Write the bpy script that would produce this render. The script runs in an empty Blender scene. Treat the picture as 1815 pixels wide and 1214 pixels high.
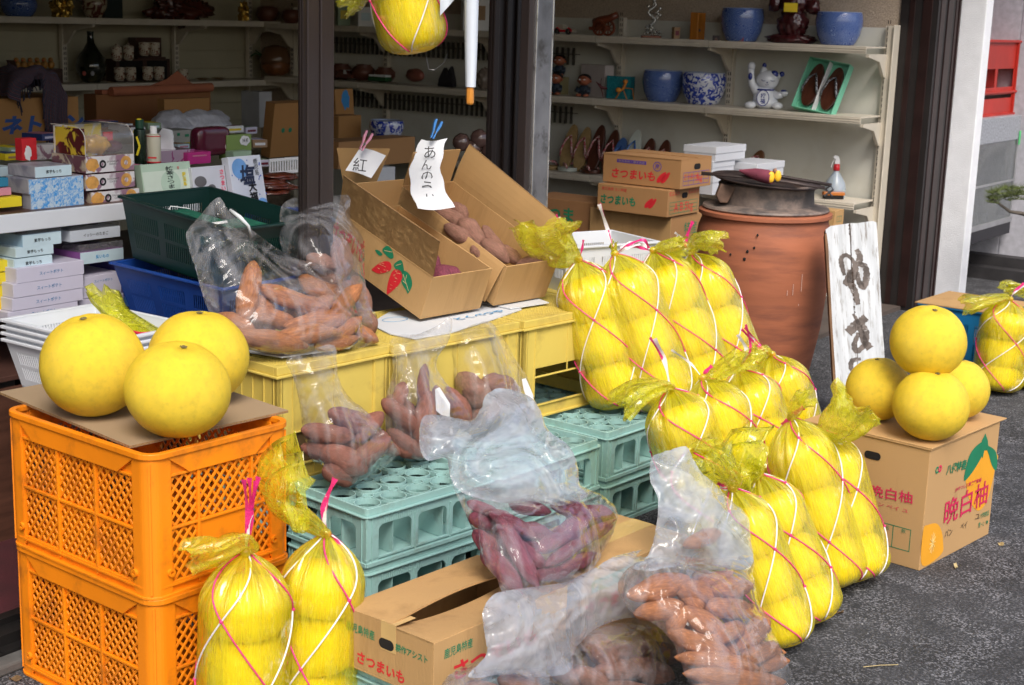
import bpy, bmesh, math, random
import numpy as np
from mathutils import Vector, Matrix, noise, geometry, Euler
random.seed(7)
R = math.radians
sc = bpy.context.scene
COL = sc.collection
# ------------------------------------------------------------------ camera, sky, sun, exposure
F = 2625.8; CX, CY = 907.5, 607.0; CH = 1.45
_p, _r = 0.21804, 0.03128
FW = Vector((0, math.cos(_p), -math.sin(_p)))
_u = Vector((0, math.sin(_p), math.cos(_p))); _x = Vector((1, 0, 0))
RT = math.cos(_r)*_x + math.sin(_r)*_u
UP = -math.sin(_r)*_x + math.cos(_r)*_u
CAMP = Vector((0, 0, CH))
cam = bpy.data.cameras.new('camera'); camo = bpy.data.objects.new('camera', cam); COL.objects.link(camo)
cam.sensor_width = 36; cam.lens = 36*F/1815; cam.clip_end = 500; cam.clip_start = 0.05
mw = Matrix((RT, UP, -FW)).transposed().to_4x4(); mw.translation = CAMP
camo.matrix_world = mw
cam.dof.use_dof = True; cam.dof.focus_distance = 3.6; cam.dof.aperture_fstop = 11
sc.camera = camo
w = bpy.data.worlds.new('World'); sc.world = w; w.use_nodes = True
nt = w.node_tree; bg = nt.nodes['Background']
sky = nt.nodes.new('ShaderNodeTexSky'); sky.sky_type = 'NISHITA'; sky.sun_disc = False
SUN_EL, SUN_AZ = R(50), R(168)          # azimuth clockwise from +Y: sun behind the camera, to the right
sky.sun_elevation = SUN_EL; sky.sun_rotation = SUN_AZ; sky.air_density = 1.0; sky.dust_density = 4.0; sky.ozone_density = 0.6
nt.links.new(sky.outputs[0], bg.inputs[0]); bg.inputs[1].default_value = 0.10
sun = bpy.data.lights.new('sun', 'SUN'); sun.energy = 1.4; sun.angle = R(26); sun.color = (1, .965, .91)
suno = bpy.data.objects.new('sun', sun); COL.objects.link(suno)
sd = Vector((math.sin(SUN_AZ)*math.cos(SUN_EL), math.cos(SUN_AZ)*math.cos(SUN_EL), math.sin(SUN_EL)))
suno.rotation_euler = sd.to_track_quat('Z', 'Y').to_euler()
sc.view_settings.view_transform = 'Standard'; sc.view_settings.look = 'None'
sc.view_settings.exposure = 1.0; sc.view_settings.gamma = 1
sc.cycles.transparent_max_bounces = 40; sc.cycles.max_bounces = 10; sc.cycles.diffuse_bounces = 3
sc.cycles.glossy_bounces = 4; sc.cycles.transmission_bounces = 6
sc.cycles.use_denoising = True; sc.cycles.caustics_reflective = False; sc.cycles.caustics_refractive = False

# ------------------------------------------------------------------ helpers: where a point of the place lies
def ray(px, py): return FW*F + RT*(px-CX) - UP*(py-CY)
def D(px, py, d): r = ray(px, py); return CAMP + r*(d/r.y)
def Z(px, py, z): r = ray(px, py); return CAMP + r*((z-CH)/r.z)
def PR(p):
    q = Vector(p)-CAMP; k = q.dot(FW); return CX+F*q.dot(RT)/k, CY-F*q.dot(UP)/k
YAW = R(54.1)
E1 = Vector((math.cos(YAW), math.sin(YAW), 0)); E2 = Vector((-math.sin(YAW), math.cos(YAW), 0))
ORG = Vector((2.37, 8.0, 0))
def S(t, s, z): return ORG - t*E1 + s*E2 + Vector((0, 0, z))     # t: along the shopfront to the left, s: into the shop
def At(px, py, t):
    r = ray(px, py); n = -E1; return CAMP + r*((t-(CAMP-ORG).dot(n))/r.dot(n))
def As(px, py, s):
    r = ray(px, py); return CAMP + r*((s-(CAMP-ORG).dot(E2))/r.dot(E2))
def ZS(px, py, z):
    """foot of a thing on a wall shelf of height z"""
    if abs(z-1.352) < .004 or abs(z-.972) < .004: p = As(px, py, 4.56)
    elif z > .99 or abs(z-.567) < .001 or abs(z-.63) < .001: p = At(px, py, .68)
    else: return Z(px, py, z)
    p.z = z; return p
def fitbox(cx, cy, z0, xl, xr, yt, yaw=YAW, base=None):
    """nearest vertical edge's foot at pixel (cx,cy) on height z0; returns loc, width along yaw, depth, height"""
    c = Z(cx, cy, z0) if base is None else base
    ex = Vector((math.cos(yaw), math.sin(yaw), 0)); ey = Vector((-math.sin(yaw), math.cos(yaw), 0))
    def solve(v, tx):
        lo, hi = 0.0, 3.0; s = 1 if tx > PR(c)[0] else -1
        for _ in range(40):
            m = (lo+hi)/2
            if (PR(c+v*m)[0]-tx)*s < 0: lo = m
            else: hi = m
        return lo
    lo, hi = 0, 3.0
    for _ in range(40):
        m = (lo+hi)/2
        if PR(c+Vector((0, 0, m)))[1] > yt: lo = m
        else: hi = m
    return c, solve(ex, xr), solve(ey, xl), lo

# ------------------------------------------------------------------ helpers: objects
def link(o): COL.objects.link(o); return o
def tag(o, label, cat, group=None, kind=None):
    if label: o['label'] = label
    if cat: o['category'] = cat
    if group: o['group'] = group
    if kind: o['kind'] = kind
    return o
def thing(name, label, cat, loc=(0, 0, 0), rz=0, group=None, rot=None):
    o = bpy.data.objects.new(name, None); link(o); o.empty_display_size = .05
    o.location = loc; o.rotation_euler = rot if rot is not None else (0, 0, rz)
    return tag(o, label, cat, group)
def dup(root, loc=None, rot=None, label=None, group=None, scale=None):
    r = root.copy(); link(r)
    if loc is not None: r.location = loc
    if rot is not None: r.rotation_euler = rot
    if scale is not None: r.scale = scale
    if label: r['label'] = label
    if group: r['group'] = group
    for ch in list(root.children):
        c = ch.copy(); link(c); c.parent = r
        for g in list(ch.children):
            d = g.copy(); link(d); d.parent = c
    return r
class MB:
    def __init__(s): s.v = []; s.f = []; s.uv = None
    def add(s, vs, fs, m=None):
        k = len(s.v)
        s.v += [tuple(m @ Vector(v)) for v in vs] if m is not None else [tuple(v) for v in vs]
        s.f += [tuple(i+k for i in f) for f in fs]
        return s
    def box(s, x0, x1, y0, y1, z0, z1, m=None):
        return s.add([(x0, y0, z0), (x1, y0, z0), (x1, y1, z0), (x0, y1, z0), (x0, y0, z1), (x1, y0, z1), (x1, y1, z1), (x0, y1, z1)],
            [(0, 3, 2, 1), (4, 5, 6, 7), (0, 1, 5, 4), (1, 2, 6, 5), (2, 3, 7, 6), (3, 0, 4, 7)], m)
    def cb(s, c, sx, sy, sz, m=None): return s.box(c[0]-sx/2, c[0]+sx/2, c[1]-sy/2, c[1]+sy/2, c[2]-sz/2, c[2]+sz/2, m)
    def bar(s, a, b, wd, th, n=(0, 0, 1), m=None):
        """rectangular bar from a to b, width wd across, thickness th along n"""
        a = Vector(a); b = Vector(b); d = (b-a); n = Vector(n).normalized(); sd_ = d.cross(n).normalized()*wd/2; n = n*th/2
        vs = [a-sd_-n, a+sd_-n, a+sd_+n, a-sd_+n, b-sd_-n, b+sd_-n, b+sd_+n, b-sd_+n]
        return s.add(vs, [(0, 1, 2, 3), (7, 6, 5, 4), (0, 4, 5, 1), (1, 5, 6, 2), (2, 6, 7, 3), (3, 7, 4, 0)], m)
    def prism(s, poly, axis, a, b, m=None):
        """poly: 2-D outline; axis 'x','y','z' extruded from a to b"""
        def P(p, h): return {'x': (h, p[0], p[1]), 'y': (p[0], h, p[1]), 'z': (p[0], p[1], h)}[axis]
        n = len(poly); vs = [P(p, a) for p in poly]+[P(p, b) for p in poly]
        fs = [tuple(range(n))[::-1], tuple(range(n, 2*n))]+[(i, (i+1) % n, n+(i+1) % n, n+i) for i in range(n)]
        return s.add(vs, fs, m)
    def tube(s, pts, r, seg=6, cap=True, flat=1.0, m=None):
        pts = [Vector(p) for p in pts]; n = len(pts); rr = r if hasattr(r, '__len__') else [r]*n
        vs = []; prev = None
        for i, p in enumerate(pts):
            t = (pts[min(i+1, n-1)]-pts[max(i-1, 0)]).normalized()
            if prev is None: prev = t.orthogonal().normalized()
            prev = (prev - t*prev.dot(t)).normalized(); q = t.cross(prev)
            for k in range(seg):
                a = 2*math.pi*k/seg; vs.append(p+prev*math.cos(a)*rr[i]+q*math.sin(a)*rr[i]*flat)
        fs = [(i*seg+k, i*seg+(k+1) % seg, (i+1)*seg+(k+1) % seg, (i+1)*seg+k) for i in range(n-1) for k in range(seg)]
        if cap: fs += [tuple(range(seg))[::-1], tuple(range((n-1)*seg, n*seg))]
        return s.add(vs, fs, m)
    def lathe(s, prof, seg=32, m=None, wob=0):
        vs = []; n = len(prof)
        for j, (r, z) in enumerate(prof):
            for k in range(seg):
                a = 2*math.pi*k/seg; q = 1+wob*math.sin(a*2+z*9)
                vs.append((r*q*math.cos(a), r*q*math.sin(a), z))
        fs = [(i*seg+k, i*seg+(k+1) % seg, (i+1)*seg+(k+1) % seg, (i+1)*seg+k) for i in range(n-1) for k in range(seg)]
        fs += [tuple(range(seg))[::-1], tuple(range((n-1)*seg, n*seg))]
        return s.add(vs, fs, m)
    def ball(s, c, rx, ry=None, rz=None, seg=20, rings=12, m=None, fn=None):
        ry = ry or rx; rz = rz or rx; vs = []
        for i in range(rings+1):
            ph = math.pi*i/rings
            for k in range(seg):
                a = 2*math.pi*k/seg; d = Vector((math.sin(ph)*math.cos(a), math.sin(ph)*math.sin(a), math.cos(ph)))
                q = fn(d) if fn else 1
                vs.append((c[0]+d.x*rx*q, c[1]+d.y*ry*q, c[2]+d.z*rz*q))
        fs = [(i*seg+k, (i+1)*seg+k, (i+1)*seg+(k+1) % seg, i*seg+(k+1) % seg) for i in range(rings) for k in range(seg)]
        return s.add(vs, fs, m)
    def ring(s, c, ro, ri, h, seg=24, m=None):
        vs = []
        for r, z in ((ro, 0), (ro, h), (ri, h), (ri, 0)):
            for k in range(seg):
                a = 2*math.pi*k/seg; vs.append((c[0]+r*math.cos(a), c[1]+r*math.sin(a), c[2]+z))
        fs = [(j*seg+k, j*seg+(k+1) % seg, ((j+1) % 4)*seg+(k+1) % seg, ((j+1) % 4)*seg+k) for j in range(4) for k in range(seg)]
        return s.add(vs, fs, m)
    def grid(s, P):
        """P[i][j] points -> sheet"""
        n = len(P); q = len(P[0])
        return s.add([p for r in P for p in r], [(i*q+j, i*q+j+1, (i+1)*q+j+1, (i+1)*q+j) for i in range(n-1) for j in range(q-1)])
    def build(s, name, mat, parent=None, smooth=False, bevel=0, label=None, uv=None, angle=None, weld=False):
        me = bpy.data.meshes.new(name); me.from_pydata(s.v, [], s.f); me.validate()
        if weld:
            b = bmesh.new(); b.from_mesh(me); bmesh.ops.remove_doubles(b, verts=b.verts, dist=1e-5); b.to_mesh(me); b.free()
        if uv is not None:
            L = me.uv_layers.new(name='UVMap')
            for lp in me.loops: L.data[lp.index].uv = uv[lp.vertex_index]
        if smooth:
            for p in me.polygons: p.use_smooth = True
            if angle:
                me.set_sharp_from_angle(angle=R(angle))
        if mat: me.materials.append(mat)
        o = bpy.data.objects.new(name, me); link(o)
        if parent: o.parent = parent
        if bevel:
            md = o.modifiers.new('bevel', 'BEVEL'); md.width = bevel; md.segments = 2; md.limit_method = 'ANGLE'; md.angle_limit = R(40)
        if label: o['label'] = label
        return o
def struct(o): o['kind'] = 'structure'; return o

# ------------------------------------------------------------------ materials
def L3(r, g, b):
    f = lambda c: ((c/255+.055)/1.055)**2.4 if c > 10 else c/255/12.92
    return (f(r), f(g), f(b))
_mc = {}
def M(name, col, rough=.5, metal=0, var=.1, vs=8, bump=0, bs=60, coat=0, dirt=None, dsc=5, dlo=.55, dhi=.7, stretch=None, spec=.5, bdist=.002, sub=0):
    if name in _mc: return _mc[name]
    m = bpy.data.materials.new(name); m.use_nodes = True; n = m.node_tree.nodes; l = m.node_tree.links
    b = n['Principled BSDF']; b.inputs['Roughness'].default_value = rough; b.inputs['Metallic'].default_value = metal
    b.inputs['Coat Weight'].default_value = coat; b.inputs['Specular IOR Level'].default_value = spec
    if sub: b.inputs['Subsurface Weight'].default_value = sub; b.inputs['Subsurface Radius'].default_value = (.01, .006, .002); b.inputs['Subsurface Scale'].default_value = .5
    tc = n.new('ShaderNodeTexCoord'); mp = n.new('ShaderNodeMapping'); l.new(tc.outputs['Object'], mp.inputs[0])
    if stretch: mp.inputs['Scale'].default_value = stretch
    nz = n.new('ShaderNodeTexNoise'); nz.inputs['Scale'].default_value = vs; nz.inputs['Detail'].default_value = 6; l.new(mp.outputs[0], nz.inputs[0])
    mx = n.new('ShaderNodeMix'); mx.data_type = 'RGBA'
    mx.inputs[6].default_value = tuple(c*(1-var) for c in col)+(1,); mx.inputs[7].default_value = tuple(min(1, c*(1+var)) for c in col)+(1,)
    rm = n.new('ShaderNodeMapRange'); rm.inputs[1].default_value = .3; rm.inputs[2].default_value = .7
    l.new(nz.outputs[0], rm.inputs[0]); l.new(rm.outputs[0], mx.inputs[0]); out = mx.outputs[2]
    if dirt:
        dn = n.new('ShaderNodeTexNoise'); dn.inputs['Scale'].default_value = dsc; dn.inputs['Detail'].default_value = 8; dn.inputs['Roughness'].default_value = .65
        l.new(mp.outputs[0], dn.inputs[0])
        dr = n.new('ShaderNodeMapRange'); dr.inputs[1].default_value = dlo; dr.inputs[2].default_value = dhi; l.new(dn.outputs[0], dr.inputs[0])
        m2 = n.new('ShaderNodeMix'); m2.data_type = 'RGBA'; m2.inputs[7].default_value = tuple(dirt)+(1,)
        l.new(out, m2.inputs[6]); l.new(dr.outputs[0], m2.inputs[0]); out = m2.outputs[2]
    l.new(out, b.inputs['Base Color'])
    if bump:
        bn = n.new('ShaderNodeTexNoise'); bn.inputs['Scale'].default_value = bs; bn.inputs['Detail'].default_value = 5; l.new(mp.outputs[0], bn.inputs[0])
        bp = n.new('ShaderNodeBump'); bp.inputs['Strength'].default_value = bump; bp.inputs['Distance'].default_value = bdist
        l.new(bn.outputs[0], bp.inputs['Height']); l.new(bp.outputs[0], b.inputs['Normal'])
    _mc[name] = m; return m
def film(name, tint, haze, hz=(.14, .5), gl=(.05, .6), rough=.14, trans=.5, scale=30, streak=(1, 1, 1), bumpd=.004, uvmap=False, bstr=.6, gcol=(1, 1, 1)):
    """thin polythene: clear with a milky share, glossy creases"""
    m = bpy.data.materials.new(name); m.use_nodes = True; n = m.node_tree.nodes; l = m.node_tree.links
    n.remove(n['Principled BSDF']); out = n['Material Output']
    tc = n.new('ShaderNodeTexCoord'); mp = n.new('ShaderNodeMapping'); mp.inputs['Scale'].default_value = streak
    l.new(tc.outputs['UV' if uvmap else 'Object'], mp.inputs[0])
    nz = n.new('ShaderNodeTexNoise'); nz.inputs['Scale'].default_value = scale; nz.inputs['Detail'].default_value = 4; nz.inputs['Distortion'].default_value = 1.2
    l.new(mp.outputs[0], nz.inputs[0])
    ab = n.new('ShaderNodeMath'); ab.operation = 'SUBTRACT'; ab.inputs[1].default_value = .5; l.new(nz.outputs[0], ab.inputs[0])
    a2 = n.new('ShaderNodeMath'); a2.operation = 'ABSOLUTE'; l.new(ab.outputs[0], a2.inputs[0])      # creases where the noise crosses one half
    cr = n.new('ShaderNodeMapRange'); cr.inputs[1].default_value = .0; cr.inputs[2].default_value = .09; cr.inputs[3].default_value = 1; cr.inputs[4].default_value = 0
    l.new(a2.outputs[0], cr.inputs[0])
    bp = n.new('ShaderNodeBump'); bp.inputs['Strength'].default_value = bstr; bp.inputs['Distance'].default_value = bumpd; l.new(cr.outputs[0], bp.inputs['Height'])
    n2 = n.new('ShaderNodeTexNoise'); n2.inputs['Scale'].default_value = scale*.35; n2.inputs['Detail'].default_value = 5; l.new(mp.outputs[0], n2.inputs[0])
    hr = n.new('ShaderNodeMapRange'); hr.inputs[1].default_value = .35; hr.inputs[2].default_value = .72; hr.inputs[3].default_value = hz[0]; hr.inputs[4].default_value = hz[1]
    l.new(n2.outputs[0], hr.inputs[0])
    h2 = n.new('ShaderNodeMath'); h2.operation = 'MULTIPLY_ADD'; h2.inputs[1].default_value = .22; l.new(cr.outputs[0], h2.inputs[0]); l.new(hr.outputs[0], h2.inputs[2])
    tr = n.new('ShaderNodeBsdfTransparent'); tr.inputs[0].default_value = tuple(tint)+(1,)
    df = n.new('ShaderNodeBsdfDiffuse'); df.inputs[0].default_value = tuple(haze)+(1,)
    tl = n.new('ShaderNodeBsdfTranslucent'); tl.inputs[0].default_value = tuple(haze)+(1,)
    m1 = n.new('ShaderNodeMixShader'); m1.inputs[0].default_value = trans; l.new(df.outputs[0], m1.inputs[1]); l.new(tl.outputs[0], m1.inputs[2])
    m2 = n.new('ShaderNodeMixShader'); l.new(h2.outputs[0], m2.inputs[0]); l.new(tr.outputs[0], m2.inputs[1]); l.new(m1.outputs[0], m2.inputs[2])
    gs = n.new('ShaderNodeBsdfGlossy'); gs.inputs['Roughness'].default_value = rough; gs.inputs[0].default_value = tuple(gcol)+(1,); l.new(bp.outputs[0], gs.inputs['Normal'])
    lw = n.new('ShaderNodeLayerWeight'); lw.inputs[0].default_value = .5; l.new(bp.outputs[0], lw.inputs['Normal'])
    pw = n.new('ShaderNodeMath'); pw.operation = 'POWER'; pw.inputs[1].default_value = 2.2; l.new(lw.outputs['Facing'], pw.inputs[0])
    g2 = n.new('ShaderNodeMapRange'); g2.inputs[3].default_value = gl[0]; g2.inputs[4].default_value = gl[1]; l.new(pw.outputs[0], g2.inputs[0])
    m3 = n.new('ShaderNodeMixShader'); l.new(g2.outputs[0], m3.inputs[0]); l.new(m2.outputs[0], m3.inputs[1]); l.new(gs.outputs[0], m3.inputs[2])
    l.new(m3.outputs[0], out.inputs[0]); return m

def mat_asphalt():
    m = M('asphalt', (.032, .033, .037), .85, var=.3, vs=3, bump=0, dirt=(.015, .015, .016), dsc=1.4, dlo=.5, dhi=.62)
    n = m.node_tree.nodes; l = m.node_tree.links; b = n['Principled BSDF']; tc = [x for x in n if x.type == 'TEX_COORD'][0]
    src = b.inputs['Base Color'].links[0].from_socket
    v = n.new('ShaderNodeTexVoronoi'); v.inputs['Scale'].default_value = 230; l.new(tc.outputs['Object'], v.inputs[0])
    sp = n.new('ShaderNodeMapRange'); sp.inputs[1].default_value = .55; sp.inputs[2].default_value = .95; 
    wn = n.new('ShaderNodeSeparateColor'); l.new(v.outputs['Color'], wn.inputs[0]); l.new(wn.outputs[0], sp.inputs[0])
    mx = n.new('ShaderNodeMix'); mx.data_type = 'RGBA'; mx.inputs[7].default_value = (.23, .23, .25, 1); l.new(src, mx.inputs[6])
    n3 = n.new('ShaderNodeTexNoise'); n3.inputs['Scale'].default_value = 9; n3.inputs['Detail'].default_value = 6; l.new(tc.outputs['Object'], n3.inputs[0])
    r3 = n.new('ShaderNodeMapRange'); r3.inputs[1].default_value = .38; r3.inputs[2].default_value = .62; r3.inputs[3].default_value = .25; l.new(n3.outputs[0], r3.inputs[0])
    ml = n.new('ShaderNodeMath'); ml.operation = 'MULTIPLY'; l.new(sp.outputs[0], ml.inputs[0]); l.new(r3.outputs[0], ml.inputs[1]); l.new(ml.outputs[0], mx.inputs[0])
    l.new(mx.outputs[2], b.inputs['Base Color'])
    bp = n.new('ShaderNodeBump'); bp.inputs['Strength'].default_value = 1; bp.inputs['Distance'].default_value = .006
    n4 = n.new('ShaderNodeTexNoise'); n4.inputs['Scale'].default_value = 140; n4.inputs['Detail'].default_value = 4; l.new(tc.outputs['Object'], n4.inputs[0])
    l.new(n4.outputs[0], bp.inputs['Height']); l.new(bp.outputs[0], b.inputs['Normal']); return m

def txt(s, width, mat, parent, M4, name='lettering', off=.0, shear=0, label=None, height=None, vertical=False, bold=0.0, sp=1.0):
    """lettering as a thin mesh; M4 places its centre: x to the right, y up, z outwards"""
    c = bpy.data.curves.new('t', 'FONT'); c.body = '\n'.join(s) if vertical else s
    c.align_x = 'CENTER'; c.align_y = 'CENTER'; c.offset = bold; c.shear = shear; c.space_line = sp; c.resolution_u = 2
    o = bpy.data.objects.new('t', c); COL.objects.link(o)
    bpy.context.view_layer.update()
    me = bpy.data.meshes.new_from_object(o.evaluated_get(bpy.context.evaluated_depsgraph_get()))
    bpy.data.objects.remove(o); bpy.data.curves.remove(c)
    vs = np.array([v.co for v in me.vertices]); 
    if len(vs) == 0: return None
    mn, mxx = vs.min(0), vs.max(0); ctr = (mn+mxx)/2; sz = mxx-mn
    k = width/sz[0]; ky = k if height is None else height/sz[1]
    for v in me.vertices: v.co = M4 @ Vector(((v.co.x-ctr[0])*k, (v.co.y-ctr[1])*ky, off))
    me.materials.clear(); me.materials.append(mat); me.name = name
    t = bpy.data.objects.new(name, me); link(t); t.parent = parent
    if label: t['label'] = label
    return t
def face(side, x=0, y=0, z=0):
    """local frame on a box face: 'f' front (-y), 'l' left (-x), 'r' right (+x), 't' top"""
    B = {'f': ((1, 0, 0), (0, 0, 1), (0, -1, 0)), 'l': ((0, -1, 0), (0, 0, 1), (-1, 0, 0)), 'r': ((0, 1, 0), (0, 0, 1), (1, 0, 0)), 't': ((1, 0, 0), (0, 1, 0), (0, 0, 1)),
         'b': ((-1, 0, 0), (0, 0, 1), (0, 1, 0))}[side]
    m = Matrix([Vector(v) for v in B]).transposed().to_4x4(); m.translation = Vector((x, y, z)); return m
def spl(pts, n=6, closed=True):
    """Catmull-Rom through 2-D or 3-D points"""
    P = [np.array(p, float) for p in pts]; N = len(P); out = []
    for i in range(N if closed else N-1):
        if closed: a, b, c, d = P[i-1], P[i], P[(i+1) % N], P[(i+2) % N]
        else: a, b, c, d = P[max(i-1, 0)], P[i], P[i+1], P[min(i+2, N-1)]
        for k in range(n):
            t = k/n; out.append(.5*((2*b)+(-a+c)*t+(2*a-5*b+4*c-d)*t*t+(-a+3*b-3*c+d)*t**3))
    if not closed: out.append(P[-1])
    return out

CARD = M('cardboard', L3(184, 146, 96), .8, var=.10, vs=4, bump=.5, bs=260, stretch=(1, 1, .12), dirt=L3(138, 104, 64), dsc=8, dlo=.5, dhi=.8)
CARDIN = M('cardboard_inner', L3(172, 136, 88), .85, var=.08, vs=5, bump=.2, bs=300)
CEDGE = M('cardboard_cut_edge', L3(140, 108, 70), .9, var=.5, vs=300)
RED = M('red_print', (.62, .02, .03), .6, var=.1); GREEN = M('green_print', (.012, .19, .09), .6, var=.1)
BLACK = M('black_ink', (.012, .012, .014), .5, var=.1); NAVY = M('blue_print', (.03, .05, .25), .6); SKYB = M('light_blue_print', (.09, .33, .6), .6)
WHITE = M('white_card', (.78, .79, .8), .6, var=.04, bump=.1, bs=80)
DARK = M('dark_hole', (.006, .005, .005), .9)
POM = M('pomelo_rind', (.90, .64, .038), .42, var=.07, vs=5, bump=.8, bs=210, coat=.0, dirt=(.66, .47, .035), dsc=9, dlo=.5, dhi=.9, bdist=.0022, sub=.08)
POMI = M('bagged_pomelo_rind', (.86, .62, .02), .4, var=.06, vs=5, bump=.2, bs=200)
STEM = M('stem_scar', (.16, .13, .05), .8, var=.4, vs=200)
# ================================================================== ground
struct(MB().add([(-60, -30, 0), (60, -30, 0), (60, 90, 0), (-60, 90, 0)], [(0, 1, 2, 3)]).build('asphalt_ground', mat_asphalt()))
# ================================================================== the shop (local x runs along the shopfront to the right, y into the shop)
shop = thing('shop_building', 'old souvenir shop with dark brown door frames and pale stucco end pillar', 'building', ORG, YAW)
STUC = M('white_stucco', (.80, .82, .86), .85, var=.05, vs=14, bump=.8, bs=160, dirt=(.4, .4, .4), dsc=60, dlo=.72, dhi=.8, bdist=.003)
PEB = M('pebbled_render', L3(176, 160, 142), .9, var=.22, vs=120, bump=.8, bs=130, bdist=.004)
CREAM = M('cream_panel', L3(205, 200, 186), .75, var=.04, vs=4, bump=.1, bs=200, dirt=L3(170, 158, 138), dsc=3, dlo=.55, dhi=.9)
SIDING = M('cream_siding', L3(176, 170, 146), .8, var=.05, vs=6)
BRONZE = M('dark_bronze_frame', (.018, .012, .011), .38, metal=.3, var=.3, vs=6, stretch=(1, 1, .2), dirt=(.09, .06, .055), dsc=35, dlo=.66, dhi=.74)
BROWNF = M('brown_door_frame', (.040, .030, .029), .42, metal=.25, var=.15, vs=8, stretch=(1, 1, .1), dirt=(.3, .27, .25), dsc=42, dlo=.70, dhi=.74, bump=.1, bs=50)
STEELF = M('worn_steel_frame', (.26, .26, .275), .38, metal=.75, var=.35, vs=7, dirt=(.10, .095, .09), dsc=11, dlo=.52, dhi=.66, bump=.2, bs=90)
CONC = M('shop_floor_concrete', (.09, .07, .06), .7, var=.2)
w_ = MB().box(-.49, -.10, .197, 4.79, 0, 2.7); w_.build('side_wall', PEB, shop)
w_ = MB().box(-7.6, -.1, 4.79, 4.9, 0, 2.7); w_.build('back_wall', SIDING, shop)
w_ = MB()
for i in range(22): w_.box(-7.4, -.55, 4.772, 4.792, .12+i*.115, .12+i*.115+.109)
w_.build('back_siding', SIDING, shop)
MB().box(-7.7, -7.6, 0, 4.9, 0, 2.7).build('far_wall', SIDING, shop)
MB().box(-7.7, -.1, -.02, 4.9, 2.70, 2.8).build('ceiling', CREAM, shop)
MB().box(-7.7, .3, -.06, .1, 2.15, 2.70).build('header', BRONZE, shop)
MB().box(-8.5, 3.5, -.7, .0, 2.81, 2.92).build('eaves', M('eaves_soffit', (.5, .48, .45), .8), shop)
MB().box(-.2, -.1, -.14, .0, 0, 2.80).build('pillar', STUC, shop, bevel=.006)
# right jamb with its door tracks
j = MB().box(-.5, -.2, .0, .197, 0, 2.15); j.build('door_jamb', M('jamb_dark', (.014, .011, .011), .5, var=.3, dirt=(.05, .05, .06), dsc=30, dlo=.68, dhi=.74), shop)
j = MB()
for x0, y0, wd in ((-.505, .03, .05), (-.504, .12, .03), (-.47, -.004, .06), (-.375, -.006, .07), (-.26, -.004, .035), (-.222, -.010, .020)):
    if y0 > 0: j.box(x0, -.5, y0, y0+wd, .02, 2.15)
    else: j.box(x0, x0+wd, y0, 0, .02, 2.15)
j.build('jamb_track', M('jamb_brown', (.028, .013, .012), .4, metal=.3, var=.3), shop, bevel=.002)
# left post (a sliding-door stile pair)
def post(name, parts, mat):
    b = MB()
    for q in parts: b.box(*q)
    return b.build(name, mat, shop, bevel=.0025)
post('door_stile', [(-4.995, -4.952, .0, .014, .02, 2.15), (-4.947, -4.897, -.003, .014, .02, 2.15), (-4.953, -4.946, .005, .014, .02, 2.15)], BROWNF)
post('door_edge', [(-5.012, -4.996, .002, .014, .02, 2.15), (-5.018, -5.014, .004, .014, .02, 2.15)], BRONZE)
# centre stack of doors
def tpx(px, s_): return -(At_s(px, 150, s_))
def At_s(px, py, s_): q = As(px, py, s_)-ORG; return -q.dot(E1)
_l, _r2 = tpx(874, .15), tpx(946, .15)
post('door_stack', [(_l, _r2, .16, .175, .02, 2.15)]+[(_l+(_r2-_l)*f0, _l+(_r2-_l)*f1, .15, .16, .02, 2.15) for f0, f1 in ((0, .12), (.3, .42), (.55, .66), (.8, 1))], BRONZE)
post('door_rail', [(-4.008, -3.980, -.004, .03, .02, 2.15)], BROWNF)
post('steel_stile', [(-3.974, -3.890, -.012, .02, .02, 2.15)], STEELF)
post('steel_trim', [(-3.979, -3.973, -.014, .022, .02, 2.15), (-3.891, -3.885, -.014, .022, .02, 2.15)], M('bright_steel', (.75, .76, .78), .25, metal=.9, dirt=(.3, .3, .3), dsc=30))
post('bronze_trim', [(-3.884, -3.876, -.0, .02, .02, 2.15)], M('bronze_strip', (.28, .15, .07), .4, metal=.5))
MB().box(-7.6, -3.9, -.05, .06, .0, .055).box(-7.6, -3.9, -.08, -.05, 0, .03).box(-7.6, -3.9, .0, .01, .055, .07).build('door_sill', M('sill_metal', (.03, .028, .028), .35, metal=.6, var=.3), shop)
MB().box(-7.6, -3.9, -.13, -.08, .0, .025).build('sill_kerb', M('old_concrete', (.08, .078, .075), .9, var=.4, vs=12, bump=.6, bs=60), shop, bevel=.006)
fl = MB().box(-7.6, -.3, .06, 4.79, .0, .02).build('shop_floor', CONC); fl.location = ORG; fl.rotation_euler = (0, 0, YAW); struct(fl)
ma = MB().box(-7.4, -5.3, .1, .58, .0205, .03).build('floor_mat', M('maroon_mat', (.05, .006, .01), .9, var=.3, bump=.5, bs=200), None, bevel=.002)
ma.location = ORG; ma.rotation_euler = (0, 0, YAW); tag(ma, 'dark maroon mat lying inside the doorway on the left', 'mat')

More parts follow.
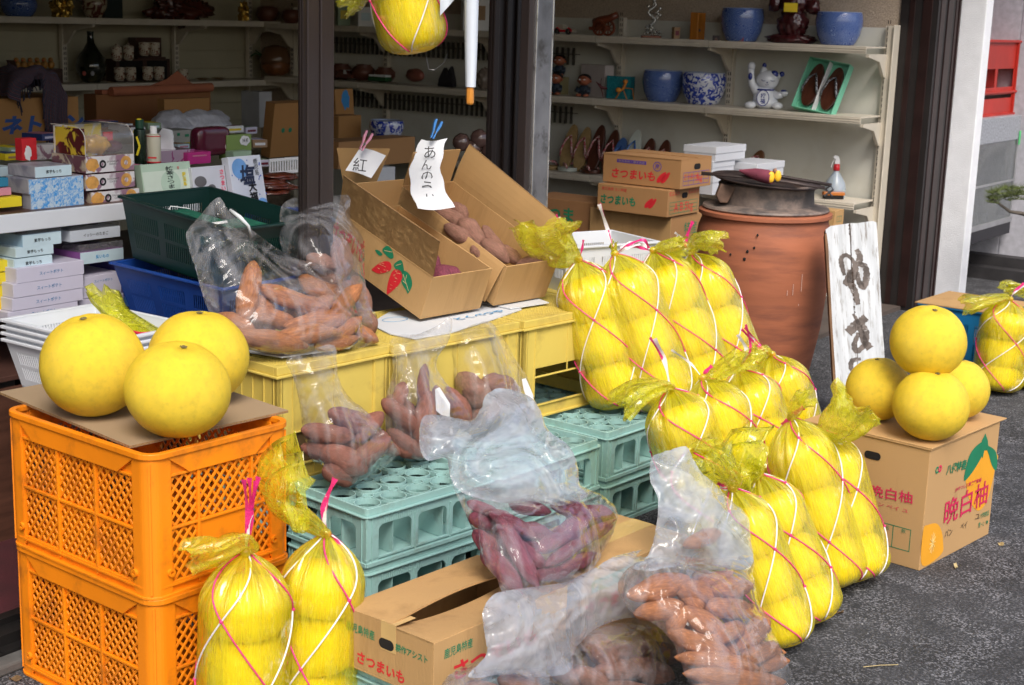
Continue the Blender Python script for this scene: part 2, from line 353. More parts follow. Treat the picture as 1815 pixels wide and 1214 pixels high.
# ---------------------------------------------------------------- shelving on the side wall
METALS = M('cream_shelf_metal', L3(208, 200, 184), .5, var=.06, vs=10, dirt=L3(150, 92, 44), dsc=14, dlo=.66, dhi=.78)
SIDEP = M('shelf_back_panel', L3(206, 206, 196), .7, var=.03, vs=3, dirt=L3(180, 172, 152), dsc=2.5, dlo=.5, dhi=.95, bump=.05)
def shelf_unit(name, label, loc, rz, L, depth, shelves, panel_top, segs, hooks=None, siding=False):
    """local x along the wall, y towards the wall (back at y = 0, front at -depth)"""
    u = thing(name, label, 'shelving unit', loc, rz)
    if not siding: MB().box(0, L, -.012, 0, 0.02, panel_top).build('back_panel', SIDEP, u)
    for x in segs:
        MB().box(x-.018, x+.018, -.045, -.013, .02, panel_top+.01).build('upright', METALS, u, bevel=.002)
        s = MB()
        for k in range(int(panel_top/.03)): s.box(x-.008, x-.004, -.0462, -.045, .05+k*.03, .068+k*.03).box(x+.004, x+.008, -.0462, -.045, .05+k*.03, .068+k*.03)
        s.build('slot', DARK, u)
    for z in shelves:
        for a, b in zip(segs[:-1], segs[1:]):
            b_ = MB().box(a+.004, b-.004, -depth, -.048, z-.008, z).box(a+.002, b-.002, -depth-.006, -depth, z-.034, z+.002)
            b_.box(a+.002, b-.002, -depth-.009, -depth-.006, z-.012, z-.008).box(a+.002, b-.002, -depth-.009, -depth-.006, z-.024, z-.020)
            b_.build('shelf_board', METALS, u, bevel=.0015)
        for x in segs:
            MB().prism([(-.046, z-.16), (-.046, z-.036), (-depth+.01, z-.036), (-depth+.01, z-.05), (-.15, z-.075), (-.08, z-.15)], 'x', x-.008, x+.008).build('bracket', METALS, u)
    return u
def on_shop(x, y, z=0): return ORG + x*E1 + y*E2 + Vector((0, 0, z))
# side wall faces +t, i.e. local frame: x along E2 reversed so that the room is at -y
# root at the deep end, x runs towards the shopfront (-E2), y towards the wall (+E1)
rzA = math.atan2(-E2.y, -E2.x)
uA = shelf_unit('shelving_unit', 'cream metal shelving with rusty edges on the right side wall', on_shop(-.505, 4.45), rzA, 4.25, .30, [.567, 1.0, 1.345], 1.44, [.02, .85, 1.72, 2.62, 3.33, 4.22])
MB().box(4.22, 4.26, -.06, 0, .02, 1.45).box(4.256, 4.262, -.075, -.0, .02, 1.455).build('end_post', METALS, uA, bevel=.002)
hk = MB()
for z in (.93, 1.27):
    hk.box(.3, 2.35, -.052, -.048, z-.04, z-.036)
    for i in range(52): hk.box(.32+i*.039, .326+i*.039, -.07, -.05, z-.10, z+.0)
hk.build('hook_rail', M('dark_hooks', (.05, .045, .035), .5), uA)
rzB = YAW
uB = shelf_unit('shelving_unit', 'pale shelving with slotted uprights on the back wall', on_shop(-6.6, 4.768), rzB, 6.0, .33, [.972, 1.352], 1.9, [.0, .93, 1.83, 2.73, 3.63, 4.43, 5.3, 5.95], siding=True)

# ---------------------------------------------------------------- beyond the pillar
GW = M('grey_wall_render', L3(176, 176, 184), .9, var=.12, vs=30, bump=.6, bs=110, dirt=L3(120, 118, 122), dsc=6, dlo=.6, dhi=.8)
gw = thing('garden_wall', 'grey rendered wall of the neighbouring yard beyond the white pillar', 'wall', ORG, YAW)
g = MB(); g.box(1.0, 1.15, -2.5, .055, .0, 3.2).box(1.0, 1.15, .065, 3.4, .0, 3.2).box(1.005, 1.14, .05, .07, 0, 3.2); g.build('wall', GW, gw)
MB().box(.90, .999, -2.5, 3.4, .0, .13).box(.80, .90, -2.5, 3.4, 0, .07).build('plinth', M('dark_plinth', (.03, .028, .03), .7, var=.3), gw)
yw = MB().box(.0, 1.2, 3.4, 3.5, 0, 3.2).build('rear_wall', GW, gw)
# glass-fronted display case hung on that wall, and the red crate on it
dc = thing('display_case', 'small metal display case with glass front on the grey wall', 'display case', At(1713, 436, -.22), YAW)
ALU = M('aluminium', (.45, .46, .48), .4, metal=.7, var=.15)
c0, cw_, cd_, chh = fitbox(0, 0, 0, 1690, 1789, 212, base=At(1713, 436, -.22)); 
_, _, _, zg = fitbox(0, 0, 0, 1690, 1789, 258, base=At(1713, 436, -.22)); zb = .07
cd_ = .30
MB().box(0, cw_, 0, cd_, 0, zb).build('base', M('case_base', (.015, .015, .02), .5), dc, bevel=.003)
b = MB(); 
for x in (.0, cw_-.018): b.box(x, x+.018, 0, .018, zb, zg).box(x, x+.018, cd_-.018, cd_, zb, zg)
b.box(-.004, cw_+.004, -.004, cd_, zb, zb+.03).box(0.018, cw_-.018, 0, .012, (zb+zg)/2, (zb+zg)/2+.012); b.build('frame', ALU, dc, bevel=.001)
MB().box(0, cw_, 0, cd_, zg, chh).build('top_panel', M('wired_glass_panel', (.30, .32, .36), .45, var=.4, vs=90), dc, bevel=.003)
MB().box(.018, cw_-.018, .004, .007, zb+.03, zg).build('glass', film('case_glass', (.75, .8, .8), (.4, .42, .42), hz=(.1, .2), gl=(.06, .5), rough=.05, scale=3, bstr=.02), dc)
MB().lathe([(.0, 0), (.03, 0), (.035, .05), (.02, .07), (.03, .1), (.022, .13), (0, .14)], 16).build('ornament', WHITE, dc, smooth=True).location = (cw_*.55, cd_*.5, zb+.26)
MB().box(cw_-.02, cw_+.006, -.006, -.004, zg-.03, zg+.05).build('tape', M('green_tape', (.1, .6, .2), .5), dc)
rc = thing('bottle_crate', 'red plastic bottle crate standing upright on the display case', 'crate', At(1722, 211, -.27), YAW)
RC = M('red_plastic', (.42, .025, .015), .42, var=.15, vs=5)
_, cw2, _, ch2 = fitbox(0, 0, 0, 1700, 1800, 70, base=At(1722, 211, -.27)); cd2 = .26
b = MB(); b.box(.02, cw2-.02, .012, .018, .01, .1).box(.02, cw2-.02, .012, .018, ch2*.62, ch2).box(.02, .07, .012, .018, .05, ch2).box(cw2-.07, cw2-.02, .012, .018, .05, ch2)
b.box(.07, cw2-.07, .012, .018, ch2*.28, ch2*.38).box(cw2*.48, cw2*.53, .012, .018, ch2*.38, ch2*.63)
b.box(.0, .016, .01, cd2, 0, ch2).box(cw2-.016, cw2, .01, cd2, 0, ch2).box(0.016, cw2-.016, .12, .13, ch2*.36, ch2*.98).build('wall', RC, rc, bevel=.002)
b = MB()
for z in (.0, ch2*.30, ch2-.015): b.box(-.008, cw2+.008, -.002, cd2, z, z+.013)
for x in (.0, .045, .09, cw2-.06, cw2-.005): b.box(x, x+.008, -.003, .012, .013, ch2-.015)
b.build('rib', RC, rc, bevel=.002)
# ================================================================== goods on the shelves
YR = YAW
def carton(name, label, cat, base, xl, xr, yt, mat, yaw=YAW, group=None, depth=None, height=None, width=None, lid=True, bev=.0015, tilt=0):
    c, wd, dp, ht = fitbox(0, 0, 0, xl, xr, yt, yaw=yaw, base=base)
    if depth: dp = depth
    if height: ht = height
    if width: wd = width
    t = thing(name, label, cat, c, yaw, group)
    if tilt: t.rotation_euler = (tilt, 0, yaw)
    MB().box(0, wd, 0, dp, 0, ht).build('body', mat, t, bevel=bev)
    return t, wd, dp, ht
def on(z): return lambda px, py: ZS(px, py, z)
# --- blue and white planters
def planter_mat(name, sc_, lo, hi, c1=(.015, .045, .27), c2=(.42, .5, .68)):
    m = bpy.data.materials.new(name); m.use_nodes = True; n = m.node_tree.nodes; l = m.node_tree.links; b = n['Principled BSDF']
    tc = n.new('ShaderNodeTexCoord'); 
    if lo < 0:
        v = n.new('ShaderNodeTexVoronoi'); v.inputs['Scale'].default_value = sc_; l.new(tc.outputs['Object'], v.inputs[0])
        mt = n.new('ShaderNodeMath'); mt.operation = 'MULTIPLY'; mt.inputs[1].default_value = 60; l.new(v.outputs['Distance'], mt.inputs[0])
        sn = n.new('ShaderNodeMath'); sn.operation = 'SINE'; l.new(mt.outputs[0], sn.inputs[0]); src = sn.outputs[0]; lo, hi = .2, 1
    else:
        v = n.new('ShaderNodeTexNoise'); v.inputs['Scale'].default_value = sc_; v.inputs['Detail'].default_value = 3; v.inputs['Distortion'].default_value = 1.5; l.new(tc.outputs['Object'], v.inputs[0]); src = v.outputs[0]
    r = n.new('ShaderNodeMapRange'); r.inputs[1].default_value = lo; r.inputs[2].default_value = hi; l.new(src, r.inputs[0])
    mx = n.new('ShaderNodeMix'); mx.data_type = 'RGBA'; mx.inputs[6].default_value = c1+(1,); mx.inputs[7].default_value = c2+(1,); l.new(r.outputs[0], mx.inputs[0]); l.new(mx.outputs[2], b.inputs['Base Color'])
    b.inputs['Roughness'].default_value = .12; b.inputs['Coat Weight'].default_value = .5
    return m
PL1 = planter_mat('blue_wave_glaze', 22, -1, 1, (.03, .075, .30), (.26, .37, .62)); PL2 = planter_mat('blue_white_glaze', 30, .47, .53, (.02, .05, .36), (.62, .66, .74))
def planter(px, py, wpx, hpx, z, mat, label, rim=WHITE):
    p = ZS(px, py, z); k = p.y/F; W = wpx*k/2; H = hpx*k*1.0
    p = p + Vector((0, W*.75, 0))
    t = thing('planter', label, 'planter', p, 0, 'blue and white glazed planters')
    MB().lathe([(W*.66, 0), (W*.72, H*.04), (W*.9, H*.3), (W*.99, H*.6), (W, H*.75), (W*.96, H*.93), (W*.93, H*.985), (W*.9, H), (W*.86, H*.985), (W*.86, H*.7), (W*.5, H*.2), (0, H*.15)], 40).build('pot', mat, t, smooth=True, angle=60)
    MB().lathe([(W*.925, H*.99), (W*.91, H*1.005), (W*.88, H*1.0), (W*.9, H*.985)], 40).build('rim', M('pot_rim', (.35, .42, .6), .3), t, smooth=True)
    return t
planter(1318, 68, 76, 57, 1.345, PL1, 'blue wave-glazed planter behind the two hanging photo cards, top right shelf')
planter(1492, 70, 83, 57, 1.345, PL1, 'blue wave-glazed planter at the right end of the top shelf')
planter(1176, 172, 73, 54, 1.0, PL1, 'blue wave-glazed planter on the middle shelf beside the blotchy one')
planter(1250, 178, 79, 55, 1.0, PL2, 'planter with blotchy white and deep blue pattern on the middle shelf')
planter(683, 247, 62, 32, .80, PL2, 'small blotchy blue and white planter seen between the two posts')
planter(25, 15, 64, 30, 1.352, PL1, 'dark blue planter cut by the top left corner, back wall shelf')

# --- top right shelf
def spin(pts, r, seg=10): return MB().tube(pts, r, seg)
t = thing('toy_car', 'vintage toy car in cream and red on the top shelf', 'toy', ZS(1003, 52, 1.345), R(-36)); 
MB().prism([(-.06, .014), (.06, .014), (.062, .03), (.02, .036), (.0, .036), (-.01, .055), (-.045, .055), (-.05, .036), (-.062, .03)], 'y', -.022, .022).build('body', M('cream_toy', (.6, .55, .45), .3, metal=.2), t, bevel=.004)
MB().tube([(-.058, -.03, .02), (-.04, -.03, .036), (-.02, -.03, .02), (.02, -.03, .02), (.04, -.03, .036), (.058, -.03, .02)], .007, 8).build('mudguard', RED, t)
for x in (-.038, .038): 
    wv = MB().ring((0, 0, -.006), .017, .008, .012, 16).build('wheel', M('toy_tyre', (.04, .04, .04), .6), t); wv.location = (x, -.032, .017); wv.rotation_euler = (R(90), 0, 0)
t = thing('wooden_cannon', 'reddish wooden model cannon on the top shelf beside the toy car', 'ornament', ZS(1070, 54, 1.345), R(-36))
WOODR = M('red_varnished_wood', (.20, .05, .022), .3, var=.3, vs=10, stretch=(1, 1, 4), coat=.4)
MB().tube([(-.06, 0, .07), (-.02, 0, .085), (.04, 0, .10), (.085, 0, .12)], [.028, .026, .02, .018], 14).build('barrel', WOODR, t, smooth=True)
for y in (-.045, .045):
    wv = MB().ring((0, 0, -.006), .045, .034, .012, 24).ring((0, 0, -.008), .012, .003, .016, 12)
    for k in range(8): wv.bar((0, 0, 0), (.038*math.cos(k*.785), .038*math.sin(k*.785), 0), .006, .006)
    o = wv.build('wheel', WOODR, t); o.location = (0, y, .045); o.rotation_euler = (R(90), 0, 0)
MB().box(-.09, .03, -.02, .02, .03, .05).build('carriage', WOODR, t, bevel=.004)
t = thing('silver_figurine', 'silver beaded tree figurine on a dark base, top shelf', 'ornament', ZS(1155, 57, 1.345) + Vector((0, .05, 0)), 0)
MB().box(-.055, .055, -.04, .04, 0, .012).build('base', WOODR, t, bevel=.003)
SIL = M('silver_beads', (.62, .63, .6), .22, metal=.9)
rs = random.Random(3); b = MB()
for i in range(90):
    h = rs.random(); a = rs.uniform(0, 6.28); r = (.045*(1-h)+.008)*rs.uniform(.5, 1)
    b.ball((r*math.cos(a)+.01*math.sin(h*7), r*math.sin(a), .018+h*.06), .0065, seg=7, rings=5)
for i in range(26):
    h = i/26; b.ball((.02*math.sin(h*9), 0, .075+h*.12), .008, seg=7, rings=5)
for q in ((.035, .13), (.045, .16), (-.02, .17), (.01, .2), (.045, .125)): b.tube([(0, 0, q[1]-.03), (q[0]*.7, 0, q[1]-.02), (q[0], 0, q[1])], .003, 5).ball((q[0], 0, q[1]), .011, seg=8, rings=6)
b.build('beads', SIL, t, smooth=True)
t, *_q = carton('wooden_block', 'amber varnished wooden block standing on the top shelf', 'ornament', ZS(1236, 65, 1.345), 1221, 1249, 22, M('amber_wood', (.42, .15, .02), .15, var=.35, vs=7, stretch=(3, 3, .3), coat=.8), depth=.05, bev=.004)
MB().lathe([(.006, 0), (.009, .0), (.009, .002), (.006, .002)], 12, m=Matrix.Rotation(R(90), 4, 'X') @ Matrix.Translation((.02, .05, 0))).build('mark', BLACK, t)
# dark red carved statue
DRW = M('dark_red_carving', (.055, .008, .01), .28, var=.5, vs=30, coat=.5, bump=.5, bs=60)
t = thing('carved_statue', 'dark red carved wooden statue with a yellow price tag, top shelf', 'statue', ZS(1408, 69, 1.345) + Vector((0, .08, 0)), R(-20))
def lump(seed, amp=.18, fr=9):
    return lambda d: 1 + amp*noise.noise(d*fr*.35+Vector((seed, 0, 0))) + amp*.6*noise.noise(d*fr+Vector((seed, 3, 0)))
MB().ball((0, 0, .02), .125, .08, .03, 40, 12, fn=lump(1, .3, 12)).build('base', DRW, t, smooth=True)
b = MB().ball((0, 0, .10), .075, .06, .085, 40, 24, fn=lump(2, .28, 10)).ball((0, 0, .22), .07, .055, .08, 40, 24, fn=lump(3, .25, 10)).ball((0, -.01, .32), .045, .045, .05, 30, 18, fn=lump(6, .2, 8))
b.ball((-.10, 0, .20), .035, .03, .04, 24, 14, fn=lump(4, .3, 8)).ball((.10, 0, .19), .035, .03, .04, 24, 14, fn=lump(5, .3, 8)).build('figure', DRW, t, smooth=True)
MB().box(-.035, .035, -.092, -.09, .16, .205).build('price_tag', M('yellow_tag', (.85, .62, .02), .6), t)
for px, col, lb in ((1270, (.10, .09, .09), 'small dark photo card hanging over the top shelf edge'), (1312, (.30, .10, .16), 'small pink-edged photo card hanging over the top shelf edge')):
    t = thing('photo_card', lb, 'card', ZS(px, 66, 1.36) + (-E1)*.0, rzA, None)
    MB().box(-.022, .022, -.004, -.002, -.052, .012).build('card', M('card_'+str(px), col, .4, var=.3, vs=40), t)
    MB().ball((0, -.004, -.012), .009, .002, .011, 10, 8).box(-.012, .012, -.0055, -.004, -.045, -.022).build('picture', M('card_print', (.3, .18, .15), .5, var=.6, vs=90), t)
# --- middle right shelf
SKIN = M('figurine_skin', (.38, .12, .06), .35, var=.15); KIMO = M('figurine_robe', (.025, .04, .06), .35, var=.4, vs=40)
def figurine(px, py, z, label, h=.11, extra=Vector((0, 0, 0))):
    t = thing('boy_figurine', label, 'figurine', ZS(px, py, z) + extra, R(-25), 'squatting boy figurines on the middle shelf'); k = h/.11
    MB().ball((0, 0, .03*k), .033*k, .026*k, .032*k, 20, 14).tube([(-.03*k, -.005, .045*k), (-.036*k, -.02, .03*k), (-.015*k, -.03*k, .03*k)], .009*k, 8).tube([(.03*k, -.005, .045*k), (.036*k, -.02, .03*k), (.015*k, -.03*k, .03*k)], .009*k, 8).build('robe', KIMO, t, smooth=True)
    MB().ball((0, -.004, .082*k), .033*k, .029*k, .027*k, 24, 16).ball((-.033*k, 0, .078*k), .007*k).ball((.033*k, 0, .078*k), .007*k).ball((0, -.034*k, .078*k), .006*k).ball((-.02*k, -.022*k, .008*k), .014*k, .02*k, .008*k).ball((.02*k, -.022*k, .008*k), .014*k, .02*k, .008*k).build('head', SKIN, t, smooth=True)
    MB().ball((0, .004, .090*k), .034*k, .029*k, .024*k, 24, 12).build('hair', BLACK, t, smooth=True)
    for x in (-.012, .012):
        MB().ball((x*k, -.0315*k, .086*k), .006*k, .003*k, .003*k, 10, 8).build('eye', WHITE, t, smooth=True)
        MB().bar((x*k-.009*k, -.034*k, .094*k), (x*k+.009*k, -.034*k, .095*k), .003*k, .003*k).build('eyebrow', BLACK, t)
    return t
figurine(985, 158, 1.0, 'lower boy figurine at the left end of the middle shelf', .125)
figurine(990, 130, 1.075, 'boy figurine perched above another at the left end of the shelf', .12, Vector((.005, .06, .03)))
MB().cb((0, 0, .05), .07, .05, .10).build('riser_box', M('olive_box', (.25, .22, .10), .7), None).location = ZS(992, 145, 1.0) + Vector((0.02, .09, 0))
tag(bpy.data.objects['riser_box'], 'small olive box behind the boy figurines', 'box')
figurine(1035, 164, 1.0, 'boy figurine squatting in front of the white gift box', .125)
t, wd, dp, ht = carton('gift_box', 'upright white gift box behind the squatting boy figurine', 'box', ZS(1072, 158, 1.0)+Vector((0, .05, 0)), 1028, 1086, 116, M('pale_box', L3(196, 188, 186), .7), yaw=R(38))
t, wd, dp, ht = carton('small_box', 'small teal patterned box on the middle shelf', 'box', ZS(1118, 168, 1.0)+Vector((0, .04, 0)), 1074, 1124, 136, planter_mat('teal_pattern', 90, .45, .6, (.01, .17, .22), (.03, .30, .34)), yaw=R(60))
WIRE = M('orange_wire', (.55, .20, .02), .4, var=.5, vs=60)
t = thing('wire_crane', 'orange twisted wire crane in front of the teal box', 'ornament', ZS(1105, 169, 1.0), 0)
MB().tube([(-.045, 0, .0), (-.02, 0, .045), (.0, 0, .065), (.01, 0, .095)], [.003, .005, .009, .007], 8).tube([(.0, 0, .065), (.05, 0, .06), (.06, 0, .0)], .0028, 6).tube([(0, 0, .05), (.02, -.01, .0)], .003, 6).ball((.008, 0, .1), .014, .01, .012, 12, 8).ball((-.03, 0, .052), .016, .012, .014, 12, 8).build('body', WIRE, t, smooth=True)
t = thing('wire_crane', 'dark red twisted wire crane in front of the gift box', 'ornament', ZS(1065, 165, 1.0), 0)
MB().tube([(-.03, 0, .09), (.0, 0, .06), (.05, 0, .05)], [.002, .009, .003], 8).tube([(0, 0, .06), (.015, 0, .0)], .0025, 6).tube([(-.005, 0, .06), (.0, 0, .11)], .002, 6).build('body', M('dark_wire', (.12, .02, .025), .4), t, smooth=True)
# beckoning cat
CW = M('cat_glaze', (.72, .76, .82), .12, var=.03, coat=.6); CB = M('cat_blue', (.015, .03, .22), .15, coat=.6)
p = ZS(1357, 187, 1.0); t = thing('lucky_cat', 'white and blue porcelain beckoning cat with one paw raised', 'figurine', p+Vector((0, .06, 0)), R(-8)); u = .235/83*1.02
b = MB()
b.ball((0, 0, 22*u), 21*u, 17*u, 24*u, 28, 18).ball((2*u, -1*u, 12*u), 24*u, 18*u, 13*u, 28, 14)
b.ball((-25*u, -12*u, 6*u), 11*u, 12*u, 7*u, 20, 12).ball((24*u, -12*u, 6*u), 11*u, 12*u, 7*u, 20, 12)
b.ball((4*u, -2*u, 52*u), 21*u, 17*u, 18.5*u, 32, 20)
b.tube([(-14*u, -2*u, 30*u), (-24*u, -3*u, 44*u), (-27*u, -4*u, 60*u), (-27*u, -5*u, 74*u)], [9*u, 7*u, 6*u, 6*u], 16).ball((-27*u, -6*u, 76*u), 7*u, 7*u, 8*u)
b.tube([(12*u, -2*u, 30*u), (24*u, -8*u, 24*u), (32*u, -11*u, 27*u)], [8*u, 6.5*u, 6*u], 16).ball((35*u, -12*u, 29*u), 7.5*u, 7*u, 6*u)
b.lathe([(9*u, 0), (7*u, 6*u), (3.5*u, 12*u), (0, 14*u)], 16, m=Matrix.Translation((-3*u, 0, 64*u)) @ Matrix.Rotation(R(-10), 4, 'Y'))
b.lathe([(9*u, 0), (7*u, 6*u), (3.5*u, 12*u), (0, 14*u)], 16, m=Matrix.Translation((16*u, 0, 57*u)) @ Matrix.Rotation(R(62), 4, 'Y'))
b.build('body', CW, t, smooth=True)
b = MB(); b.ball((-3.5*u, -1*u, 78*u), 4*u, 3.5*u, 5*u, 14, 10).ball((29*u, -2*u, 63.5*u), 5*u, 4*u, 5*u, 14, 10).ball((-28*u, -9*u, 58*u), 4*u, 3.5*u, 7*u, 14, 10).ball((15*u, -8*u, 63*u), 8*u, 6*u, 7*u, 16, 10).ball((34*u, -13*u, 33.5*u), 6*u, 5*u, 2.6*u, 14, 8)
b.tube([(-17*u*math.cos(a)*1.0, -14*u*math.sin(a)-1*u, 34.5*u) for a in [k*math.pi/12 for k in range(0, 13)]], 1.6*u, 8).build('blue_spots', CB, t, smooth=True)
b = MB()
for x in (-4, 12): b.tube([(x*u-4*u, -18*u, 53*u), (x*u, -19.5*u, 50.5*u), (x*u+5*u, -17.5*u, 51.5*u)], .5*u, 5)
b.ball((3*u, -19.2*u, 48*u), 1.3*u).tube([(0*u, -18.4*u, 44.5*u), (3*u, -18.8*u, 43.5*u), (6*u, -18*u, 45*u)], .4*u, 5).build('face_lines', CB, t)
b = MB().lathe([(0, 0), (10.5*u, 0), (10.5*u, 2*u), (0, 2*u)], 28, m=Matrix.Translation((-3*u, -17.5*u, 20*u)) @ Matrix.Rotation(R(90), 4, 'X') @ Matrix.Diagonal((1, 1.3, 1, 1))); b.build('oval_plate', CW, t)
MB().ring((0, 0, 0), 11.6*u, 10.2*u, 2.4*u, 28, m=Matrix.Translation((-3*u, -17.5*u, 20*u)) @ Matrix.Rotation(R(90), 4, 'X') @ Matrix.Diagonal((1, 1.3, 1, 1))).build('plate_rim', CB, t)
txt('招福', 9*u, CB, t, face('f', -3*u, -19.8*u, 19*u), vertical=True, height=19*u, bold=.02)
# green box with two sandals, tilted
p = ZS(1503, 192, 1.0)
GB = M('mint_card', (.20, .58, .40), .6, var=.05)
t = thing('sandal_box', 'mint green open box holding a pair of dark sandals, leaning back', 'box', ZS(1408, 184, 1.0)+Vector((0, -.02, .012)), rzA)
t.rotation_euler = (R(62), R(0), rzA); wB, hB, dB = .235, .275, .05
t.rotation_euler = (Matrix.Rotation(rzA, 3, 'Z') @ Matrix.Rotation(R(68), 3, 'X') @ Matrix.Rotation(R(-8), 3, 'Z')).to_euler()
MB().box(0, wB, 0, hB, 0, .004).box(0, .004, 0, hB, .004, dB).box(wB-.004, wB, 0, hB, .004, dB).box(.004, wB-.004, 0, .004, .004, dB).box(.004, wB-.004, hB-.004, hB, .004, dB).build('tray', GB, t)
MB().box(wB*.5-.002, wB*.5+.002, .004, hB-.004, .004, dB*.9).build('divider', WHITE, t)
def sandal_shape(L, W, th, z0=0):
    o = [(W*.5*math.sin(a)*(1+.12*math.cos(a)), L*.5*(1-math.cos(a))) for a in [2*math.pi*k/28 for k in range(28)]]
    return o
BRW = M('brown_lacquer', (.07, .022, .012), .3, var=.3, vs=14, stretch=(6, 1, 1), coat=.4)
STRP = planter_mat('strap_cloth_dark', 160, .5, .6, (.01, .01, .015), (.5, .52, .58)); STRPR = planter_mat('strap_cloth_red', 110, .45, .6, (.35, .02, .05), (.62, .55, .5))
def sandal(parent_m, label, sole_mat, strap_mat, L=.235, W=.095, group=None):
    s = thing('sandal', label, 'sandal', (0, 0, 0)); s.matrix_world = parent_m; s['group'] = group or 'sandals'
    MB().prism(sandal_shape(L, W, .02), 'z', 0, .022).build('sole', sole_mat, s, bevel=.004)
    st = MB()
    for sgn in (-1, 1): st.tube([(0, L*.76, .024), (sgn*W*.22, L*.62, .045), (sgn*W*.42, L*.40, .04), (sgn*W*.5, L*.28, .02)], [.005, .008, .009, .007], 8, flat=.7)
    st.build('strap', strap_mat, s, smooth=True)
    return s
tm = Matrix.Translation(t.location) @ t.rotation_euler.to_matrix().to_4x4()
for i in (0, 1): sandal(tm @ Matrix.Translation((wB*(.26+.48*i), .022, .006)), ['left', 'right'][i]+' dark brown sandal lying in the mint green box', BRW, STRP, group='sandals in the mint box')
# sandals standing along the low shelf
TATA = M('straw_sole', (.30, .20, .08), .7, var=.2, vs=60); WHS = M('white_blue_sole', (.5, .55, .5), .5)
sl = [(1000, 300, TATA, STRPR, 'straw-soled sandal nearest the steel post', 80), (1024, 304, TATA, STRPR, 'second straw-soled sandal from the steel post', 78), (1048, 307, BRW, STRPR, 'tall red-brown sandal, third from the steel post', 84), (1074, 309, BRW, STRPR, 'dark brown sandal with a flowered strap, fourth from the steel post', 78),
      (1091, 302, M('blue_sole', (.05, .12, .3), .5), planter_mat('strap_blue', 60, .5, .6, (.04, .12, .4), (.1, .25, .55)), 'dark blue sandal leaning behind the white one', 66), (1112, 309, WHS, planter_mat('strap_blue2', 60, .5, .6, (.04, .12, .4), (.1, .25, .55)), 'white sandal with a light blue pattern above the carton', 82), (1140, 306, BRW, STRPR, 'dark brown sandal just right of the white patterned one', 70), (1167, 309, BRW, STRPR, 'rightmost dark brown sandal in the row above the carton', 70)]
for px, py, sm, stm, lb, hp in sl:
    q = ZS(px, py, .567); q = q + E1*0.0
    m = Matrix.Translation(q) @ Matrix.Rotation(rzA+R(8), 4, 'Z') @ Matrix.Rotation(R(74), 4, 'X') @ Matrix.Rotation(R(-6), 4, 'Z')
    sandal(m, lb, sm, stm, L=hp*q.y/F*1.04, W=.085, group='sandals standing along the low right shelf')
for i, px in enumerate((988, 1022, 1062)):
    q = ZS(px, 315, .567); m = Matrix.Translation(q+Vector((0, -.02, .002))) @ Matrix.Rotation(rzA+R(90), 4, 'Z')
    sandal(m, 'flat sandal at the foot of the standing row, '+['nearest the steel post', 'middle one', 'nearest the carton'][i], [TATA, WHS, BRW][i], STRPR, L=.13, W=.10, group='sandals lying on the low right shelf')
for i, (px, py) in enumerate(((1316, 290), (1338, 292))):
    q = ZS(px, py, .63)+Vector((0, .1, 0)); m = Matrix.Translation(q) @ Matrix.Rotation(rzA, 4, 'Z') @ Matrix.Rotation(R(70), 4, 'X') @ Matrix.Rotation(R(12-26*i), 4, 'Z')
    sandal(m, ['left brown sandal of the pair propped behind the white lidded boxes', 'right brown sandal of the pair propped behind the white lidded boxes'][i], M('light_brown_sole', (.16, .07, .03), .4), STRPR, L=.15, W=.075, group='sandal pair behind the white boxes')
# white lidded boxes
WB = M('white_lidded_box', (.62, .64, .68), .5, var=.02)
def lidbox(base, xl, xr, yt, label, lidh=.028):
    t, wd, dp, ht = carton('white_box', label, 'box', base, xl, xr, yt, WB, group='white lidded boxes by the jar', bev=.001)
    MB().box(-.003, wd+.003, -.003, dp+.003, ht-lidh, ht+.003).build('lid', WB, t, bevel=.0015)
lidbox(D(1262, 346, 6.6), 1212, 1300, 313, 'lowest white lidded box of the stack behind the cooking jar')
lidbox(D(1262, 312, 6.6), 1212, 1300, 287, 'middle white lidded box of the stack behind the cooking jar')
lidbox(D(1268, 287, 6.6), 1212, 1320, 262, 'topmost white lidded box of the stack behind the cooking jar')
lidbox(D(1340, 318, 6.75), 1281, 1388, 292, 'white lidded box directly behind the cut sweet potato')
# spray bottle and brush
t = thing('spray_bottle', 'translucent spray bottle with a red collar by the wall', 'bottle', ZS(1482, 346, .567)+Vector((0, .04, 0)), 0)
k = 6.9/F; MB().lathe([(20*k, 0), (21*k, 3*k), (21*k, 20*k), (18*k, 32*k), (9*k, 46*k), (5.5*k, 52*k), (5.5*k, 56*k)], 28).build('bottle', M('frosted_plastic', (.36, .42, .48), .3, sub=.2), t, smooth=True, angle=50)
MB().lathe([(6.5*k, 54*k), (6.5*k, 60*k), (5.5*k, 67*k), (5*k, 67*k)], 20).build('collar', M('red_collar', (.6, .02, .03), .35), t, smooth=True)
MB().prism([(-5*k, 67*k), (5*k, 67*k), (5*k, 74*k), (2*k, 82*k), (-6*k, 84*k), (-9*k, 80*k), (-4*k, 76*k)], 'y', -4*k, 4*k).tube([(-5*k, 0, 76*k), (-9*k, 0, 68*k), (-11*k, 0, 60*k)], 1.2*k, 6).build('trigger', WHITE, t, bevel=.001)
t = thing('wire_brush', 'orange-backed brush lying beside the spray bottle', 'brush', ZS(1476, 352, .567)+Vector((0, -.03, .008)), R(6))
MB().prism([(-.06, -.02), (.05, -.022), (.055, 0), (.05, .02), (-.06, .018), (-.065, 0)], 'z', .012, .03).build('back', M('orange_wood', (.45, .14, .02), .35, var=.3), t, bevel=.004)
MB().prism([(-.055, -.018), (.045, -.018), (.045, .018), (-.055, .018)], 'z', -.006, .012).build('bristles', DARK, t)
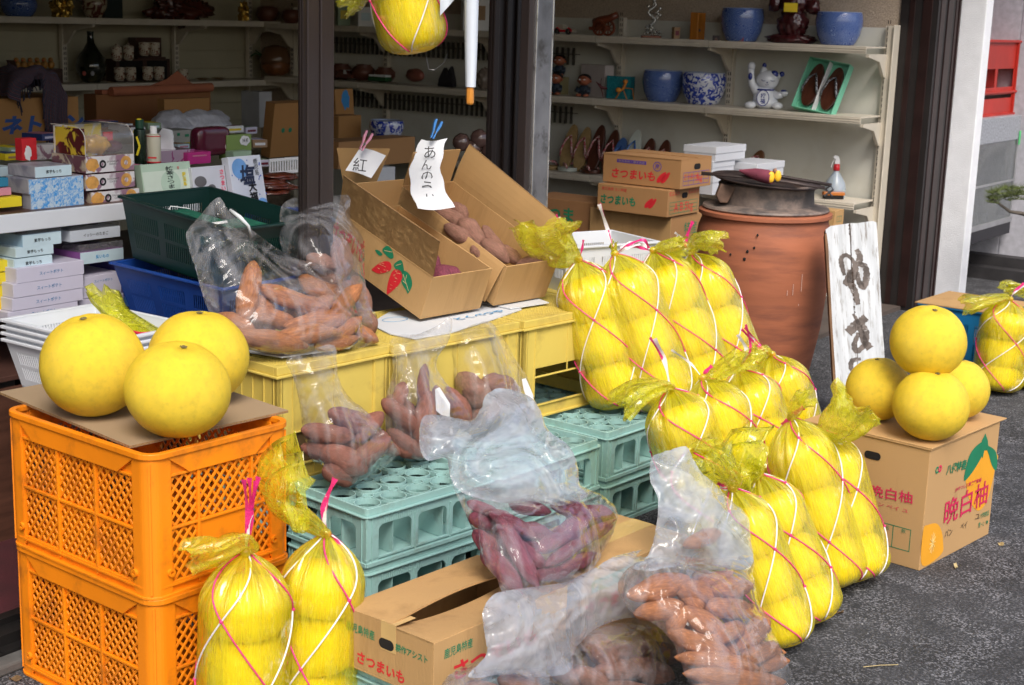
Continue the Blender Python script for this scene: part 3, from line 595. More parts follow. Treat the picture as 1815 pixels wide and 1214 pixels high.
# --- goods seen between the two posts
t = thing('toy_car', 'model car with white roof behind the left door post', 'toy', ZS(612, 129, 1.0)+Vector((0, .05, 0)), R(-30)); MB().prism([(-.07, .012), (.07, .012), (.07, .035), (.035, .042), (.02, .065), (-.04, .065), (-.055, .042), (-.07, .038)], 'y', -.03, .03).build('body', M('brown_toy', (.10, .03, .02), .2, coat=.6), t, bevel=.006); MB().prism([(.0, .04), (.03, .04), (.018, .066), (-.0, .066)], 'y', -.0305, .0305).build('window', M('toy_glass', (.5, .5, .5), .1), t)
t = thing('toy_bus', 'green and white model bus on the shelf seen between the posts', 'toy', ZS(672, 134, 1.0)+Vector((0, .05, 0)), R(-36)); MB().box(-.075, .075, -.03, .03, .008, .035).build('body', M('green_toy', (.02, .10, .035), .3), t, bevel=.004); MB().box(-.073, .073, -.029, .029, .035, .048).build('roof', WHITE, t, bevel=.004)
CLAYP = M('brown_clay', (.14, .05, .03), .4, var=.3)
for i, (px, py, ww, lb) in enumerate(((600, 118, 40, 'brown clay pot half hidden by the left door post'), (640, 120, 42, 'brown clay pot beside the model bus'), (678, 118, 38, 'brown clay pot behind the green model bus'))):
    q = ZS(px, py+6, 1.0)+Vector((0, .16, 0)); k = q.y/F
    t = thing('clay_pot', lb, 'pot', q, 0, 'clay pots seen between the posts'); MB().lathe([(ww*.3*k, 0), (ww*.5*k, ww*.25*k), (ww*.5*k, ww*.45*k), (ww*.3*k, ww*.62*k), (ww*.33*k, ww*.66*k), (ww*.28*k, ww*.66*k), (0, ww*.5*k)], 28).build('pot', CLAYP, t, smooth=True)
t = thing('loaf_bag', 'long pinkish loaf wrapped in film below the hanging pomelo bag', 'food packet', ZS(735, 138, 1.0)+Vector((0, .04, .03)), R(-60)); MB().ball((0, 0, .03), .11, .04, .04, 24, 14, fn=lump(3, .1, 5)).build('loaf', M('pink_loaf', (.30, .10, .07), .5), t, smooth=True)
t = thing('packet', 'black peaked packet standing on the shelf between the posts', 'packet', ZS(793, 144, 1.0)+Vector((0, .05, 0)), R(-36)); MB().prism([(-.07, 0), (.06, 0), (.055, .04), (.03, .13), (.0, .08), (-.02, .12), (-.06, .05)], 'y', -.02, .02).build('packet', M('black_packet', (.015, .014, .018), .3, bump=.8, bs=40), t, bevel=.008)
t = thing('packet', 'crumpled clear packet next to the umbrella handle', 'packet', ZS(858, 150, 1.0)+Vector((0, .06, .0)), 0); MB().ball((0, 0, .06), .045, .035, .065, 30, 20, fn=lump(8, .3, 8)).build('packet', M('grey_packet', (.2, .16, .13), .25, bump=1, bs=30), t, smooth=True)
for i, (px, py, rr) in enumerate(((818, 252, 16), (850, 246, 17), (838, 262, 15), (866, 268, 14))):
    q = D(px, py, 6.4); t = thing('wrapped_ball', 'glossy wrapped sweet behind the tilted carton, '+['leftmost', 'topmost', 'lowest in the middle', 'rightmost'][i]+' of the four', 'sweet', q, 0, 'wrapped sweets behind the carton')
    MB().ball((0, 0, 0), rr*6.4/F, fn=lump(i, .1, 5)).build('wrapper', M('brown_wrap', (.12, .07, .06), .15, coat=.8, bump=1, bs=30), t, smooth=True)
# ================================================================== cartons on the shop floor, right
CT = M('carton_brown', L3(172, 128, 82), .8, var=.06, vs=4, bump=.15, bs=300)
PUR = M('violet_print', (.10, .05, .28), .6)
def potato_print(parent, m4, s, mat=RED, seed=0, double=True):
    b = MB()
    def leaf(cx, cy, L, W, a):
        o = []
        for k in range(20):
            q = 2*math.pi*k/20; x = L*.5*math.cos(q); y = W*.5*math.sin(q)*(1-.25*math.cos(q)); o.append((cx+x*math.cos(a)-y*math.sin(a), cy+x*math.sin(a)+y*math.cos(a)))
        b.add([m4 @ Vector((x, y, .0008)) for x, y in o], [tuple(range(20))])
    leaf(0, 0, s, s*.36, R(48))
    if double: leaf(s*.32, s*.0, s, s*.34, R(50))
    return b.build('potato_picture', mat, parent)
def table_print(parent, m4, w, h, cols, rows, mat, name='printed_table'):
    b = MB(); q = .0011
    def ln(x0, y0, x1, y1): b.add([m4 @ Vector(p) for p in ((x0, y0, .0007), (x1, y0, .0007), (x1, y1, .0007), (x0, y1, .0007))], [(0, 1, 2, 3)])
    for i in range(cols+1): x = -w/2+w*i/cols; ln(x-q, -h/2-q, x+q, h/2+q)
    for j in range(rows+1): y = -h/2+h*j/rows; ln(-w/2, y-q, w/2, y+q)
    return b.build(name, mat, parent)
def hole(parent, m4, w=.07, h=.028, mat=DARK):
    pts = []
    for cx, a0 in ((w/2-h/2, -90), (-w/2+h/2, 90)):
        for k in range(9): a = R(a0+k*22.5); pts.append((cx+h/2*math.cos(a), h/2*math.sin(a)))
    return MB().add([m4 @ Vector((x, y, .0009)) for x, y in pts], [tuple(range(18))]).build('hand_hole', mat, parent)
c1, w1, d1, h1 = None, 0, 0, 0
t, wd, dp, ht = carton('carton', 'upper sweet potato carton with red lettering behind the pomelo bags', 'carton', D(1205.5, 336, 6.15), 1068, 1259, 285, CT)
txt('さつまいも', dp*.56, RED, t, face('l', 0, dp*.60, ht*.36), bold=.03, shear=.1, off=.0008, height=ht*.34)
potato_print(t, face('l', 0, dp*.24, ht*.36), ht*.52)
MB().add([face('l', 0, dp*.63, ht*.80) @ Vector((x, y, .0006)) for x, y in ((-dp*.19, -ht*.06), (dp*.19, -ht*.06), (dp*.19, ht*.06), (-dp*.19, ht*.06))], [(0, 1, 2, 3)]).build('blue_band', PUR, t)
txt('鹿児島県・種子島産', dp*.34, M('band_letter', L3(150, 130, 130), .7), t, face('l', 0, dp*.63, ht*.80), off=.0012, height=ht*.075)
MB().ring((0, 0, .0), ht*.17, ht*.145, .0006, 28, m=face('l', 0, dp*.30, ht*.72)).build('round_mark', PUR, t); txt('海', ht*.2, PUR, t, face('l', 0, dp*.30, ht*.72), off=.0008, bold=.02)
hole(t, face('f', wd*.52, 0, ht*.74), .055, .024); table_print(t, face('f', wd*.5, 0, ht*.34), wd*.84, ht*.44, 5, 3, PUR); txt('5kg', wd*.2, RED, t, face('f', wd*.6, 0, ht*.3), off=.0008); txt('さつまいも', wd*.5, RED, t, face('f', wd*.35, 0, ht*.42), off=.0008)
MB().box(-.002, wd*.5, .0, dp, ht+.001, ht+.004).box(wd*.52, wd, .0, dp, ht+.001, ht+.006).build('flap', CT, t)
t, wd, dp, ht = carton('carton', 'lower sweet potato carton with green lettering behind the pomelo bags', 'carton', D(1182, 385.6, 6.13), 1058, 1238, 338, CT)
txt('さつまいも', dp*.50, GREEN, t, face('l', 0, dp*.70, ht*.44), bold=.04, shear=.1, off=.0008, height=ht*.36)
potato_print(t, face('l', 0, dp*.26, ht*.46), ht*.5, double=True); txt('鹿児島県 えい特産', dp*.36, RED, t, face('l', 0, dp*.76, ht*.84), off=.0008)
hole(t, face('f', wd*.52, 0, ht*.74), .05, .024); table_print(t, face('f', wd*.5, 0, ht*.32), wd*.86, ht*.42, 3, 3, GREEN); txt('A B 5kg', wd*.6, RED, t, face('f', wd*.5, 0, ht*.28), off=.0008); txt('紅はるか', wd*.32, RED, t, face('f', wd*.2, 0, ht*.86), off=.0008); txt('紅はるか', wd*.32, RED, t, face('f', wd*.8, 0, ht*.86), off=.0008)
t, wd, dp, ht = carton('carton', 'plain carton at the bottom of the stack behind the pomelo bags', 'carton', D(1187, 447, 6.18), 1045, 1262, 385, CT)
MB().box(-.004, .0, .0, dp, ht*.0, ht*1.02, m=Matrix.Translation((0, 0, 0))).build('flap', CARD, t)
txt('特産', wd*.3, GREEN, t, face('f', wd*.45, 0, ht*.6), off=.0008)
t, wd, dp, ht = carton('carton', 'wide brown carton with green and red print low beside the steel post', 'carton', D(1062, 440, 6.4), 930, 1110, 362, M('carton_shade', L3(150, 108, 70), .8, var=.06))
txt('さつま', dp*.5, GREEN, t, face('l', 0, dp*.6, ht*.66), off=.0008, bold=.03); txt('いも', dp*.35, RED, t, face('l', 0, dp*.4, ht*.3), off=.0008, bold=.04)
t, wd, dp, ht = carton('carton', 'small open carton standing on the floor by the shelving end post', 'carton', D(1478, 405, 6.75), 1440, 1494, 374, CARD)
table_print(t, face('f', wd*.5, 0, ht*.5), wd*.5, ht*.3, 2, 1, GREEN)
# ================================================================== back wall shelves
GOLD = M('gold', (.55, .36, .08), .25, metal=.9, bump=1, bs=50)
t = thing('gold_ornament', 'crumpled gold ornament at the top left beside the blue planter', 'ornament', ZS(110, 19, 1.352), 0); MB().ball((0, 0, .06), .06, .04, .075, 30, 20, fn=lump(2, .5, 9)).build('body', GOLD, t, smooth=False)
t = thing('gold_ornament', 'small gold figure on the top shelf near the left post', 'ornament', ZS(432, 16, 1.352), 0); MB().ball((0, 0, .05), .035, .03, .07, 24, 16, fn=lump(5, .5, 9)).build('body', GOLD, t)
VASE = planter_mat('painted_vase', 26, .48, .56, (.45, .38, .26), (.12, .03, .02))
t = thing('vase', 'patterned vase on the top back shelf', 'vase', ZS(160, 21, 1.352)+Vector((0, .08, 0)), 0); MB().lathe([(.04, 0), (.05, .01), (.075, .06), (.08, .1), (.06, .13), (.06, .14), (0, .13)], 28).build('body', VASE, t, smooth=True)
t, wd, dp, ht = carton('dark_box', 'black presentation box on the top back shelf', 'box', ZS(183, 22, 1.352)+Vector((0, .03, 0)), 172, 218, -6, M('black_green', (.01, .022, .02), .4))
t = thing('root_carving', 'large dark red carved root ornament on the top back shelf', 'ornament', ZS(315, 27, 1.352)+Vector((0, .1, 0)), YAW); MB().ball((0, 0, .06), .21, .07, .09, 60, 30, fn=lump(9, .5, 7)).ball((-.12, 0, .03), .12, .08, .05, 40, 20, fn=lump(4, .3, 8)).build('body', M('root_red', (.085, .018, .010), .25, var=.4, coat=.6), t, smooth=True)
for i, (px, ww, lb) in enumerate(((470, 40, 'brown clay pot on the top shelf by the left post'), (512, 34, 'orange clay pot partly behind the left post'))):
    q = ZS(px, 20, 1.345)+Vector((0, .1, 0)); k = q.y/F; t = thing('clay_pot', lb, 'pot', q, 0); MB().lathe([(ww*.3*k, 0), (ww*.5*k, ww*.3*k), (ww*.45*k, ww*.6*k), (ww*.3*k, ww*.7*k), (0, ww*.6*k)], 24).build('pot', CLAYP, t, smooth=True)
WDK = M('dark_wood_stand', (.055, .022, .014), .45, var=.3, stretch=(1, 1, 6))
t, wd, dp, ht = carton('wood_stand', 'low dark wooden stand carrying a row of painted chicks', 'stand', ZS(25, 149, .972)+Vector((0, .02, 0)), 5, 112, 123, WDK, depth=.12)
sb = t.location; CHK = M('chick_paint', (.42, .20, .04), .35, var=.6, vs=35)
for i in range(6):
    q = sb + E1*(.05+i*(wd-.07)/5.5) + E2*.05 + Vector((0, 0, ht))
    c = thing('chick_figurine', 'small painted chick, '+['first', 'second', 'third', 'fourth', 'fifth', 'last'][i]+' from the left on the wooden stand', 'figurine', q, 0, 'painted chicks on the stand')
    MB().ball((0, 0, .022), .022, .02, .024, 14, 10).ball((0, -.004, .05), .015, .014, .015, 12, 8).build('body', CHK, c, smooth=True); MB().lathe([(.004, 0), (0, .008)], 6, m=Matrix.Translation((0, -.017, .048)) @ Matrix.Rotation(R(90), 4, 'X')).build('beak', RED, c)
MB().prism([(-.03, 0), (.02, 0), (.0, .05), (-.045, .05)], 'y', 0, .004).build('name_plate', WDK, None).location = sb+E2*.03+Vector((0, 0, ht))+E1*.02; tag(bpy.data.objects['name_plate'], 'little wooden name plate at the left end of the chick row', 'name plate')
t = thing('jug_vase', 'dark green glazed round-bellied vase with a long thin neck', 'vase', ZS(155, 145, .972)+Vector((0, .09, 0)), 0); k = 9.3/F
MB().lathe([(14*k, 0), (16*k, 3*k), (24*k, 16*k), (26*k, 28*k), (22*k, 42*k), (12*k, 56*k), (6.5*k, 66*k), (5*k, 78*k), (5.5*k, 83*k), (7*k, 85*k), (5*k, 85*k), (4*k, 70*k)], 36).build('body', M('dark_green_glaze', (.012, .016, .010), .12, coat=.6, dirt=(.10, .08, .03), dsc=6, dlo=.55, dhi=.75), t, smooth=True)
for i in (0, 1):
    MB().ball((-.02+.05*i, -24*k, 16*k), .012, .004, .014, 10, 8).build('painted_flower', M('flower'+str(i), ((.5, .1, .08), (.35, .35, .4))[i], .3), t)
# cup boxes and cups
CUPM = planter_mat('painted_cup', 60, .52, .60, (.62, .56, .44), (.22, .08, .05))
t, wd, dp, ht = carton('cup_stand', 'dark red wooden two-tier stand holding the lidded cups', 'stand', ZS(203, 144, .972)+Vector((0, .05, 0)), 186, 302, 105, WDK, depth=.1)
cs = t.location; MB().box(wd*.42, wd*.9, .03, .10, ht, ht+.13).box(wd*.40, wd*.92, .0, .028, ht, ht+.012).build('upper_frame', WDK, t); MB().box(.06*wd+.0, wd*.48, -.001, .0, .01, ht-.01).box(wd*.56, wd*.94, -.001, .0, .01, ht-.01).build('recess', DARK, t)
cups = [(207, 108, .972, 1), (228, 107, .972, 1), (256, 99, 0, 0), (274, 99, 0, 0), (212, 143, 0, 0), (232, 143, 0, 0), (262, 142, 0, 0), (282, 142, 0, 0)]
pos = ['left lidded cup on the wooden stand', 'right lidded cup on the wooden stand', 'left cup in the raised wooden frame', 'right cup in the raised wooden frame', 'first cup from the left in the lower row', 'second cup from the left in the lower row', 'third cup from the left in the lower row', 'rightmost cup in the lower row']
for (px, py, _z, lid), lb in zip(cups, pos):
    q = D(px, py, cs.y-.03+(px-203)*.0018); k = q.y/F; c = thing('painted_cup', lb, 'cup', q, 0, 'painted cups on the back shelf')
    MB().lathe([(6.5*k, 0), (7.5*k, 1*k), (9.2*k, 5*k), (9.5*k, 23*k), (8.7*k, 23*k), (8.5*k, 5*k), (0, 4*k)], 22).build('cup', CUPM, c, smooth=True, angle=50)
    if lid: MB().lathe([(10*k, 22*k), (10*k, 24*k), (6*k, 26*k), (2*k, 27*k), (2.2*k, 29*k), (0, 30*k)], 20).build('lid', CUPM, c, smooth=True)
q = ZS(322, 138, .972)+Vector((0, .04, 0)); k = q.y/F; c = thing('teacup', 'teacup standing on a saucer at the right of the back shelf', 'cup', q, 0)
MB().lathe([(6*k, 3*k), (9*k, 6*k), (9.5*k, 20*k), (8.8*k, 20*k), (0, 6*k)], 22).build('cup', CUPM, c, smooth=True, angle=50); MB().lathe([(8*k, 0), (18*k, 3*k), (19*k, 4*k), (10*k, 3*k), (0, 3*k)], 24).build('saucer', CUPM, c, smooth=True)
for i, px in enumerate((355, 384)):
    q = ZS(px, 137, .972)+Vector((0, .06, 0)); c = thing('small_dish', ['shallow tan dish right of the teacup', 'shallow tan dish at the shelf end'][i], 'dish', q, 0); MB().lathe([(.02, 0), (.045, .012), (.047, .014), (.0, .006)], 22).build('dish', M('tan_dish', (.24, .15, .07), .4), c, smooth=True)
MB().box(-.03, .03, -.004, -.001, -.05, .0).build('price_card', M('grey_card', (.22, .21, .17), .7), None).matrix_world = Matrix.Translation(ZS(212, 146, .975)-E2*.02) @ Matrix.Rotation(YAW, 4, 'Z'); tag(bpy.data.objects['price_card'], 'small pale card hanging from the back shelf edge under the cups', 'card')
# wrapped basket on the far part of the side wall
q = ZS(484, 124, 1.0)+Vector((0, .1, 0)); t = thing('gift_basket', 'round basket wrapped in brown film beside the left post', 'basket', q, 0)
MB().ball((0, 0, .06), .10, .09, .07, 30, 18, fn=lump(3, .1, 5)).build('basket', M('amber_basket', (.20, .07, .02), .35, var=.4, vs=30), t, smooth=True); MB().lathe([(.09, .07), (.10, .1), (.07, .18), (.015, .2)], 24, wob=.1).build('wrapping', M('brown_film', (.16, .08, .04), .2, bump=1, bs=20), t, smooth=True)
MB().tube([(-.07, -.03, .12), (-.13, -.04, .14), (-.16, -.04, .12)], .006, 6).tube([(-.07, -.03, .12), (-.13, -.04, .16)], .005, 6).build('leaf', M('leafy', (.02, .06, .015), .5), t)
# big carton with blue lettering, cloth over it
CDK = M('dusty_carton', L3(168, 122, 70), .85, var=.08, vs=4)
t, wd, dp, ht = carton('carton', 'large carton with blue lettering under a plaid cloth on the left', 'carton', As(-20, 258, 2.4), -120, 141, 176, CDK, height=None)
cL = t
txt('ネトロン', .40, M('faded_blue', (.02, .07, .26), .6), t, face('f', wd*.60, 0, ht*.42), off=.001, bold=.05, shear=.2, height=.072)
PLAID = bpy.data.materials.new('plaid_cloth'); PLAID.use_nodes = True
_n = PLAID.node_tree.nodes; _l = PLAID.node_tree.links; _tc = _n.new('ShaderNodeTexCoord'); _acc = None
for ax, scl, colr in (('X', 9, (.16, .02, .02)), ('Y', 12, (.02, .04, .10)), ('X', 23, (.2, .2, .2)), ('Y', 31, (.12, .03, .03))):
    wv = _n.new('ShaderNodeTexWave'); wv.bands_direction = ax; wv.inputs['Scale'].default_value = scl; wv.inputs['Distortion'].default_value = .6; _l.new(_tc.outputs['UV'], wv.inputs[0])
    rr = _n.new('ShaderNodeMapRange'); rr.inputs[1].default_value = .86; rr.inputs[2].default_value = .95; rr.inputs[4].default_value = .8; _l.new(wv.outputs[1], rr.inputs[0])
    mx = _n.new('ShaderNodeMix'); mx.data_type = 'RGBA'; mx.inputs[6].default_value = (.012, .013, .03, 1); mx.inputs[7].default_value = colr+(1,); _l.new(rr.outputs[0], mx.inputs[0])
    if _acc: _l.new(_acc, mx.inputs[6])
    _acc = mx.outputs[2]
_l.new(_acc, _n['Principled BSDF'].inputs['Base Color']); _n['Principled BSDF'].inputs['Roughness'].default_value = .95
P_ = []; uvs = []
rs = random.Random(5)
for i in range(46):
    u_ = i/45; row = []
    for j in range(30):
        v_ = j/29; x = wd*(.20+.62*u_)+.015*math.sin(v_*9+u_*5)+(.04*(v_-.4) if v_ > .4 else 0); 
        if v_ < .45: y = dp*.55*(1-v_/.45)-.02; z = ht+.01+.11*math.sin(u_*3.1)**.8+.03*noise.noise((u_*6, v_*6, 0))
        else:
            q_ = (v_-.45)/.55; y = -.03-.02*math.sin(u_*26+q_*2)*q_; z = ht+.01+.10*math.sin(u_*3.1)**.8-q_*(.03+.26*min(1, max(0, (u_-.50)/.12)))
        row.append((x, y, z)); uvs.append((u_, v_))
    P_.append(row)
t = thing('plaid_cloth', 'dark plaid fringed cloth draped over the big carton', 'cloth', cL.location, YAW)
MB().grid(P_).build('cloth', PLAID, t, smooth=True, uv=uvs)
fr = MB()
for i in range(0, 46):
    x, y, z = P_[i][29]; fr.tube([(x, y, z), (x+rs.uniform(-.006, .006), y-.003, z-.02), (x+rs.uniform(-.012, .012), y-.002, z-.045)], .0022, 4)
fr.build('fringe', M('fringe', (.03, .028, .045), .9), t)
t, wd, dp, ht = carton('carton', 'wide dark carton lying under the roll of brown paper', 'carton', As(172, 232, 2.9), 150, 374, 168, M('dark_carton', L3(140, 92, 52), .85, var=.08))
t2 = thing('paper_roll', 'roll of brown wrapping paper on the dark carton', 'paper', t.location+Vector((0, 0, ht)), YAW)
MB().tube([(wd*.1, -.02, .015), (wd*.98, -.02, .022)], .022, 12).box(wd*.05, wd, .0, dp*.6, .002, .02).prism([(wd*.5, .02), (wd*1.0, .02), (wd*.92, .04), (wd*.8, .10), (wd*.7, .06)], 'y', .08, .084).build('roll', M('kraft', L3(165, 98, 68), .8, var=.1), t2, smooth=False)
t, wd, dp, ht = carton('carton', 'brown carton behind the white plastic bag', 'carton', As(292, 236, 2.6), 280, 372, 176, CDK)
t = thing('plastic_bag', 'puffy white plastic bag lying on the table goods', 'bag', As(345, 222, 2.0), YAW); k = 6/F
MB().ball((.04, 0, .0), .15, .08, .062, 50, 30, fn=lump(12, .22, 3)).ball((-.10, .02, -.005), .10, .08, .072, 40, 24, fn=lump(13, .22, 3)).build('bag', film('white_bag', (.8, .8, .8), (.62, .62, .66), hz=(.75, .95), gl=(.05, .4), rough=.3, scale=14, trans=.2), t, smooth=True)
t, wd, dp, ht = carton('white_carton', 'upright white box standing by the shelf corner', 'box', As(460, 226, 3.6), 428, 482, 163, M('grey_white', (.48, .49, .5), .6))
t, wd, dp, ht = carton('carton', 'upright brown carton with faint marks just left of the left post', 'carton', As(478, 280, 2.3), 462, 540, 182, CDK, tilt=R(8))
MB().ball((wd*.3, -.001, ht*.5), .012, .001, .012, 12, 8).ball((wd*.5, -.001, ht*.5), .012, .001, .012, 12, 8).build('faint_mark', GREEN, t)
t, wd, dp, ht = carton('carton', 'carton with a blue mark just right of the left post', 'carton', As(596, 208, 2.6), 560, 628, 158, CDK, tilt=R(-5))
MB().ball((wd*.55, -.001, ht*.62), .03, .0015, .045, 18, 12, fn=lump(3, .4, 6)).build('blue_mark', M('blue_mark', (.03, .22, .5), .6), t)
t, wd, dp, ht = carton('carton', 'slumped carton below the one with the blue mark', 'carton', As(600, 246, 2.5), 560, 640, 206, CDK)
t, wd, dp, ht = carton('carton', 'long low carton behind the clothespinned card', 'carton', As(600, 300, 2.1), 560, 735, 252, CT)
t, wd, dp, ht = carton('white_carton', 'pale low box between the two tilted cartons', 'box', As(650, 345, 1.2), 620, 700, 300, M('grey_white2', (.5, .52, .54), .6))
t = thing('oval_dish', 'reddish lacquer tray with orange glaze between the cartons', 'dish', As(655, 285, 1.5), 0); MB().ball((0, 0, 0), .07, .05, .03, 24, 12).build('dish', M('lacquer', (.3, .06, .02), .15, coat=.6), t, smooth=True)

# ================================================================== the sweets table on the left
tb = thing('sweets_table', 'two-tier sales table with white edge loaded with sweet boxes', 'table', on_shop(-7.2, .6, 0), YAW)
MB().box(0, 2.35, 0, .9, .865, .892).build('table_top', M('dark_table_top', (.10, .05, .035), .45, var=.2, stretch=(1, 6, 1)), tb, bevel=.002)
MB().box(0, 2.35, -.014, -.001, .845, .893).build('edge_board', M('white_edge', (.66, .69, .73), .55, var=.04, dirt=(.2, .12, .08), dsc=22, dlo=.74, dhi=.78), tb, bevel=.002)
MB().box(0, 2.35, 0, .9, .44, .455).build('lower_shelf', M('brown_shelf', (.07, .03, .022), .6, var=.3), tb, bevel=.002)
for x in (0.0, 2.29):
    for y in (.04, .8): MB().box(x, x+.05, y, y+.05, 0, .864 if y > .1 else .44).build('leg', WDK, tb)
MB().box(0, 2.3, .88, .9, .455, .865).build('back_board', WDK, tb)
pw = thing('wooden_bench', 'dark brown wooden bench front under the white baskets', 'bench', on_shop(-7.2, .52, .03), YAW)
MB().box(0, 2.2, 0, .03, .0, .41).build('panel', M('panel_wood', (.085, .035, .022), .5, var=.35, vs=6, stretch=(1, 1, 8)), pw)
def flower(name, base, c2, sc_=60, lo=.45, hi=.6): return planter_mat(name, sc_, lo, hi, base, c2)
BLP = flower('blue_floral_card', (.50, .62, .72), (.06, .30, .68), 90, .42, .62); LTB = M('pale_blue_card', (.55, .70, .76), .5, var=.12, vs=9); LIL = M('lilac_card', (.60, .58, .70), .5, var=.06, vs=6)
GRY = flower('grey_painted_card', (.22, .22, .28), (.42, .42, .46), 9, .4, .6); YEL = M('yellow_card', (.75, .60, .02), .45, var=.05); PNK = M('pink_card', (.6, .25, .32), .5)
DON = flower('doughnut_card', (.66, .65, .66), (.28, .16, .22), 13, .50, .56); PRP = M('purple_card', (.22, .07, .26), .45, var=.2); VIO = M('violet_card', (.12, .10, .38), .45, var=.2)
for m_ in (BLP, GRY, DON): m_.node_tree.nodes['Principled BSDF'].inputs['Roughness'].default_value = .45; m_.node_tree.nodes['Principled BSDF'].inputs['Coat Weight'].default_value = .1
INKB = M('ink_blue', (.04, .2, .42), .6)
def sweet(px, py, s, xl, xr, yt, fm, label, tx=None, tcol=BLACK, tw=.5, sidem=None, group='sweet boxes on the sales table', depth=None, bold=.01, th=None):
    t, wd, dp, ht = carton('sweet_box', label, 'box', As(px, py, s), xl, xr, yt, sidem or fm, group=group, depth=depth)
    MB().box(0.001, wd-.001, -.0012, -.0002, .001, ht-.001).build('front_print', fm, t)
    if tx: txt(tx, wd*tw, tcol, t, face('f', wd*.5, 0, ht*.5), off=.002, bold=bold, height=th and ht*th)
    return t, wd, dp, ht
s0 = .64
ORDN = ['first', 'second', 'third', 'fourth', 'fifth', 'sixth', 'seventh', 'eighth', 'ninth', 'tenth', 'eleventh', 'twelfth', 'thirteenth', 'fourteenth', 'fifteenth', 'sixteenth']
sweet(55, 374, s0, 40, 149, 343, BLP, 'lower blue floral sweet box on the table top', sidem=GRY)
sweet(51, 345, s0, 12, 148, 318, BLP, 'upper blue floral sweet box below the pale lettered one', sidem=GRY)
sweet(62, 316, s0, 14, 127, 296, LTB, 'pale blue lettered box topping the blue floral pair', '紫芋もっち', tw=.42, sidem=GRY)
sweet(-30, 372, s0, -60, 39, 354, YEL, 'yellow lemon cake box at the left end of the table top')
sweet(-30, 350, s0+.02, -60, 20, 336, PNK, 'pink box between a yellow and a teal one on the left')
sweet(-30, 334, s0+.02, -60, 15, 318, M('teal_card', (.03, .20, .33), .4), 'teal box at the top of the left edge pile')
sweet(-20, 315, s0+.2, -60, 24, 298, LTB, 'pale box at the far left behind the lettered one')
lab = ['lowest doughnut box beside the green basket rim', 'third doughnut box from the top, slightly set back', 'second doughnut box from the top of the stack', 'doughnut box under the clear display lid']
yb = [(162, 366, 152, 247, 341), (152, 339, 128, 239, 310), (152, 308, 106, 238, 278)]
tt = None
for i, (px, py, xl, xr, yt) in enumerate(yb):
    t, wd, dp, ht = sweet(px, py, s0, xl, xr, yt, DON, lab[i], sidem=flower('doughnut_side', (.16, .07, .09), (.5, .42, .32), 10, .5, .55), depth=.15)
    MB().ring((0, 0, 0), .0115, .006, .0006, 24, m=face('f', wd*.34, -.0016, ht*.5)).build('ring_mark', BLACK, t); txt('DOUGHNUT\nCOOKIE', wd*.24, BLACK, t, face('f', wd*.55, 0, ht*.55), off=.002)
    DG = M('doughnut_glaze', (.62, .32, .08), .5, var=.3, vs=40)
    MB().ring((0, 0, 0), .019, .007, .0006, 24, m=face('f', wd*.82, -.0016, ht*.5)).build('doughnut_picture', DG, t); MB().ball((wd*.13, -.0012, ht*.5), .022, .0012, .018, 20, 12, fn=lump(i, .2, 6)).build('biscuit_picture', DG, t)
    tt = (t.location.copy(), wd, dp, ht)
# clear display lid on the stack, sweets inside
t = thing('display_box', 'clear curved acrylic box showing yellow packed cookies on the doughnut stack', 'display box', tt[0]+Vector((0, 0, tt[3])), YAW); wd, dp = tt[1], tt[2]; hh = .082
MB().box(.004, wd-.004, dp-.012, dp-.006, 0, hh-.004).build('picture_board', flower('cookie_board', (.80, .62, .06), (.7, .7, .68), 16, .45, .55), t); txt('トーナツクッキー', wd*.5, BLACK, t, face('f', wd*.36, dp-.012, hh*.78), off=.001, bold=.02)
MB().box(.004, .0075, .01, dp-.014, 0.001, hh*.93).build('side_picture', flower('side_pic', (.10, .02, .02), (.7, .5, .05), 12, .5, .55), t)
MB().ball((wd*.42, .04, .028), .045, .02, .026, 20, 12, fn=lump(2, .2, 6)).ball((wd*.2, .045, .03), .025, .015, .027, 16, 10).build('cookie_pack', M('cookie_yellow', (.65, .36, .04), .25, var=.4, vs=40, coat=.5), t, smooth=True)
MB().ball((wd*.78, .05, .018), .035, .02, .018, 20, 12).build('purple_cookie', M('purple_cookie', (.10, .02, .05), .4), t, smooth=True)
MB().box(wd*.66, wd*.85, .06, .064, .03, .06).build('red_tag', RED, t)
lid = MB(); cs_ = [(0, 0)]+[(0+ .0, hh*.55)]+[(.045*(1-math.cos(a)), hh*.55+hh*.45*math.sin(a)) for a in [k*math.pi/12 for k in range(1, 7)]]+[(dp, hh)]
lid.grid([[(x, y, z) for y, z in cs_] for x in (0, wd*.5, wd)]); LIDM = film('acrylic', (.97, .97, .97), (.8, .8, .82), hz=(.03, .08), gl=(.05, .6), rough=.04, scale=2, bstr=.02); lid.build('clear_lid', LIDM, t, smooth=True)
ed = MB(); ed.tube([(0.001, y, z) for y, z in cs_], .0012, 5).tube([(wd-.001, y, z) for y, z in cs_], .0012, 5).build('lid_edge', M('edge_glint', (.6, .55, .5), .2), t)
sweet(63, 284, s0+.25, 44, 110, 258, DON, 'doughnut box standing behind the display box')
q = As(50, 284, s0+.2); t = thing('red_packet', 'red packet with a white mark behind the blue boxes', 'packet', q, YAW); MB().box(-.02, .03, 0, .03, 0, .062).build('packet', RED, t); MB().ball((0, -.001, .02), .012, .001, .02, 10, 8, fn=lump(2, .4, 6)).build('white_mark', WHITE, t)
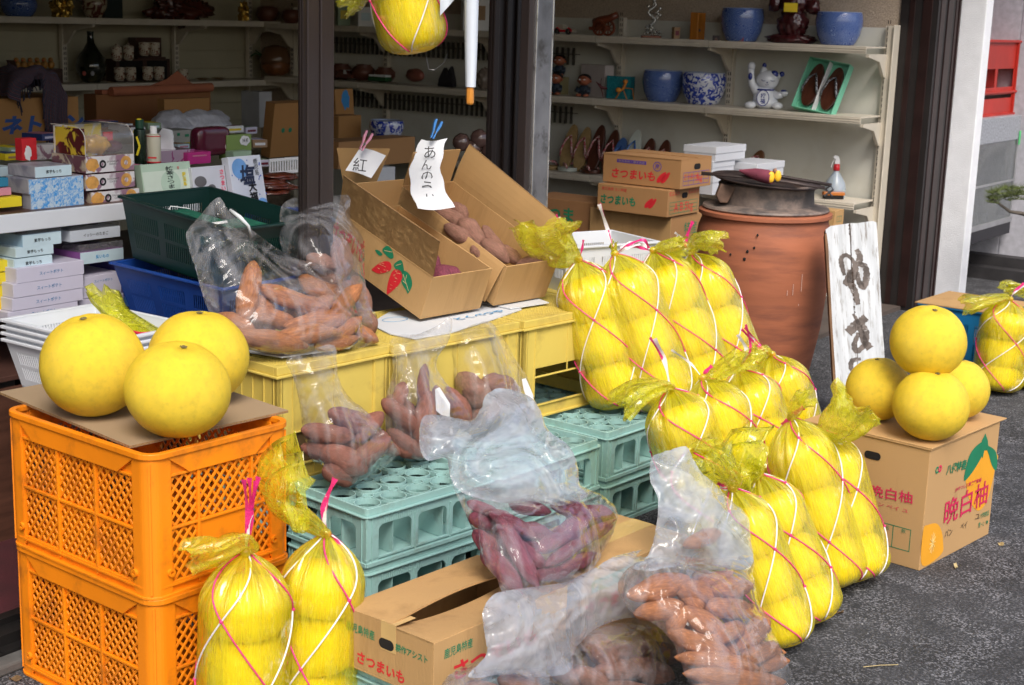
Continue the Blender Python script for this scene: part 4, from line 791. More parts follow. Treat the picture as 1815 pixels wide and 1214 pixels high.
def can(px, py, wpx, hpx, s, mat, label, capm, capw=.6, strip=None):
    q = As(px, py, s); k = q.y/F; r = wpx*k/2; H = hpx*k; t = thing('spray_can', label, 'can', q, 0)
    MB().lathe([(r*.95, 0), (r, .003), (r, H*.74), (r*.95, H*.77), (r*.6, H*.80), (0, H*.8)], 24).build('can', mat, t, smooth=True, angle=40)
    MB().lathe([(r*capw, H*.8), (r*capw, H*.99), (r*capw*.9, H), (0, H)], 20).build('cap', capm, t, smooth=True, angle=40)
    if strip: MB().lathe([(r*1.005, H*.72), (r*1.02, H*.74), (r*1.005, H*.745)], 24).lathe([(r*1.005, 0), (r*1.02, H*.03), (r*1.005, H*.04)], 24).build('red_band', strip, t, smooth=True)
    return t, r, H
t, r_, H_ = can(249, 290, 21, 78, s0+.12, M('dark_can', (.015, .03, .02), .25, metal=.5), 'dark green spray can beside the display box', M('green_cap', (.01, .05, .03), .3), .7)
MB().ball((0, -r_*.3, H_), r_*.45, r_*.45, .003, 16, 6).build('cap_label', YEL, t); MB().bar((-r_*.3, -r_*.95, H_*.62), (r_*.2, -r_*1.0, H_*.4), .006, .002, (0, 1, 0)).bar((r_*.2, -r_*1.0, H_*.4), (-r_*.3, -r_*1.0, H_*.2), .006, .002, (0, 1, 0)).build('yellow_letter', YEL, t)
t, r_, H_ = can(273, 288, 25, 64, s0+.1, M('cream_can', (.5, .48, .38), .4), 'cream spray can with red bands and a white cap', WHITE, .5, RED); MB().box(-r_*.6, r_*.6, -r_*1.02, -r_*.9, H_*.13, H_*.17).build('red_strip', RED, t)
# upright boxes
def upright(px, py, xl, xr, yt, s, mat, label, tilt=R(-10), depth=.03):
    t, wd, dp, ht = carton('sweet_box', label, 'box', As(px, py, s), xl, xr, yt, mat, depth=depth, group='boxes standing upright behind the green basket'); t.rotation_euler = (tilt, 0, YAW); return t, wd, dp, ht
MG = M('matcha_green_card', (.42, .56, .44), .45, var=.05); t, wd, dp, ht = upright(256, 345, 248, 343, 292, s0+.02, MG, 'pale green tea sweet box leaning behind the green basket')
MB().box(.002, wd-.002, -.0012, -.0002, .002, ht*.74).build('lower_panel', M('matcha_pale', (.58, .68, .58), .45), t); MB().ball((wd*.55, -.0015, ht*.3), wd*.2, .0008, wd*.2, 24, 12).build('round_picture', M('pale_leaf', (.45, .6, .48), .5), t)
txt('抹茶さつま', wd*.16, BLACK, t, face('f', wd*.55, 0, ht*.5), off=.003, vertical=True, height=ht*.75, bold=.015); txt('鹿児島', wd*.08, YEL, t, face('f', wd*.83, 0, ht*.4), off=.003, vertical=True, height=ht*.5, bold=.02); txt('茶', wd*.05, RED, t, face('f', wd*.73, 0, ht*.8), off=.003)
t, wd, dp, ht = upright(346, 355, 338, 412, 297, s0+.0, M('greyish_white_card', (.58, .6, .66), .4), 'white sweet box with two grey beans and pink lettering'); BN = M('grey_bean', (.12, .115, .12), .4)
MB().ball((wd*.2, -.001, ht*.55), wd*.16, .001, ht*.17, 20, 12).ball((wd*.48, -.001, ht*.33), wd*.10, .001, ht*.11, 20, 12).build('bean_picture', BN, t); txt('さつまいも', wd*.12, M('neon_pink', (.8, .08, .15), .4), t, face('f', wd*.78, 0, ht*.45), off=.002, vertical=True, height=ht*.85, bold=.03); MB().box(wd*.88, wd*.995, -.0012, -.0002, .002, ht-.002).build('grey_strip', BN, t)
t, wd, dp, ht = upright(417, 366, 404, 474, 278, s0-.03, M('white_print_card', (.66, .7, .78), .4), 'white salt rice-cake box with big brush lettering and a blue moon', tilt=R(-12))
MOON = M('blue_wash', (.16, .36, .70), .5, var=.2, vs=12)
MB().ball((wd*.3, -.001, ht*.75), wd*.23, .001, wd*.23, 28, 12).ball((wd*.85, -.001, ht*.03), wd*.14, .001, wd*.1, 28, 12).build('moon_picture', MOON, t)
txt('塩', wd*.5, M('brush_navy', (.02, .03, .07), .5), t, face('f', wd*.5, 0, ht*.62), off=.003, bold=.03, shear=.15); txt('大福', wd*.26, BLACK, t, face('f', wd*.6, 0, ht*.26), off=.003, vertical=True, height=ht*.42, bold=.03); txt('鹿児島', wd*.13, BLACK, t, face('f', wd*.8, 0, ht*.76), off=.003, vertical=True, height=ht*.34)
rs = random.Random(4); b = MB()
for i in range(22): b.ball((wd*rs.random(), -.001, ht*rs.random()), .0025*rs.uniform(.5, 1.4), .0008, .003, 8, 6)
b.build('blue_drops', M('drop_blue', (.08, .15, .5), .5), t)
t, wd, dp, ht = carton('tissue_box', 'lilac flowered tissue box with a tissue pulled out', 'box', As(284, 291, s0+.3), 276, 345, 268, flower('tissue_card', (.40, .30, .38), (.3, .08, .2), 30, .6, .64), depth=.11)
MB().grid([[(wd*(.25+.5*u_)+.03*v_*math.sin(u_*5), dp*.4+.02*math.sin(u_*7+v_*4), ht+.07*v_*(1-.6*u_)) for v_ in [k/8 for k in range(9)]] for u_ in [k/12 for k in range(13)]]).build('tissue', WHITE, t, smooth=True)
t, wd, dp, ht = carton('sweet_box', 'magenta box beside the tissue box', 'box', As(333, 292, s0+.28), 330, 374, 271, M('magenta', (.5, .03, .22), .4), depth=.1); MB().box(wd*.2, wd*.8, -.002, -.001, ht*.65, ht*.75).build('pale_strip', PNK, t)
t = thing('snack_packet', 'glossy maroon snack packet lying on the boxes', 'packet', As(373, 268, s0+.45), YAW); MB().ball((0, 0, .035), .095, .034, .062, 48, 28, fn=lambda d: 1/max(.72, (abs(d.x)**5+abs(d.z)**5+abs(d.y)**5)**.2)*.8+.03*noise.noise(d*4)).build('packet', M('maroon_foil', (.10, .012, .03), .22, coat=.6, bump=.5, bs=20), t, smooth=True); MB().ball((.055, -.026, .015), .012, .002, .012, 16, 8).build('round_label', M('pale_dot', (.5, .4, .4), .4), t)
t, wd, dp, ht = carton('sweet_box', 'green tea packet standing with a white label', 'box', As(402, 284, s0+.42), 396, 446, 240, M('olive_green', (.20, .30, .08), .4), depth=.04); MB().ball((wd*.72, -.002, ht*.75), wd*.2, .001, ht*.2, 16, 10, fn=lump(2, .2, 5)).build('white_label', WHITE, t); txt('抹茶', wd*.24, BLACK, t, face('f', wd*.72, -.002, ht*.76), off=.002)
t, wd, dp, ht = carton('sweet_box', 'small pale green box in front of the tea packet', 'box', As(414, 282, s0+.35), 411, 446, 269, M('pale_green_card', (.35, .5, .35), .4), depth=.04)
t, wd, dp, ht = carton('sweet_box', 'grey box with green squares under the white bag', 'box', As(300, 256, s0+.8), 290, 346, 232, M('grey_card2', (.3, .3, .27), .5), depth=.1); MB().box(wd*.6, wd*.75, -.002, -.001, ht*.5, ht*.7).box(wd*.3, wd*.4, -.002, -.001, ht*.6, ht*.8).build('green_square', GREEN, t)
t = thing('plastic_tray', 'white slatted plastic tray by the left post', 'tray', As(478, 310, s0+.3), YAW)
b = MB().box(0, .3, 0, .004, .045, .055).box(0, .3, 0, .004, 0, .01)
for i in range(24): b.box(i*.0125, i*.0125+.006, 0, .004, .01, .045)
b.build('side', WHITE, t)
t = thing('dried_sweets', 'dark brown packs of dried sweet potato by the left post', 'food packet', As(490, 345, s0+.1), YAW)
b = MB()
for i in range(7): b.ball((rs.uniform(-.01, .08), rs.uniform(0, .05), .008+i*.008), .07, .05, .01, 20, 10, fn=lump(i+20, .2, 6))
b.build('packs', M('dried_red', (.13, .03, .015), .2, coat=.8, var=.4), t, smooth=True)
# lower tier
s1 = .60
def clear_top(t, wd, dp, ht, h2=.018):
    MB().box(0, wd, 0, dp, ht, ht+h2).build('clear_lid', LIDM, t, bevel=.002)
    r3 = random.Random(int(wd*1e5)); b = MB()
    for i in range(6): b.ball((wd*r3.uniform(.15, .85), dp*r3.uniform(.15, .85), ht+.004), .016, .016, .009, 10, 6)
    b.build('sweets', M('dark_sweets', (.08, .05, .09), .4), t)
t, wd, dp, ht = sweet(40, 440, s1, -40, 109, 417, LTB, 'clear-lidded pale blue box on the lower tier', '紫芋もっち', tw=.42, depth=.16, sidem=M('pale_blue_side', (.33, .48, .60), .5, var=.25, vs=12)); clear_top(t, wd, dp, ht)
sweet(28, 458, s1, -60, 95, 440, LTB, 'pale blue box second in the left lower pile', '紫芋もっち', tw=.42, depth=.2)
sweet(25, 479, s1, -60, 93, 460, LTB, 'pale blue box third in the left lower pile', '紫芋もっち', tw=.42, depth=.2)
for i, (px, py, xr, yt, lb) in enumerate(((30, 503, 149, 477, 'top'), (24, 529, 148, 504, 'second'), (22, 552, 147, 530, 'third'), (14, 572, 138, 554, 'bottom'))):
    sweet(px, py, s1-.02, px-22, xr, yt, LIL, 'lilac sweet potato cake box, '+lb+' of the left lower stack', 'スィートポテト', INKB, .35, depth=.2, group='lilac sweet potato cake boxes')
for i, (px, py, xr, yt, lb) in enumerate(((150, 512, 215, 491, 'top'), (147, 530, 215, 511, 'middle'), (140, 549, 219, 532, 'bottom'))):
    sweet(px, py, s1+.0, px-12, xr, yt, LIL, 'lilac cake box, '+lb+' of the narrower stack by the blue basket', 'スィートポテト' if i < 1 else None, INKB, .5, depth=.2, group='lilac cake boxes beside the blue basket')
t, wd, dp, ht = sweet(125, 430, s1, 100, 213, 410, M('pale_white_card', (.55, .60, .66), .5), 'clear-lidded white egg sweet box on the lower tier', 'イッシーのたまご', BLACK, .5, depth=.16); clear_top(t, wd, dp, ht, .012)
t, wd, dp, ht = sweet(142, 470, s1, 96, 219, 448, LTB, 'purple box with a pale blue front under the egg sweets', '紫いもの', SKYB, .3, depth=.18, sidem=PRP, bold=.03); clear_top(t, wd, dp, ht, .02)
for i, (py, yt) in enumerate(((545, 527), (526, 508), (507, 489), (488, 470))): sweet(217, py, s1+.05, 212, 252, yt, VIO if i else M('blue_card', (.10, .26, .6), .5), 'narrow violet box behind the blue basket, number '+['one', 'two', 'three', 'four'][i]+' from the bottom', depth=.15, group='violet boxes behind the blue basket')
for i, (py, yt) in enumerate(((560, 540), (540, 517), (515, 494), (492, 472))): sweet(-30, py-6, s1+.03, -50, (8, 16, 20, 23)[i], yt-6, YEL, 'yellow box at the left edge, '+['lowest', 'second from below', 'third from below', 'topmost'][i], depth=.15, group='yellow boxes at the left edge')

# more packets filling the table and shelves
rs = random.Random(21); PKM = [LTB, LIL, YEL, PNK, M('wine_card', (.16, .02, .04), .4), M('kraft_card', (.35, .22, .12), .7), M('sage_card', (.25, .35, .22), .5), M('navy_card', (.03, .05, .16), .4), WHITE]
PKN = ['pale blue', 'lilac', 'yellow', 'pink', 'wine red', 'kraft brown', 'sage green', 'navy blue', 'white']
SP = [(232, 296, 20, 10, 1.0), (262, 300, 22, 12, 1.05), (352, 268, 22, 12, 1.35), (392, 262, 24, 10, 1.4), (232, 240, 26, 14, 1.7), (262, 230, 24, 12, 1.75), (402, 236, 30, 12, 1.9), (448, 262, 26, 14, 1.5), (455, 296, 24, 12, 1.0), (10, 285, 34, 12, 1.0), (16, 272, 26, 10, 1.05), (75, 250, 30, 12, 1.5), (180, 226, 30, 10, 1.9), (212, 232, 24, 12, 1.8), (436, 238, 20, 12, 2.0), (316, 264, 20, 8, 1.3)]
SP.sort()
for i, (px, py, w_, h_, s_) in enumerate(SP):
    k = rs.randrange(9); t, wd, dp, ht = carton('sweet_box', PKN[k]+' packet in the table jumble, '+ORDN[i]+' of sixteen counted from the left', 'box', As(px, py, s_), px-6, px+w_, py-h_, PKM[k], yaw=YAW+rs.uniform(-.3, .3), group='jumbled packets on the sales table', depth=.09)
    MB().box(wd*.15, wd*.85, -.0012, -.0002, ht*.3, ht*.62).build('front_print', PKM[(k+3) % 9], t); MB().box(wd*.1, wd*.9, .01, .08, ht+.0002, ht+.001).build('top_print', PKM[(k+5) % 9], t)
for i, (px, py, w_, h_) in enumerate(((648, 30, 26, 18), (610, 28, 22, 22), (845, 40, 48, 50), (1200, 60, 10, 12))):
    t, wd, dp, ht = carton('shelf_box', ['pale box on the top shelf right of the left door post', 'green box on the top shelf by the left door post', 'large pale box on the top shelf beside the umbrella', 'tiny box beside the amber block on the top shelf'][i], 'box', ZS(px-w_/2, py, 1.345), px-w_/2-5, px+w_/2, py-h_, PKM[(8, 6, 8, 5)[i]], yaw=R(20)); MB().box(wd*.2, wd*.8, -.0012, -.0002, ht*.3, ht*.7).build('front_print', PKM[(0, 2, 5, 4)[i]], t)
# ================================================================== crates
def gmat(name, col, dirt, **k): return M(name, col, .42, var=.1, vs=5, dirt=dirt, dsc=9, dlo=.52, dhi=.76, bump=.15, bs=40, **k)
ORA = gmat('orange_plastic', (.88, .25, .006), (.34, .10, .012)); ORA.node_tree.nodes['Principled BSDF'].inputs['Subsurface Weight'].default_value = .0
YELP = gmat('yellow_plastic', (.66, .51, .11), (.42, .30, .08)); TEAL = gmat('teal_plastic', (.30, .50, .475), (.20, .26, .22))
def xf(side, L, W):
    """maps side coordinates (u along, v up, w outwards) of a crate of length L (y) and width W (x)"""
    return {'f': Matrix(((1, 0, 0, 0), (0, 0, -1, 0), (0, 1, 0, 0), (0, 0, 0, 1))), 'b': Matrix(((-1, 0, 0, W), (0, 0, 1, L), (0, 1, 0, 0), (0, 0, 0, 1))),
            'l': Matrix(((0, 0, -1, 0), (-1, 0, 0, L), (0, 1, 0, 0), (0, 0, 0, 1))), 'r': Matrix(((0, 0, 1, W), (1, 0, 0, 0), (0, 1, 0, 0), (0, 0, 0, 1)))}[side]
def lattice(b, x0, x1, y0, y1, pitch, wd, th, m, w0=-.006):
    """diamond lattice clipped to a window"""
    for sgn in (1, -1):
        c = -(x1-x0)*1.0 - (y1-y0)
        ratio = 1.15
        k = c
        while k < (x1-x0)+(y1-y0)*1.2:
            # line y = y0 + sgn*ratio*(x - x0 - k)   (or mirrored)
            pts = []
            for x in (x0, x1):
                y = (y0 if sgn > 0 else y1) + sgn*ratio*(x-x0-k)
                if y0 <= y <= y1: pts.append((x, y))
            for y in (y0, y1):
                x = x0 + k + (y-(y0 if sgn > 0 else y1))/(sgn*ratio)
                if x0 < x < x1: pts.append((x, y))
            if len(pts) >= 2:
                p, q = pts[0], pts[-1]
                if math.hypot(p[0]-q[0], p[1]-q[1]) > .004: b.bar((p[0], p[1], w0+(.0012 if sgn > 0 else 0)), (q[0], q[1], w0+(.0012 if sgn > 0 else 0)), wd, th, (0, 0, 1), m)
            k += pitch
def orange_crate(label, loc, yaw):
    W, L, H = .365, .488, .300; cw = .052
    t = thing('harvest_crate', label, 'crate', loc, yaw, 'orange harvest crates')
    for side, ln in (('f', W), ('l', L), ('r', L), ('b', W)):
        m = xf(side, L, W); b = MB(); short = ln < .4
        b.box(cw, ln-cw, .0, .028, -.010, -.006, m)                         # bottom band
        b.box(cw, ln-cw, H-.05, H-.012, -.010, -.006, m)
        n = 3; x0, x1 = cw, ln-cw; ym = .028+(H-.05-.028)*.5
        xs = [x0, x0+(x1-x0)*(.27 if short else .33), x0+(x1-x0)*(.80 if short else .67), x1]
        for i, x in enumerate(xs):
            b.box(x-.003, x+.003, .012, H-.02, -.010, -.001, m)              # vertical ribs
        for z in (.026, ym, H-.052): b.box(x0, x1, z-.0025, z+.0025, -.010, -.0015, m)
        for i in range(3):
            for j in range(2):
                a0, a1 = xs[i]+.003, xs[i+1]-.003; c0, c1 = (.0285, ym-.0025) if j == 0 else (ym+.0025, H-.0545)
                if short and i == 1 and j == 0: b.box(a0, a1, c0, c1, -.0095, -.0065, m)      # blank name panel
                else: lattice(b, a0, a1, c0, c1, .0225, .0056, .003, m, -.008)
        # grip band: trapezoid hanging from the rim
        b.prism([(cw-.01, H-.012), (cw+.03, H-.040), (cw+.045, H-.052), (ln-cw-.045, H-.052), (ln-cw-.03, H-.040), (ln-cw+.01, H-.012)], 'z', -.005, .0022, m)
        b.build('side_panel', ORA, t, bevel=.0006)
    # corner posts
    for cx, cy, a0 in ((0, 0, 180), (W, 0, 270), (W, L, 0), (0, L, 90)):
        sx = 1 if cx == 0 else -1; sy = 1 if cy == 0 else -1; r = .030
        o = []
        for k in range(9):
            a = R(a0+k*11.25); o.append((cx+sx*r+r*math.cos(a), cy+sy*r+r*math.sin(a)))
        pts = [(cx+sx*cw, cy)] + (o if True else []) + [(cx, cy+sy*cw)]
        if (cx == 0) == (cy == 0): pts = [(cx, cy+sy*cw)] + o + [(cx+sx*cw, cy)]
        inn = [(cx+sx*(cw), cy+sy*.004), (cx+sx*r, cy+sy*.005), (cx+sx*.012, cy+sy*.012), (cx+sx*.005, cy+sy*r), (cx+sx*.004, cy+sy*cw)]
        if (cx == 0) == (cy == 0): poly = pts + inn
        else: poly = pts + inn[::-1]
        b = MB().prism(poly, 'z', .006, H-.012)
        a = R(a0+45); d = Vector((math.cos(a), math.sin(a), 0)); c = Vector((cx+sx*r, cy+sy*r, 0))
        b.bar(c+d*(r+.001)+Vector((0, 0, .01)), c+d*(r+.001)+Vector((0, 0, H-.02)), .004, .005, d)
        b.build('corner_post', ORA, t)
        # little lug rings near the foot
        lg = MB()
        for (dx, dy) in ((sx*.075 if 0 else sx*.048, 0), (0, sy*.048)):
            p_ = Vector((cx+dx, cy+dy, .05)); nrm = Vector((0, -sy, 0)) if dy == 0 else Vector((-sx, 0, 0))
            mm = Matrix.Translation(p_) @ nrm.to_track_quat('Z', 'Y').to_matrix().to_4x4()
            lg.ring((0, 0, 0), .0085, .0035, .006, 14, mm)
        lg.build('lug', ORA, t)
    def rimloop(z0, z1, out, inn, r=.034):
        b = MB(); lo = []
        for q in (out, inn):
            pts = []
            for cx, cy, a0 in ((W-r, L-r, 0), (r, L-r, 90), (r, r, 180), (W-r, r, 270)):
                for k in range(7): a = R(a0+k*15); pts.append((cx+(r+q)*math.cos(a), cy+(r+q)*math.sin(a)))
            lo.append(pts)
        n = len(lo[0]); vs = [(x, y, z) for z in (z0, z1) for p in lo for x, y in p]
        fs = []
        for i in range(n):
            j = (i+1) % n; o0, i0, o1, i1 = 0, n, 2*n, 3*n
            fs += [(o0+i, o0+j, o1+j, o1+i), (i0+j, i0+i, i1+i, i1+j), (o1+i, o1+j, i1+j, i1+i), (o0+j, o0+i, i0+i, i0+j)]
        return b.add(vs, fs)
    b = rimloop(H-.012, H, .006, -.008); b.build('rim', ORA, t, bevel=.0015)
    b = rimloop(.0, .006, .004, -.02); b.build('foot_rim', ORA, t, bevel=.001)
    b = rimloop(.020, .024, .001, -.008); b.build('lower_band', ORA, t)
    MB().box(.012, W-.012, .012, L-.012, .008, .012).build('floor', ORA, t)
    return t
oc = Z(264, 805, .600); oc.z = 0
yO = R(50.9)
ex = Vector((math.cos(yO), math.sin(yO), 0)); ey = Vector((-math.sin(yO), math.cos(yO), 0))
oc0 = oc - ex*.010 - ey*.010
orange_crate('upper orange plastic harvest crate carrying the cardboard and three pomelos', oc0+Vector((0, 0, .300)), yO)
low = orange_crate('lower orange plastic harvest crate standing on the ground', oc0+ex*.004, yO)
# cardboard sheet
cs0, csl, csr = Z(230, 790, .606), Z(-2, 694, .606), Z(511, 727, .606)
d1 = (csr-cs0); d2 = (csl-cs0); yC = math.atan2(d1.y, d1.x); ang = math.atan2(d2.y, d2.x)-yC
t = thing('cardboard_sheet', 'flat cardboard sheet covering the top orange crate', 'cardboard', cs0, yC)
n1, n2 = d1.length, d2.length; c_, s_ = math.cos(ang)*n2, math.sin(ang)*n2
b = MB()
G = [[(n1*i/16+c_*j/16, s_*j/16, -.0042+.002*math.sin(i*.6)*((j-8)/8)**2*0) for j in range(17)] for i in range(17)]
ol = [(0, 0), (n1, 0), (n1+c_, s_), (c_, s_)]
MB().prism(ol, 'z', -.0048, -.0006).build('core', CEDGE, t)
MB().prism([(x*.9995+.0001, y*.9995) for x, y in ol], 'z', -.0006, .0).prism(ol, 'z', -.0054, -.0048).build('liner', M('greyish_card', L3(150, 128, 100), .85, var=.06, vs=4, bump=.2, bs=300, stretch=(1, 1, 1)), t)
# ------------------------------------------------------------------ loose pomelos
def pomelo_mesh(name, seed, sq=.92, dim=.04, hi=True):
    b = MB(); sg, rg = (64, 44) if hi else (28, 18)
    def fn(d):
        a = math.atan2(d.y, d.x); top = max(0, d.z)**10
        r = 1 - dim*max(0, d.z)**40*2.2 + .010*noise.noise(d*1.6+Vector((seed, 0, 0))) + .0035*noise.noise(d*5+Vector((seed, 9, 0))) + top*.010*math.sin(a*7+seed)*(1-d.z)*14
        r += .025*max(0, d.z)**3 - .012*max(0, -d.z)**4
        return r
    b.ball((0, 0, 0), 1, 1, sq, sg, rg, fn=fn); return b
def pomelo(c, r, label, group, sq=.92, tilt=(0, 0, 0), seed=1, scar=True):
    t = thing('pomelo', label, 'pomelo', c, 0, group); t.rotation_euler = tilt
    o = pomelo_mesh('p', seed, sq).build('rind', POM, t, smooth=True); o.scale = (r, r, r)
    if scar:
        zt = r*sq*.955
        b = MB().lathe([(.0, .0), (r*.045, .0), (r*.05, r*.02), (r*.03, r*.035), (0, r*.03)], 9, wob=.2)
        for k in range(5): a = k*1.257; b.bar((0, 0, r*.02), (r*.07*math.cos(a), r*.07*math.sin(a), r*.015), r*.03, r*.015)
        b.build('stem_scar', STEM, t).location = (0, 0, zt)
    return t
gl = 'loose pomelos on the orange crate'
def pom_at(px, py, wpx, zbase, sq, **k):
    # distance from the apparent width, height so that it rests on zbase
    r = .095
    for _ in range(12):
        d = Z(px, py, zbase+r*sq*.98); rr = wpx/2*((d-CAMP).length)/F; r = rr
    return d, r
c, r = pom_at(165, 648, 178, .606, 1); pomelo(c, r, 'left pomelo of the three on the orange crate, slightly drooping to the left', gl, .985, (R(6), R(-8), 0), 3)
c, r = pom_at(315, 691, 183, .606, .9); pomelo(c, r, 'front pomelo of the three on the orange crate, ribbed near its stem', gl, .90, (R(10), R(4), R(40)), 5)
c, r = pom_at(346, 640, 174, .606, .95); pomelo(c+Vector((.0, .035, 0)), r*1.01, 'rear pomelo of the three on the orange crate', gl, .93, (R(2), R(3), R(100)), 9)
# ================================================================== teal bottle crates
def teal_crate(label, loc, yaw, W=.44, L=.30, H=.145, group='teal bottle crates'):
    t = thing('bottle_crate', label, 'crate', loc, yaw, group)
    for side, ln in (('f', W), ('l', L), ('r', L), ('b', W)):
        m = xf(side, L, W); b = MB(); cw = .040
        b.box(.002, cw, .004, H-.022, -.022, -.001, m).box(ln-cw, ln-.002, .004, H-.022, -.022, -.001, m)
        b.box(cw*.45-.0015, cw*.45+.0015, .006, H-.022, -.001, .002, m).box(ln-cw*.45-.0015, ln-cw*.45+.0015, .006, H-.022, -.001, .002, m)
        b.box(.0, ln, H-.046, H-.022, -.006, -.002, m)                       # upper band
        for k in range(int((ln-.1)/.006)): 
            x = .05+k*.006
            if x < ln*.42 or x > ln*.7: b.box(x, x+.002, H-.044, H-.026, -.002, -.0006, m)
        b.box(.0, ln, 0, .010, -.012, .004, m).box(.0, ln, .014, .019, -.008, -.001, m)
        nw = 3 if ln > .4 else 2; pw = (ln-2*cw)/nw
        for k in range(1, nw): b.box(cw+pw*k-.010, cw+pw*k+.010, .019, H-.046, -.007, -.002, m).box(cw+pw*k-.002, cw+pw*k+.002, .01, H-.04, -.002, .001, m)
        # rounded corners of the windows
        for k in range(nw):
            a0 = cw+pw*k+(.010 if k else 0); a1 = cw+pw*(k+1)-(.010 if k < nw-1 else 0)
            for sx, xx in ((1, a0), (-1, a1)):
                arc = [(xx+sx*.018*(1-math.sin(q)), H-.046-.018*(1-math.cos(q))) for q in [j*math.pi/10 for j in range(6)]]
                b.prism([(xx, H-.046)]+(arc if sx < 0 else arc), 'z', -.0065, -.0025, m)
        b.build('side_wall', TEAL, t, bevel=.0008)
    b = MB(); r = .014
    for z0, z1, out, inn in ((H-.022, H-.018, .006, -.010), (H-.018, H, -.003, -.009)):
        lo = []
        for q in (out, inn):
            pts = []
            for cx, cy, a0 in ((W-r, L-r, 0), (r, L-r, 90), (r, r, 180), (W-r, r, 270)):
                for k in range(5): a = R(a0+k*22.5); pts.append((cx+(r+q)*math.cos(a), cy+(r+q)*math.sin(a)))
            lo.append(pts)
        n = len(lo[0]); vs = [(x, y, z) for z in (z0, z1) for p in lo for x, y in p]; fs = []
        for i in range(n):
            j = (i+1) % n; fs += [(i, j, 2*n+j, 2*n+i), (n+j, n+i, 3*n+i, 3*n+j), (2*n+i, 2*n+j, 3*n+j, 3*n+i), (j, i, n+i, n+j)]
        b.add(vs, fs)
    b.build('rim', TEAL, t, bevel=.001)
    # ring grid
    b = MB(); nx, ny = max(2, round(W/.092)), max(2, round(L/.092)); px_, py_ = (W-.02)/nx, (L-.02)/ny; zt = H-.020
    for i in range(nx):
        for j in range(ny):
            c = (.010+px_*(i+.5), .010+py_*(j+.5), zt); rr = min(px_, py_)*.40
            b.ring(c, rr, rr-.0028, .014, 28)
    for i in range(nx+1):
        for j in range(ny+1):
            c = Vector((.010+px_*i, .010+py_*j, zt))
            if 0 < i < nx and 0 < j < ny: b.ring(c, .015, .0125, .012, 16)
            for ax in ((1, 0), (0, 1)):
                st = .015 if (0 < i < nx and 0 < j < ny) else 0
                en = Vector((c.x+ax[0]*px_, c.y+ax[1]*py_, zt))
                if (ax[0] and (j == 0 or j == ny)) or (ax[1] and (i == 0 or i == nx)) or en.x > W or en.y > L: continue
                mid = (c+en)/2; dd = Vector((ax[0], ax[1], 0)); hl = (px_ if ax[0] else py_)/2-.014
                b.bar(mid-dd*hl+Vector((0, 0, .006)), mid+dd*hl+Vector((0, 0, .006)), .0026, .011, (0, 0, 1))
    b.build('bottle_grid', TEAL, t)
    b = MB()
    for i in range(1, nx): b.box(.01+px_*i-.001, .01+px_*i+.001, .01, L-.01, .012, H-.045)
    for j in range(1, ny): b.box(.01, W-.01, .01+py_*j-.001, .01+py_*j+.001, .012, H-.045)
    b.box(.008, W-.008, .008, L-.008, .004, .010); b.build('inner_divider', TEAL, t)
    return t
yT = R(47); tL = Z(650, 905, .29)
e1t = Vector((math.cos(yT), math.sin(yT), 0)); e2t = Vector((-math.sin(yT), math.cos(yT), 0))
teal_crate('upper teal bottle crate in front of the potato cartons, left end', Vector((tL.x, tL.y, .145)), yT)
teal_crate('lower teal bottle crate under the left end of the display', Vector((tL.x, tL.y, .0)), yT)
tR = Z(1070, 770, .29)
yT2 = R(51); e1u = Vector((math.cos(yT2), math.sin(yT2), 0)); e2u = Vector((-math.sin(yT2), math.cos(yT2), 0))
p2 = Z(1065, 778, .29)-e1u*.44; p2.z = 0
teal_crate('upper teal bottle crate beside the big clear bag, middle of the display', p2+Vector((0, 0, .145)), yT2)
teal_crate('lower teal bottle crate in the middle of the display', p2+Vector((0, 0, .0)), yT2)
p3_ = Z(1078, 768, .29); p3_.z = 0
teal_crate('upper teal bottle crate behind the leftmost pomelo bags', p3_+Vector((0, 0, .145)), yT2)
teal_crate('lower teal bottle crate behind the leftmost pomelo bags', p3_, yT2)
pb = p3_+e2u*.31
teal_crate('teal bottle crate at the rear, seen through the yellow crate opening', pb-e1u*.05+Vector((0, 0, .145)), yT2)
teal_crate('rear lower teal bottle crate under the white basket crate', pb-e1u*.05, yT2)
# front low crate under the potato carton
pcorner = Z(755, 1240, .145); yP = R(49.8)
pc = Vector((-.131, 2.642, 0)); exP = Vector((math.cos(yP), math.sin(yP), 0)); eyP = Vector((-math.sin(yP), math.cos(yP), 0))
teal_crate('low teal bottle crate carrying the front sweet potato carton', pc+exP*.015-eyP*.02, yP, W=.20)
bc = pc + exP*.46
t = thing('carton', 'low plain carton under the lettered carton, glimpsed through the clear bags', 'carton', bc+exP*.015-eyP*.012, yP); MB().box(0, .39, 0, .26, 0, .147).build('body', CARD, t, bevel=.002); MB().box(.001, .389, .129, .131, .147, .1475).build('seam', CEDGE, t)
